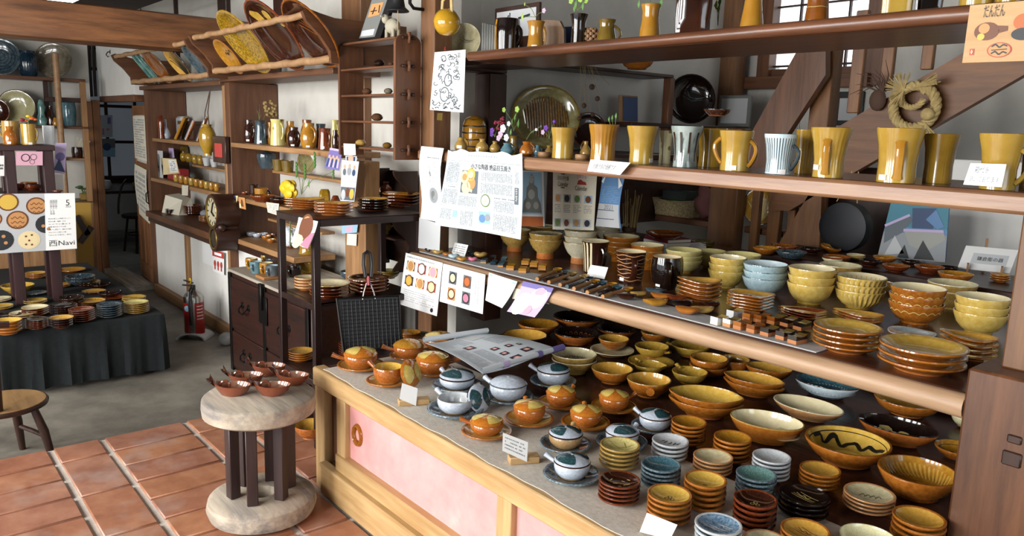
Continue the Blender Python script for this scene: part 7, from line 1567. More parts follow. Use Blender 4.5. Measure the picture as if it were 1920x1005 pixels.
for x in (chx0+.03, -4.41, chx1-.03):
 PC('iron_strap', x-.02, x+.02, chy-.016, chy-.012, ZF, chz-.02, 'metal_dark', .001)
lk = PC('lock_plate', -4.47, -4.35, chy-.022, chy-.016, .30, .47, 'metal_dark', .002); obj('lock_hasp', MB().box(-.02, .02, -.02, 0, .09, .25), 'metal_dark', lk)
CHZ = chz+.0003
MUGS = [(472, 486, 501, 24, ('cream_in', 'amber_out', 'honey', 'amber_out'), 'amber mug at the chest end'), (481, 492, 510, 25, ('pale_blue', 'slate', 'blue_vase', 'slate'), 'blue-grey mug with a round mark beside the amber mug'), (500, 494, 514, 27, ('cream_in', 'amber_out', 'honey', 'amber_out'), 'amber mug in the middle of the chest'), (511, 499, 520, 26, ('pale_blue', 'slate', 'grey_dark', 'slate'), 'dark striped blue mug behind the rack leg'), (552, 499, 517, 27, ('grey_white', 'black', 'black', 'black'), 'black mug with white combing'), (501, 480, 494, 24, ('cream_in', 'tan', 'tan', 'amber_out'), 'tan mug in the rear row on the chest'), (540, 478, 492, 26, ('cream_in', 'tan', 'tan', 'amber_out'), 'tan mug behind the black combed mug'), (510, 486, 500, 22, ('pale_blue', 'slate', 'slate', 'slate'), 'slate mug in the rear row on the chest')]
for cx, tp, bs, w_, mt, lb in MUGS:
 vessel('mug', lb, 'mug', cx, [(bs+4, w_*.36), (bs-2, w_*.46), ((tp+bs)/2-3, w_*.5), (tp, w_*.47)], mt, CHZ, Pb=at(cx, bs+2, Z=chz), handle=(-2.2, .25, .8, .4, .12))
vessel('tall_vase', 'tall mustard bottle vase with scratched waves on the chest', 'vase', 577, [(512, 21), (500, 26), (488, 25), (475, 16), (462, 14), (455, 16)], ('olive', 'mustard_dk', 'mustard_dk', 'mustard_dk'), CHZ, Pb=at(577, 510, Z=chz), extra=bands_on(3, 'cream_in', .02, .006))
tag(bbox('cardboard_tray', at(520, 516, Z=chz).x, at(560, 520, Z=chz).x, 1.80, 1.90, chz+.0005, chz+.02, 'cardboard'), 'flat cardboard tray on the chest edge', 'tray')
for cx, cy, w_, gl, lb in ((655, 508, 34, 'slate', 'dark blue cup'), (672, 520, 40, 'wood', 'brown shell dish'), (690, 527, 30, 'blackamber', 'striped amber dish')):
 stack(cx, cy, w_, CHZ, 1, 'lowcup' if 'cup' in lb else 'dish', gl, lb+' seen between the rack shelves', cat='cup' if 'cup' in lb else 'dish')
# ---------------- photo strips and curved shelf near the post ----------------
def pin(name, label, cat, TL, TR, BR, BL, Y, mat, **k): return Paper(name, label, cat, at(*TL, Y=Y), at(*TR, Y=Y), at(*BR, Y=Y), at(*BL, Y=Y), mat, **k)
p = pin('photo_print', 'violet-toned group photograph pinned under the jug shelf', 'photo', (619, 277), (642, 281), (636, 320), (608, 315), 1.99, 'pr_violet'); p.rect(0, 0, 1, .1, 'pr_lilac')
for i in range(6): p.disc(.15+.14*i, .4+.1*(i % 2), .08, 'pr_skin').rect(.08+.14*i, .5, .2+.14*i, .9, ('pr_navy', 'pr_lilac')[i % 2])
p.done()
p = pin('photo_strip', 'long strip of people photographs hanging by the wall rack', 'photo', (641, 300), (673, 303), (664, 378), (638, 376), 1.96, 'pr_white'); p.photo(.02, .02, .98, .55, 'pr_lgrey', [(.2, .5, .1, 'pr_steel'), (.5, .45, .12, 'pr_grey'), (.8, .5, .1, 'pr_navy'), (.2, .25, .06, 'pr_skin'), (.5, .2, .06, 'pr_skin'), (.8, .25, .06, 'pr_skin')]); p.photo(.02, .65, .98, .98, 'pr_steel', [(.2, .6, .16, 'pr_lgrey'), (.5, .4, .14, 'pr_brown'), (.8, .5, .16, 'pr_yellow')]); p.done()
p = pin('plain_card', 'blank square card stuck to the wall rack', 'card', (644, 269), (666, 270), (667, 291), (645, 291), 1.885, 'paper_white'); p.done()
p = pin('small_photo', 'small portrait photograph tucked behind the long photo strip', 'photo', (648, 292), (669, 293), (668, 305), (648, 304), 1.975, 'pr_white'); p.photo(.1, .1, .9, .9, 'pr_navy', [(.5, .5, .3, 'pr_skin')]); p.done()
p = pin('blank_tag', 'plain beige paper card stuck on the wooden post', 'card', (651, 438), (669, 439), (668, 461), (650, 459), 2.02, 'paper_cream'); p.done()
p = pin('picture_card', 'blue and pink picture card on the post above the beige card', 'card', (641, 423), (671, 420), (669, 436), (641, 438), 2.015, 'pr_sky'); p.rect(.3, .2, .7, .9, 'pr_pink'); p.done()
q0, q1 = at(650, 480, Y=2.04), at(688, 480, Y=2.04); struct(bbox('trim_16', q0.x, q1.x, 2.03, 2.12, ZF, at(660, 300, Y=2.04).z, wd('light', 'z')))
cv = thing('curved_shelf', 'small dark shelf with scalloped sides hanging by the post', 'shelf', at(720, 470, Y=2.2)); cv.location.z = .7
def cq(px, py, Y): return at(px, py, Y=Y)-cv.location
def scallop(px, Y0, Y1):
 a = at(px, 320, Y=Y0); out = []
 for i in range(25):
  t = i/24; z = 1.26-.54*t; dep = .10+.05*math.cos(t*4*PI); out.append(Vector((a.x, Y1-dep, z)))
 out += [Vector((a.x, Y1, .72)), Vector((a.x, Y1, 1.26))]
 obj('side_board', MB().prism([p-cv.location for p in out], (.014, 0, 0)), wd('dark', 'z'), cv); return a.x
xa = scallop(675, 2.1, 2.28); xb = scallop(726, 2.1, 2.28)
for z in (1.13, .90): obj('shelf_board', MB().box(xa-cv.location.x+.014, xb-cv.location.x, 2.15-cv.location.y, 2.28-cv.location.y, z-cv.location.z-.012, z-cv.location.z), wd('dark', 'x'), cv)
obj('back_board', MB().box(xa-cv.location.x+.014, xb-cv.location.x, 2.272-cv.location.y, 2.28-cv.location.y, .74-cv.location.z, 1.25-cv.location.z), wd('dark', 'x'), cv)
vessel('bud_vase', 'brown bud vase on the upper board of the scalloped shelf', 'vase', 724, [(331, 9), (326, 12), (320, 11), (315, 5), (311, 6)], GL['wood'], 1.1305, Y=2.2)
vessel('gourd_jar', 'round tan jar with a loop on a wooden base on the scalloped shelf', 'jar', 721, [(448, 8), (442, 9), (438, 13), (430, 14), (423, 8), (420, 4)], ('tan', 'tan', 'tan', 'tan'), .9005, Y=2.2, handle=(-.3, .5, .95, .4, .12), open_=False)
# ---------------- wall rack with pebbles ----------------
wu = thing('wall_rack', 'reddish brown wall rack with tenoned side boards and four open shelves', 'wall rack', (-3.41, 1.96, 1.34))
def PW(n, *a, c=.003): return bbox(n, *a, wu, c)
WX = (-3.685, -3.145)
for x in WX:
 b = MB(); out = [(1.90, 0), (2.035, 0), (2.035, .53)]+[(1.967+.068*math.cos(t), .53+.04*math.sin(t)) for t in [PI*i/8 for i in range(1, 8)]]+[(1.90, .53)]
 obj('side_board', MB().prism([(x-.009-wu.location.x, y-wu.location.y, z) for y, z in out], (.018, 0, 0)), wd('mid', 'z'), wu)
SHZ = [at(637, y, Y=1.91).z+dz for y, dz in ((272, 0), (225, 0), (178, 0), (130, 0), (82, 0))]
for z in SHZ:
 PW('shelf', WX[0]+.009, WX[1]-.009, 1.905, 2.03, z-.012, z, wd('mid', 'x'))
 for y in (1.94, 1.99):
  obj('tenon', MB().box(0, .012, -.01, .01, -.01, .004), wd('dark', 'y'), wu, (WX[1]+.009-wu.location.x, y-wu.location.y, z-wu.location.z))
 obj('wedge', MB().box(0, .018, -.006, .006, -.028, .022), wd('mid', 'z'), wu, (WX[1]+.012-wu.location.x, 1.965-wu.location.y, z-wu.location.z))
PB = [(711, 113, 24, 3, 'black', 'black shiny pebble pot alone on the top open shelf'), (733, 112, 13, 3, 'pebble', 'small brown pebble pot at the side board on the top open shelf'), (688, 166, 21, 2, 'pebble', 'striped brown pebble pot left alone on the second open shelf'), (728, 163, 19, 2, 'grey_brown', 'grey-brown pebble pot at the side board on the second shelf'), (707, 214, 25, 1, 'pebble', 'pale-topped brown pebble pot on the third open shelf'), (676, 264, 23, 0, 'tan', 'tan pebble pot above the blank card'), (726, 264, 20, 0, 'bark', 'brown ribbed shell-shaped pot on the lowest open shelf')]
for px, py, w_, si, mt, lb in PB:
 P = at(px, py, Y=1.935); r = w_*((P-CAM).dot(FW))/FPX/2; tag(obj('pebble_pot', MB().lathe([(0, 0), (.5, .02), (.9, .25), (1, .45), (.85, .72), (.5, .9), (.2, .96), (0, .96)], 18), mt, None, (P.x, 1.935, SHZ[si]+.0006), 0, (r*1.15, r*.8, r*1.15)), lb, 'pot')
WT = SHZ[4]
t = thing('framed_calligraphy', 'tall framed picture with an orange calligraphy panel leaning on the wall rack', 'picture', at(700, 72, Y=1.98)); t.location.z = WT+.001
C = [Vector((0, 0, 0))]
def fq(px, py): return at(px, py, Y=1.97)-t.location
obj('frame', MB().prism([fq(673, 76), fq(713, 71), fq(752, -40), fq(712, -46)], (0, .018, 0)), 'black_plastic', t)
obj('mount', MB().prism([fq(674, 72)+Vector((0, -.002, 0)), fq(703, 69)+Vector((0, -.002, 0)), fq(740, -40)+Vector((0, -.002, 0)), fq(712, -43)+Vector((0, -.002, 0))], (0, .002, 0)), 'pr_stone', t)
obj('orange_panel', MB().prism([fq(691, 33)+Vector((0, -.004, 0)), fq(712, 28)+Vector((0, -.004, 0)), fq(721, 4)+Vector((0, -.004, 0)), fq(698, 8)+Vector((0, -.004, 0))], (0, .002, 0)), 'pr_tan', t)
obj('lower_panel', MB().prism([fq(677, 69)+Vector((0, -.004, 0)), fq(701, 66)+Vector((0, -.004, 0)), fq(704, 54)+Vector((0, -.004, 0)), fq(680, 58)+Vector((0, -.004, 0))], (0, .002, 0)), 'pr_lgrey', t)
obj('calligraphy', MB().beam(fq(700, 27)+Vector((0, -.006, 0)), fq(705, 14)+Vector((0, -.006, 0)), .002, .004).beam(fq(697, 22)+Vector((0, -.006, 0)), fq(708, 20)+Vector((0, -.006, 0)), .002, .004).beam(fq(712, 24)+Vector((0, -.006, 0)), fq(714, 10)+Vector((0, -.006, 0)), .002, .004), 'ink', t)['kind'] = 'stuff'
s = thing('sheep_figurine', 'pale knitted-looking sheep figurine on top of the wall rack', 'figurine', (at(736, 62, Y=1.95).x, 1.95, WT+.0005))
obj('body', MB().ball((0, 0, .055), (.05, .03, .035), 14, 8), 'sheep', s); obj('head', MB().ball((-.05, -.008, .09), (.022, .018, .022), 10, 7), 'sheep', s)
for x in (-.03, .03):
 for y in (-.014, .014): obj('leg', MB().tube([(x, y, .04), (x, y, 0)], .008, 7), 'sheep', s)
for y in (-.02, .02): obj('ear', MB().ball((-.045, y-.008, .1), (.006, .012, .006), 7, 5), 'sheep', s)
bl = thing('hanging_bell', 'dark metal bell with a clapper string hanging above the wall rack', 'bell', at(746, 22, Y=1.93))
obj('bell_cup', MB().lathe([(.05, 0), (.052, .004), (.034, .02), (.028, .05), (.026, .07), (.01, .082), (0, .084), (0, .076), (.022, .06), (.03, .02), (.046, .002), (.05, 0)], 22), 'cast_iron', bl)
obj('clapper_string', MB().tube([(0, 0, .03), (0, 0, -.05), (.002, 0, -.14)], .0022, 5), 'straw', bl); obj('hanger', MB().tube([(0, 0, .08), (0, .0, .3), (0, .12, .34)], .004, 5), 'metal_dark', bl)
b = MB().tube([(0, 0, 0), (0, -.05, .0), (0, -.07, .02), (0, -.07, .1)], .008, 7); tag(obj('iron_bracket', b, 'metal_dark', None, at(793, 18, Y=2.045)), 'black iron bracket fixed high on the post', 'bracket')
p = pin('brass_tag', 'small brass label below the woodcut print on the post', 'label', (820, 212), (830, 212), (829, 226), (819, 225), 2.04, 'brass'); p.done()
# ================= far bookcase contents =================
A1, B1, C1 = 1.3175, .9575, .6525
P = at(310, 245, Y=2.12)
vessel('small_bottle', 'pale blue bottle with a thin neck and gold stopper in the far bookcase', 'bottle', 311, [(257, 8), (250, 9), (243, 7), (236, 3), (228, 3), (222, 2)], GL['white'], A1, Y=2.13, open_=False)
vessel('brown_figure', 'small brown carved figure beside the pale blue bottle', 'figurine', 303, [(250, 6), (235, 6), (222, 7), (212, 6), (208, 3)], GL['wood'], A1, Y=2.09, open_=False)
def slant(px0, py0, px1, py1, wpx, Y, z0, mats, label):
 a = at(px0, py0, Y=Y); b = at(px1, py1, Y=Y+.06); d = (b-a); L = d.length; k = ((a-CAM).dot(FW))/FPX; w_ = wpx*k
 t = thing('oblong_dish', label, 'dish', (a.x, a.y, z0+.012)); d.normalize(); s_ = Vector((.9, -.45, .12)).normalized(); s_ = (s_-d*s_.dot(d)).normalized(); n_ = d.cross(s_)
 if n_.dot(CAM-a) < 0: n_ = -n_
 def qd(u, v, o): return d*(u*L)+s_*(v*w_)+n_*o
 obj('dish_base', MB().add([qd(u, v, o) for o in (0, .012) for u, v in ((0, -.5), (1, -.5), (1, .5), (0, .5))], [(0, 1, 2, 3), (4, 5, 6, 7), (0, 1, 5, 4), (1, 2, 6, 5), (2, 3, 7, 6), (3, 0, 4, 7)]), mats[0], t)
 obj('dish_rim', MB().tube([qd(u, v, .016) for u, v in ((0, -.5), (1, -.5), (1, .5), (0, .5), (0, -.5))], .009, 7), mats[1], t)
 obj('dish_marks', MB().beam(qd(.25, -.2, .014), qd(.45, .2, .014), .012, .004).beam(qd(.6, -.2, .014), qd(.75, .15, .014), .012, .004), mats[2], t)['kind'] = 'stuff'
slant(329, 254, 346, 214, 20, 2.14, A1, ('honey', 'honey', 'mark_black'), 'amber oblong dish with black marks propped in the far bookcase')
slant(347, 259, 362, 224, 15, 2.13, A1, ('slate', 'orange_out', 'mark_white'), 'slate oblong dish with toothed rim propped in the far bookcase')
slant(368, 258, 384, 214, 15, 2.13, A1, ('blue_dark', 'orange_out', 'mark_white'), 'dark blue oblong dish propped in the far bookcase')
b = MB().box(-.09, .09, -.05, .05, 0, .13).box(-.12, .1, -.06, .06, .13, .16); tag(obj('driftwood_block', b, 'twig', None, (-7.22, 2.28, A1+.0005), .3), 'dark wooden block sculpture behind the propped dishes', 'sculpture')
tag(obj('paper_lantern', MB().box(-.08, .08, -.03, .03, 0, .2, 0, .02), 'paper_grey', None, (-7.53, 2.3, A1+.0005), .2), 'grey paper wrapped parcel in the far bookcase corner', 'parcel')
g = thing('hanging_vase', 'mustard lantern-shaped vase hung by cords at the bookcase front', 'vase', at(390, 288, Y=1.975))
k_ = ((g.location-CAM).dot(FW))/FPX
obj('vase_body', MB().lathe([(0, 0)]+[(w_*k_, h_*k_) for h_, w_ in ((0, 6), (4, 9), (20, 15), (36, 15.5), (46, 12), (50, 8), (54, 9))]+[(6*k_, 52*k_), (5*k_, 40*k_)], 22), 'mustard_dk', g)
for s_ in (-1, 1): obj('cord', MB().tube([(s_*.05, 0, 50*k_), (s_*.03, 0, .3), (.02, .03, .48)], .004, 5), 'twig', g)
obj('foot_ring', MB().lathe([(.02, -.015), (.028, -.015), (.028, 0), (.02, 0)], 16), 'lamp_glow' if False else 'mustard', g)
t = thing('framed_print', 'dark wooden picture frame with red print hanging by the mustard vase', 'picture', at(412, 305, Y=1.99)); a = at(401, 305, Y=1.985)-t.location; b_ = at(423, 258, Y=1.985)-t.location
obj('frame', MB().box(a.x, b_.x, -.01, .02, 0, b_.z-a.z), wd('dark', 'z'), t); obj('print', MB().box(a.x+.05, b_.x-.06, -.014, -.01, .04, b_.z-a.z-.05), 'pr_red', t)
# second tier
Pf = [('leaflet', (284, 281, 305, 283, 306, 336, 285, 334), 'paper_grey', 'grey leaflet with small pictures at the bookcase side'), ('leaflet', (301, 296, 330, 298, 336, 325, 305, 328), 'pr_cream', 'cream booklet with printed panel on the second tier'), ('leaflet', (298, 276, 325, 278, 327, 296, 300, 296), 'pr_lilac', 'pale patterned card behind the cream booklet')]
for nm, a, mt, lb in Pf:
 p = Paper(nm, lb, 'leaflet', *[at(a[i], a[i+1], Y=2.10 if a[0] != 298 else 2.2) for i in (0, 2, 4, 6)], mt, n=(2, 2))
 if mt == 'paper_grey':
  for i in range(4): p.disc(.6, .3+.17*i, .14, 'pr_stone')
 elif mt == 'pr_cream': p.rect(.5, .1, .95, .9, 'pr_white').fine(.55, .15, .9, .85, 6, 5, 'ink_grey')
 p.done()
tag(bbox('red_box', *(lambda a, b: (a.x, b.x, 2.10, 2.18, B1, B1+.11))(at(314, 336, Y=2.1), at(337, 336, Y=2.1)), 'rubber_red'), 'small red box beside the row of yellow pots', 'box')
for k in range(9):
 cx = 331+k*9.4; y0 = 340+k*1.3
 vessel('yellow_pot', 'small glossy yellow pot, %s from the red box on the second tier' % ['first', 'second', 'third', 'fourth', 'fifth', 'sixth', 'seventh', 'eighth', 'ninth'][k], 'pot', cx, [(y0, 4.6), (y0-4, 5.6), (y0-11, 5.6), (y0-13, 5)], ('mustard_dk', 'mustard', 'honey' if k % 3 else 'mustard', 'mustard'), B1, Y=2.09, group='yellow pots in a row on the second tier', seg=14)
for k, (cx, w_) in enumerate(((345, 7), (355, 8), (366, 6), (376, 6))):
 vessel('tea_pot', 'small olive pot, %s in the rear row beside the grey cups' % ['farthest', 'third', 'second', 'nearest'][k], 'pot', cx, [(311, w_*.7), (306, w_), (298, w_*.9), (295, w_*.5)], ('olive', 'mustard_dk', 'mustard_dk', 'olive'), 1.1105, Y=2.28, group='olive pots on the far half shelf', seg=14)
for k, cx in enumerate((388, 402)): vessel('glass_cup', 'pale grey cup on the half shelf, %s the red print' % ('away from', 'close to')[k], 'cup', cx, [(318, 5), (310, 7), (303, 8)], GL['greyw'], 1.1105, Y=2.24, group='grey cups on the far half shelf', seg=16)
vessel('olive_jar', 'tall olive jar at the back of the second tier', 'jar', 346, [(300, 8), (290, 9), (278, 8), (274, 6)], GL['olive'], 1.1105, Y=2.33, open_=False)
p = pin('price_slip', 'cream price slip hanging from the second tier shelf', 'card', (341, 347), (353, 348), (352, 367), (341, 366), 2.02, 'paper_cream', n=(2, 2)); p.done()
# base counter
b = MB().add([(-.14, -.08, 0), (.16, -.08, 0), (.16, .08, 0), (-.14, .08, 0), (-.1, -.06, .16), (.12, -.02, .13), (.1, .07, .14), (-.1, .07, .17)], [(0, 1, 5, 4), (1, 2, 6, 5), (2, 3, 7, 6), (3, 0, 4, 7), (4, 5, 6, 7), (3, 2, 1, 0)]); q = at(322, 392, Y=2.12); tag(obj('paper_bag', b, 'paper_cream', None, (q.x+.05, 2.16, C1+.0005), .2), 'folded cream paper bag on the base counter', 'bag')
stack(362, 385, 42, C1, 6, 'plate', 'redb', 'dark red-brown plate', cat='plate', where='on the bookcase base counter', pitch=.13)
stack(322, 392, 26, C1, 4, 'plate', 'black', 'small black plate', cat='plate', where='before the cream paper bag', pitch=.16)
stack(385, 405, 26, C1, 5, 'plate', 'amber2', 'small brown plate', cat='plate', where='behind the wall clock', pitch=.16)
b = MB().ball((0, 0, .03), (.06, .05, .035), 12, 6); q = at(372, 378, Y=2.22); tag(obj('grey_cloth', b, 'cloth_grey', None, (q.x, 2.28, C1+.001)), 'crumpled grey cloth behind the dark plates', 'cloth')
# clock on the divider
ckp = at(399, 397, Y=1.86); k = ((ckp-CAM).dot(FW))/FPX; r = 33*k
cl = thing('wall_clock', 'old dark wooden pendulum clock with a round dial on the bookcase divider', 'clock', (ckp.x, 1.86, ckp.z))
def disk(name, prof_, mat, cz, parent=cl, y=0): o = obj(name, MB().lathe(prof_, 30), mat, parent, (0, y, cz)); o.rotation_euler = (PI/2, 0, 0); return o
disk('case', [(0, -.155), (r*.98, -.155), (r*1.0, -.02), (r*1.02, 0), (r*.98, .012), (r*.86, .012), (r*.83, 0), (0, -.001)], wd('dark', 'z'), 0)
disk('dial', [(0, .004), (r*.8, .004), (r*.83, .0)], 'clock_face', 0); disk('bezel', [(r*.80, .0), (r*.80, .010), (r*.86, .014), (r*.88, .012)], 'brass', 0)
for a, L, wdt in ((1.1, .62, .01), (-.5, .45, .014)): obj('clock_hand', MB().beam((0, -.009, 0), (math.cos(a)*L*r, -.009, math.sin(a)*L*r), wdt, .003), 'ink', cl)
for i in range(12): a = 2*PI*i/12; obj('hour_mark', MB().box(-.004, .004, -.007, -.005, -.011, .011, 0, .0005), 'ink', cl, (math.cos(a)*r*.66, 0, math.sin(a)*r*.66)).rotation_euler = (0, -a+PI/2, 0)
lz = at(408, 450, Y=1.86).z-ckp.z; lr = 24*k
disk('lower_case', [(0, -.155), (lr*1.02, -.155), (lr*1.05, -.01), (lr, .006), (lr*.8, .006), (lr*.76, -.005), (0, -.006)], wd('dark', 'z'), lz)
disk('glass', [(0, .0), (lr*.76, .0)], 'glass_dark', lz); disk('lower_bezel', [(lr*.74, -.002), (lr*.74, .006), (lr*.82, .009), (lr*.84, .006)], 'brass', lz)
obj('link_block', MB().box(-r*.5, r*.5, 0, .15, lz+lr*.6, -r*.75), wd('dark', 'z'), cl)
for s_ in (-1, 1): obj('scroll', MB().ball((s_*r*.62, .03, lz+lr*.95), (.03, .03, .03), 10, 7), wd('dark', 'z'), cl)
# papers below the clock, extinguisher
p = pin('white_sheet', 'blank white sheet hanging below the wall clock', 'sheet', (378, 427), (398, 440), (400, 500), (380, 492), 2.035, 'paper_white', n=(2, 2)); p.done()
p = pin('fire_notice', 'red and white fire notice above the extinguisher', 'notice', (398, 468), (420, 474), (420, 516), (399, 508), 2.03, 'paper_white', n=(2, 2)); p.rect(0, 0, 1, .28, 'pr_red'); p.rect(.2, .08, .8, .2, 'pr_white', lay=3)
for i in range(3): p.disc(.22+.28*i, .6, .1, 'pr_red').rect(.16+.28*i, .68, .28+.28*i, .88, 'pr_red')
p.done()
ep = at(388, 627, Z=ZF); e = thing('fire_extinguisher', 'silver and red fire extinguisher on a low stand', 'extinguisher', (ep.x+.04, ep.y-.10, ZF+.001))
k = ((ep-CAM).dot(FW))/FPX; er = 17.5*k; EH = 85*k
obj('tank', MB().lathe([(0, .04), (er*.95, .04), (er, .05), (er, EH*.90), (er*.85, EH*.97), (er*.4, EH*1.04), (er*.3, EH*1.06), (0, EH*1.06)], 26), 'steel', e)
def band(a0, a1, z0, z1, mat, nm):
 N = 12; vs = []
 for i in range(N+1):
  a = a0+(a1-a0)*i/N
  for z in (z0, z1): vs.append((er*1.012*math.cos(a), er*1.012*math.sin(a), z))
 obj(nm, MB().add(vs, [(2*i, 2*i+2, 2*i+3, 2*i+1) for i in range(N)]).mesh(nm, recalc=False), mat, e)
v0 = math.atan2(-e.location.y, -e.location.x)
band(v0-2.6, v0-.45, .05, EH*.8, 'ext_red', 'red_wrap'); band(v0+.05, v0+1.3, EH*.1, EH*.8, 'ext_red', 'red_label')
for i in range(5): band(v0+.25, v0+1.0, EH*(.72-.07*i), EH*(.735-.07*i), 'tag_white', 'label_line')
obj('round_sticker', MB().lathe([(0, .003), (.022, .002), (.023, 0)], 16), 'pr_sky', e, (er*1.015*math.cos(v0-.75), er*1.015*math.sin(v0-.75), EH*.68)).rotation_euler = (0, PI/2, v0-.75)
obj('valve', MB().tube([(0, 0, EH*1.04), (0, 0, EH*1.16)], .018, 10), 'black_plastic', e); obj('lever', MB().beam((-.01, 0, EH*1.14), (.03, -.08, EH*1.2), .02, .012).beam((-.01, 0, EH*1.2), (.03, -.07, EH*1.3), .02, .01), 'black_plastic', e)
obj('pin_ring', MB().tube([(.018*math.cos(t), -.02, EH*1.26+.018*math.sin(t)) for t in [2*PI*i/12 for i in range(13)]], .003, 5), 'petal_yellow', e)
obj('hose', MB().tube([(0, -.01, EH*1.1), (.06, -.05, EH*1.05), (.09, -.06, EH*.8), (.085, -.05, EH*.35)], .011, 8), 'black_plastic', e)
sd = MB(); N = 14; vs = []
for i in range(N+1):
 a = PI*i/N; rr = er*1.55
 for y in (-.09, .09):
  for q in (1, .86): vs.append((-math.cos(a)*rr*q, y, .05*math.sin(a)*q))
fs = []
for i in range(N): b0 = i*4; fs += [(b0, b0+4, b0+6, b0+2), (b0+1, b0+3, b0+7, b0+5), (b0, b0+1, b0+5, b0+4), (b0+2, b0+6, b0+7, b0+3)]
obj('stand', sd.add(vs, fs+[(0, 2, 3, 1), (N*4, N*4+1, N*4+3, N*4+2)]), 'pr_lgrey', e, (0, 0, 0), .87)
tag(obj('floor_stone', MB().ball((0, 0, .04), (.06, .06, .05), 12, 7), 'stone_grey', None, (-5.56, 1.94, ZF+.006)), 'round grey base stone at the foot of the bookcase divider', 'stone')
# ================= cloth-covered table with plates =================
TX = -5.14; TZ2 = .262; TY1 = 1.40; TY0 = .30; TXB = -7.35
tb = thing('low_table', 'low wooden table hidden under a dark cloth', 'table', ((TX+TXB)/2, (TY0+TY1)/2, ZF))
bbox('tabletop', TXB, TX-.015, TY0, TY1-.015, TZ2-.03, TZ2-.003, wd('dark', 'x'), tb)
for x in (TXB+.05, TX-.08):
 for y in (TY0+.05, TY1-.09): bbox('leg', x-.03, x+.03, y-.03, y+.03, ZF, TZ2-.03, wd('dark', 'z'), tb)
cl_ = MB(); N = 80; vs = []
per = [(TXB, TY1)]+[(TXB+(TX-TXB)*i/26, TY1) for i in range(1, 27)]+[(TX, TY1-(TY1-TY0)*i/54) for i in range(1, 55)]
top = [(x, y, TZ2) for x, y in per]; rows = [top]
for j, (z, am) in enumerate(((TZ2-.008, .0), (TZ2-.12, .6), (TZ2-.25, 1.0), (ZF+.03, 1.25))):
 row = []
 for i, (x, y) in enumerate(per):
  o = (.006+.014*math.sin(i*.75)+.008*math.sin(i*1.9+1))*am+.004
  if i <= 26: row.append((x, y+max(o, .001), z))
  else: row.append((x+max(o, .001), y, z))
 rows.append(row)
n = len(per); allv = [p for r_ in rows for p in r_]; fs = [(j*n+i, j*n+i+1, (j+1)*n+i+1, (j+1)*n+i) for j in range(4) for i in range(n-1)]
allv += [(TXB, TY0, TZ2)]; fs.append(tuple(range(n))+(len(allv)-1,))
o0 = Vector(((TX+TXB)/2, (TY0+TY1)/2, TZ2)); cl_.add([Vector(p)-o0 for p in allv], fs)
tag(obj('table_cloth', cl_.mesh('table_cloth', recalc=False), 'cloth_dark', None, o0), 'dark blue-green cloth hanging in folds over the low table', 'tablecloth')
def Tb(cx, cy, w, n, gl, desc, where='', shape='plate', **k): return stack(cx, cy, w, TZ2+.0005, n, shape, gl, desc, cat='plate', where=where, pitch=k.pop('pitch', .2 if shape == 'dish' else .17), **k)
Tb(14, 600, 56, 4, 'amber', 'amber plate', 'at the cloth corner under the magazine sign', yb=628)
Tb(68, 598, 46, 6, 'black', 'black-brown plate', 'at the cloth edge beside amber plates', yb=618, gl2='brown')
Tb(44, 586, 56, 2, 'creamplate', 'cream plate with black brush marks', 'behind the black-brown plates', dec='brush')
Tb(66, 575, 53, 4, 'creamplate', 'plain cream plate', 'near the left stand leg', gl2='brown')
Tb(115, 595, 50, 4, 'blackamber', 'amber plate with black lugs', 'at the table edge', yb=616, gl2='black', var='lugs' if False else None)
Tb(153, 579, 51, 6, 'redb', 'red-brown dented plate', 'between amber and slate plates', yb=605)
Tb(205, 570, 50, 6, 'slate', 'slate blue plate', 'between red-brown and dotted plates', yb=598)
Tb(255, 566, 49, 6, 'yellowspot', 'yellow dotted plate', 'at the table corner', yb=589, gl2='yamber')
Tb(217, 556, 42, 1, 'redb', 'flat reddish plate behind the slate blue stack')
Tb(251, 556, 46, 2, 'yamber', 'plain yellow plate', 'behind the dotted plates')
Tb(172, 563, 54, 2, 'blackamber', 'amber plate with dark rim marks', 'behind the red-brown plates', dec='lace', dmat='mark_brown')
Tb(119, 572, 54, 4, 'black', 'black plate', 'beside the right stand leg')
Tb(132, 557, 52, 2, 'black', 'black dish', 'behind the black plates', shape='dish')
Tb(176, 545, 48, 1, 'blackamber', 'amber plate leaning on a dark handled dish')
Tb(203, 548, 42, 1, 'black', 'dark oval dish with a round handle', shape='dish', handle=(.3, .2, .16, .35, 'black'))
Tb(164, 527, 50, 2, 'blackamber', 'broad amber plate over black dish', 'near the table back')
Tb(186, 533, 36, 1, 'black', 'black handled dish near the table end', shape='dish', handle=(.3, .2, .16, .35, 'black'))
Tb(118, 532, 34, 2, 'honey', 'small amber plate', 'behind the right stand leg')
Tb(150, 517, 58, 2, 'slate', 'wide slate dish', 'at the table back', shape='dish')
Tb(134, 504, 55, 1, 'honey', 'amber plate at the very back of the table')
Tb(67, 511, 42, 3, 'amber2', 'brown plate', 'at the table back between stand legs')
Tb(33, 534, 66, 1, 'yamber', 'big yellow bowl behind the left stand leg', shape='dish')
Tb(66, 548, 46, 1, 'slate', 'dark patterned plate between the stand legs', dec='combs', dmat='mark_pale')
Tb(66, 562, 46, 2, 'yamber', 'plain yellow plate', 'between the stand legs')
Tb(2, 558, 40, 2, 'paleb', 'small pale plate', 'left of the stand')
Tb(4, 572, 44, 2, 'yamber', 'small yellow plate', 'left of the stand legs')
Tb(16, 588, 46, 2, 'black', 'black plate', 'left of the cream plates')
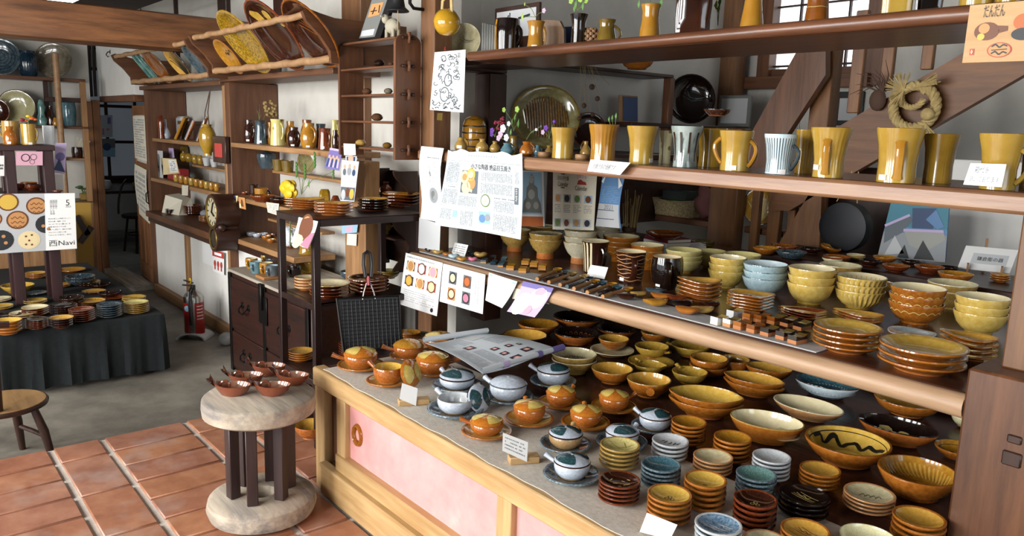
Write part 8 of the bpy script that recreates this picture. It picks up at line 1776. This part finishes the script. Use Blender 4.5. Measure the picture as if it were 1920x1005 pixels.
# ---------------- stand on the table ----------------
SX = -5.86;
a = at(20, 275, X=SX); sd_ = thing('display_stand', 'tall dark purple-brown display stand on the cloth-covered table', 'stand', (SX-.12, .8, TZ2+.001))
ty = [at(x, 290, X=SX).y for x in (8, 28, 80, 100)]; tz = at(50, 272, X=SX).z
y0s, y1s = at(-12, 275, X=SX).y, at(102, 275, X=SX).y
def PS(n, *a, ax='z'): return bbox(n, *a, wd('purple', ax), sd_, .003)
PS('top_board', SX-.27, SX+.02, y0s, y1s, tz-.035, tz, ax='y')
for x in (SX-.06, SX-.25):
 for a_, b_ in ((ty[0], ty[1]), (ty[2], ty[3])): PS('leg', x, x+.06, a_, b_, TZ2+.001, tz-.035)
sz = at(50, 362, X=SX).z; PS('shelf', SX-.48, SX, y0s-.08, y1s+.02, sz-.025, sz, ax='y')
sz2 = .45
# magazine sign
MXp = SX+.035
C = [at(-40, 364, X=MXp), at(140, 362, X=MXp), at(144, 466, X=MXp), at(-40, 478, X=MXp)]
p = Paper('magazine_sign', 'large magazine poster with plates and bold lettering fixed on the stand', 'poster', *C, 'pr_lgrey', n=(4, 4), thick=.006)
def uv(px, py): return ((px+40)/182, (py-363)/108)
def dsk(px, py, r, m1, m2, waves=0):
 u, v = uv(px, py); p.disc(u, v, r/182, m1, .98).disc(u, v, r*.84/182, m2, .98, lay=3)
 for i in range(waves): p.line([(u+(-.7+.14*j)*r*.6/182*1.4, v+((i-.5)*.4*r+.1*r*math.sin(j*1.6))/108) for j in range(11)], .004, 'pr_brown', 4)
dsk(13, 378, 20, 'pr_brown', 'pr_yellow'); dsk(66, 386, 20, 'pr_brown', 'pr_tan', 3); dsk(30, 411, 21, 'pr_brown', 'pr_tan', 3); dsk(84, 421, 21, 'pr_dark', 'pr_dark'); dsk(0, 447, 23, 'pr_dark', 'pr_dark', 0); dsk(51, 449, 21, 'pr_cream', 'pr_cream'); dsk(-14, 408, 16, 'pr_brown', 'pr_tan'); dsk(-25, 440, 14, 'pr_brown', 'pr_cream')
for px, py in ((45, 442), (56, 440), (51, 450), (45, 457), (56, 458)): u, v = uv(px, py); p.disc(u, v, .012, 'pr_brown', lay=4)
for px, py in ((-8, 445), (4, 440), (8, 452), (78, 424), (88, 430)): u, v = uv(px, py); p.disc(u, v, .02, 'pr_tan', lay=4)
u0, v0_ = uv(82, 363); p.rect(u0, .0, 1, 1, 'pr_white', lay=4)
u, v = uv(127, 381); p.text('5', u, v, .042, 'ink', lay=5); u, v = uv(128, 388.5); p.text('2023', u, v, .011, 'ink', lay=5)
u, v = uv(113, 458); p.text('西Navi', u, v, .040, 'ink', width=50/182*p.W, lay=5)
for x in (104, 99, 94): u, v = uv(x, 377); p.text('福岡の暮らしを愉しむ'[:8 if x != 104 else 5], u, v, .011, 'ink_grey', vert=True, lay=5)
for i, s_ in enumerate(('西日本 暮らしの特選スポットへ', '町の小鹿、福岡・大分', 'カメラと暮らす', '特集 窯元めぐりの旅', '東へ西へ 旅の宿', 'おもてなしの楽しい器', '「みんなで巡る」窯元')):
 u, v = uv(88, 411+i*5.2); p.text(s_, u, v, .0085, 'ink', lay=5, center=False, width=(44 if i % 2 == 0 else 34)/182*p.W)
p.done()
# things on the stand
def SV(name, label, cat, cx, pts, mats, **k): return vessel(name, label, cat, cx, pts, mats, tz+.0005, X=SX-.08, **k)
SV('mug', 'textured mustard mug with an orange flower on the stand', 'mug', 55, [(272, 14), (255, 14.5), (234, 14.5)], MU, handle=(-.4, .2, .8, .35, .1), sticker=(-1.4, .06))
SV('brown_bottle', 'small brown bottle vase on the stand', 'vase', 20, [(270, 12), (260, 14), (250, 12), (243, 6), (237, 8)], GL['amber2'], sticker=(-1.8, .1))
vessel('tan_mug', 'large tan mug behind the brown bottle on the stand', 'mug', 22, [(268, 17), (250, 17), (226, 17)], ('tan', 'tan', 'tan', 'tan'), tz+.0005, X=SX-.2, handle=(3.0, .3, .8, .3, .1))
vessel('white_cup', 'tall square white cup at the stand end', 'cup', 93, [(272, 12), (255, 13), (238, 13)], GL['greyw'], tz+.0005, X=SX-.2, sq=.9)
fl = thing('orange_flower', 'orange and pink artificial lily on the mustard mug', 'flower', at(53, 232, X=SX-.08))
for (px, py, r, mt) in ((42, 225, .03, 'petal_red'), (53, 218, .025, 'petal_yellow'), (60, 222, .03, 'petal_orange'), (66, 224, .022, 'petal_orange'), (48, 226, .02, 'petal_orange')):
 E = at(px, py, X=SX-.08)-fl.location; obj('petal', MB().ball(tuple(E), (r*.3, r*.6, r*.36), 9, 6), mt, fl)
obj('stem', MB().tube([(0, 0, -.02), (0, 0, .02), (0, .02, .03)], .004, 5), 'stem', fl)
for k, (cx, cy, w_) in enumerate(((34, 345, 26), (54, 342, 34), (62, 346, 34), (76, 349, 18))):
 stack(cx, cy, w_, sz+.0005, 2 if k in (1, 2) else 3, 'dish', 'wood' if k % 2 else 'brown', ('dark brown dish', 'glossy brown bowl', 'dark red-brown dish', 'small brown dish')[k], cat='dish', where=('beside the left stand leg', 'inside the stand', 'at the front of the stand shelf', 'beside the right stand leg')[k], pitch=.2)
stack(108, 357, 22, sz+.0005, 2, 'plate', 'wood', 'small brown plate', cat='plate', where='at the right end of the stand shelf')
p = Paper('pink_card', 'pink card with black plate drawings hanging under the stand top', 'card', *quadX(30, 284, 80, 310, SX+.01), 'pr_pink', n=(2, 2)); p.disc(.35, .45, .17, 'ink', r0=.8).disc(.65, .4, .13, 'ink', r0=.85).disc(.6, .75, .1, 'ink', r0=.85); p.done()
p = Paper('purple_poster', 'blue and violet scenery poster beside the stand', 'poster', at(104, 268, X=SX-.1), at(125, 268, X=SX-.1), at(122, 326, X=SX-.1), at(100, 324, X=SX-.1), 'pr_lilac', n=(2, 2)); p.disc(.5, .45, .42, 'pr_violet').poly([(0, .9), (.4, .5), (1, .95)], 'pr_navy', 4); p.done()
p = Paper('white_poster', 'blank white sheet below the violet poster', 'sheet', at(97, 326, X=SX-.09), at(121, 327, X=SX-.09), at(120, 364, X=SX-.09), at(97, 364, X=SX-.09), 'paper_white', n=(2, 2)); p.done()
p = Paper('left_sheet', 'white printed sheet at the left end of the stand', 'sheet', at(-6, 292, X=SX+.01), at(8, 292, X=SX+.01), at(8, 330, X=SX+.01), at(-6, 330, X=SX+.01), 'paper_white', n=(2, 2)); p.fine(.1, .4, .9, .7, 2, 4, 'ink'); p.done()
# brown boards and yellow tool case behind the table
q0, q1 = at(-30, 480, X=-7.6), at(143, 480, X=-7.6)
tag(bbox('brown_cabinet', -8.0, -7.6, q0.y, q1.y, ZF, .62, wd('light', 'z')), 'low brown wooden cabinet behind the plate table', 'cabinet')
t = thing('tool_case', 'yellow case with crossed dark straps leaning by the doorway', 'case', at(158, 455, X=-8.3)); t.location.z = ZF+.001
C = [at(x, y, X=-8.3)-t.location for x, y in ((140, 380), (170, 380), (173, 455), (142, 455))]
zmin = min(c.z for c in C)
obj('case_body', MB().prism([Vector((C[0].x, C[0].y, C[0].z)), C[1], Vector((C[2].x, C[2].y, 0)), Vector((C[3].x, C[3].y, 0))], (-.08, 0, 0)), 'tool_yellow', t)
for a_, b_ in (((143, 405), (165, 440)), ((172, 425), (150, 455))): obj('strap', MB().beam(at(*a_, X=-8.28)-t.location, at(*b_, X=-8.28)-t.location, .03, .05), wd('dark', 'z'), t)
# ================= far shelf unit on the left wall =================
FX = -8.7
fs_ = thing('corner_shelf', 'open wooden corner shelf with a bamboo pole on the far wall', 'shelf', (FX-.1, 1.4, 1.0)); fs_.location = (FX-.15, 1.4, ZF)
yl = at(-20, 142, X=FX).y; yr = at(160, 148, X=FX).y
z1, z2, z3, z4 = at(60, 143, X=FX).z, at(100, 236, X=FX).z, at(150, 297, X=FX).z, at(160, 377, X=FX).z
def PF(n, *a): return bbox(n, *a, fs_, .003)
PF('shelf', FX-.34, FX, yl, yr, z1-.03, z1, wd('mid', 'y')); PF('shelf', FX-.34, FX, yl, yr, z2-.025, z2, wd('mid', 'y')); PF('shelf', FX-.34, FX, at(115, 300, X=FX).y, yr, z3-.02, z3, wd('light', 'y')); PF('shelf', FX-.34, FX, at(140, 377, X=FX).y, yr, z4-.02, z4, wd('mid', 'y'))
PF('post', FX-.05, FX, yr-.05, yr, ZF, z1, wd('light', 'z')); PF('post', FX-.3, FX-.25, at(80, 160, X=FX-.3).y, at(88, 160, X=FX-.3).y, z2, z1-.03, wd('dark', 'z')); PF('cross_bar', FX-.06, FX-.02, at(85, 180, X=FX).y, yr, 1.62, 1.665, wd('dark', 'y'))
q = at(109, 180, X=FX+.05); obj('bamboo_pole', MB().tube([(q.x-fs_.location.x, q.y-fs_.location.y+.01, .0), (q.x-fs_.location.x, q.y-fs_.location.y, 1.2-ZF), (q.x-fs_.location.x, q.y-fs_.location.y, at(106, 100, X=FX+.05).z-ZF)], .028, 10), bamboo, fs_)
FXm = FX-.17
standing_plate(2, 100, .17, None, (.9, -.35, .1), GL['slate'], 'dark teal plate with concentric rings on the corner shelf', X=FXm-.05, z0=z1, dec='spiral', dmat='blue_dark', shape='plate')
standing_plate(102, 108, .17, None, (.85, -.45, .15), ('grey_brown', 'grey_brown', 'grey_brown', 'grey_brown'), 'grey-brown plate with a leaf pattern leaning on the corner shelf', X=FXm-.05, z0=z1)
standing_plate(33, 205, .165, None, (.92, -.35, .12), ('speckle_plate', 'dark_brown', 'speckle_plate', 'speckle_plate'), 'large speckled pale plate on the corner shelf', X=FXm-.05, z0=z2)
standing_plate(-8, 205, .12, None, (.92, -.35, .12), GL['brown'], 'dark brown plate beside the speckled plate', X=FXm, z0=z2)
vessel('blue_jar', 'dark blue ribbed jar on the top of the corner shelf', 'jar', 54, [(139, 14), (130, 19), (115, 21), (103, 20), (96, 14), (92, 15)], ('blue_dark', 'blue_dark', 'blue_dark', 'blue_dark'), z1+.0005, X=FXm, flute=(30, .03, 0))
vessel('blue_vase', 'pale blue crackled vase on the corner shelf', 'vase', 130, [(232, 12), (220, 14), (205, 15), (195, 14), (188, 13)], ('slate', 'blue_vase', 'blue_vase', 'slate'), z2+.0005, X=FXm)
vessel('black_bottle', 'black bottle beside the bamboo pole on the corner shelf', 'bottle', 96, [(231, 8), (218, 9), (210, 7), (203, 4), (195, 4)], GL['black'], z2+.0005, X=FXm)
vessel('green_figure', 'pale green twisted figurine on the corner shelf', 'figurine', 79, [(231, 9), (220, 11), (208, 7), (198, 9), (188, 6), (184, 3)], ('blue_vase', 'blue_vase', 'teal_green', 'blue_vase'), z2+.0005, X=FXm, open_=False, flute=(4, .18, 2.0))
vessel('small_gourd', 'small mustard gourd at the foot of the bamboo pole', 'gourd', 104, [(230, 5), (225, 6), (219, 4), (215, 3)], HN, z2+.0005, X=FX-.06, open_=False)
vessel('dark_pot', 'black pot with pale stalks on the lower corner shelf', 'pot', 145, [(291, 10), (280, 11), (272, 10)], GL['black'], z3+.0005, X=FXm)
flower('pale_stalks', 'white strips sticking out of the black pot', 145, 278, 2.0, [], 1) if False else None
t = thing('paper_strips', 'pale folded strips standing in the black pot', 'paper', at(145, 276, X=FXm))
for i in range(4): obj('strip', MB().beam((0, -.02+.02*i, 0), (0, .01+.035*i, .10-.012*i), .004, .02), 'paper_cream', t)
vessel('plant_pot', 'small tan plant pot on the lowest corner shelf', 'pot', 158, [(375, 7), (368, 9), (364, 9)], ('brown', 'tan', 'tan', 'tan'), z4+.0005, X=FXm)
t = thing('small_plant', 'small dark leafy plant in the tan pot', 'plant', at(158, 366, X=FXm))
for i in range(7): a_ = i*.9; obj('leaf', MB().ball((.05*math.cos(a_), .05*math.sin(a_), .03+.01*i), (.035, .03, .012), 8, 5), 'leaf', t); obj('stem', MB().tube([(0, 0, 0), (.03*math.cos(a_), .03*math.sin(a_), .03+.01*i)], .003, 4), 'stem', t)
# ================= stool with whale dishes =================
S0 = Vector((-2.75, 1.075, 0)); SH_ = .485
so = thing('spool_stool', 'old wooden spool stool with thick round ends and dark square posts', 'stool', S0)
grey = wood('spool', '9a8c7a', 'c0b3a0', 'x', .8, worn='75706c')
obj('base_disc', MB().lathe([(.0, .085), (.055, .085), (.06, .08), (.06, .03), (.0, .03)][:0]+[(0, 0), (.17, 0), (.195, .015), (.205, .045), (.198, .075), (.175, .088), (.052, .088), (.048, .02), (0, .02)], 40), grey, so)
obj('top_disc', MB().lathe([(0, SH_-.075), (.19, SH_-.075), (.205, SH_-.065), (.208, SH_-.035), (.205, SH_-.008), (.195, SH_), (0, SH_)], 40), grey, so)
for i in range(6): a_ = 2*PI*i/6+.35; x, y = .105*math.cos(a_), .105*math.sin(a_); o = obj('post', MB().box(-.02, .02, -.02, .02, .0885, SH_-.0755, 0, .003), wd('iron', 'z'), so, (x, y, 0), a_+.3)
def whale(px, py, label, rot):
 P = at(px, py, Z=SH_+.02); az = perp(P)+rot
 t = thing('whale_dish', label, 'dish', (P.x, P.y, SH_+.001), az, 'copper whale dishes on the spool stool')
 b = MB(); N, Mx = 20, 7; vs = []
 def outl(t_):
  x = math.cos(t_); w_ = math.sin(t_); L = .058;
  return Vector((x*L, w_*.036*(1-.35*max(0, -x)), 0))
 for r, z in ((.55, 0), (.85, .014), (1.0, .032), (.95, .033), (.8, .016), (.5, .006)):
  for i in range(N):
   t_ = 2*PI*i/N; p_ = outl(t_)*r; zz = z+(.012*(max(0, -math.cos(t_)))**3 if z > .01 else 0); vs.append((p_.x, p_.y, zz))
 fs = [(j*N+i, j*N+(i+1) % N, (j+1)*N+(i+1) % N, (j+1)*N+i) for j in range(5) for i in range(N)]+[tuple(range(N)), tuple(range(5*N, 6*N))]
 t.scale = (1.22,)*3
 obj('dish_body', b.add(vs, fs, [1 if j >= 3 else 0 for j in range(5) for i in range(N)]+[0, 1]), ['copper', 'copper_in'], t)
 obj('tail', MB().prism([(-.050, -.008, .03), (-.066, -.024, .052), (-.062, 0, .046), (-.066, .024, .052), (-.050, .008, .03)], (-.004, 0, .008)), 'copper', t)
 obj('loop', MB().tube([(-.02+.014*math.cos(u), .0, .03+.014*math.sin(u)) for u in [PI*i/8-.3 for i in range(10)]], .004, 6), 'copper', t)
for px, py, lb, r in ((435, 731, 'copper whale-shaped dish nearest the stool rim by the aisle', -.25), (460, 712, 'copper whale-shaped dish behind the rim-side one', -.15), (503, 694, 'copper whale-shaped dish farthest back on the stool', -.2), (547, 711, 'copper whale-shaped dish beside the counter corner', -.35), (510, 731, 'copper whale-shaped dish in the middle front of the stool', -.15)): whale(px, py, lb, r)
# ================= chair at the left edge =================
chp = Vector((-4.12, .40, ZF)); chh = .185-ZF
c_ = thing('wooden_chair', 'dark wooden chair with a pale round plank seat', 'chair', chp)
obj('seat', MB().lathe([(0, chh-.03), (.15, chh-.03), (.17, chh-.022), (.178, chh-.01), (.172, chh), (0, chh)], 32), wood('seat', '7d5c36', 'a58050', 'x', .5), c_)
obj('seat_rim', MB().lathe([(.168, chh-.028), (.181, chh-.022), (.184, chh-.01), (.178, chh-.001), (.17, chh-.003)], 32), wd('dark', 'x'), c_)
for i in range(4):
 a_ = PI/4+i*PI/2+.35; obj('leg', MB().tube([(.12*math.cos(a_), .12*math.sin(a_), chh-.03), (.16*math.cos(a_), .16*math.sin(a_), chh*.5), (.19*math.cos(a_), .19*math.sin(a_), 0)], [.016, .02, .014], 10), wd('dark', 'z'), c_)
for i in range(2):
 a0, a1 = PI/4+.35+i*PI, 3*PI/4+.35+i*PI; obj('stretcher', MB().tube([(.165*math.cos(a0), .165*math.sin(a0), chh*.42), (.15*math.cos((a0+a1)/2)*.8, .15*math.sin((a0+a1)/2)*.8, chh*.42), (.165*math.cos(a1), .165*math.sin(a1), chh*.42)], .011, 8), wd('dark', 'z'), c_)
for y in (-.10, .0): obj('back_post', MB().tube([(.13, y-.03, chh-.02), (.15, y-.03, chh+.2), (.17, y-.03, chh+.4)], .016, 8), wd('dark', 'z'), c_)
obj('back_rail', MB().tube([(.17, -.2, chh+.4), (.18, -.08, chh+.41), (.17, .03, chh+.4)], .016, 8), wd('dark', 'y'), c_)
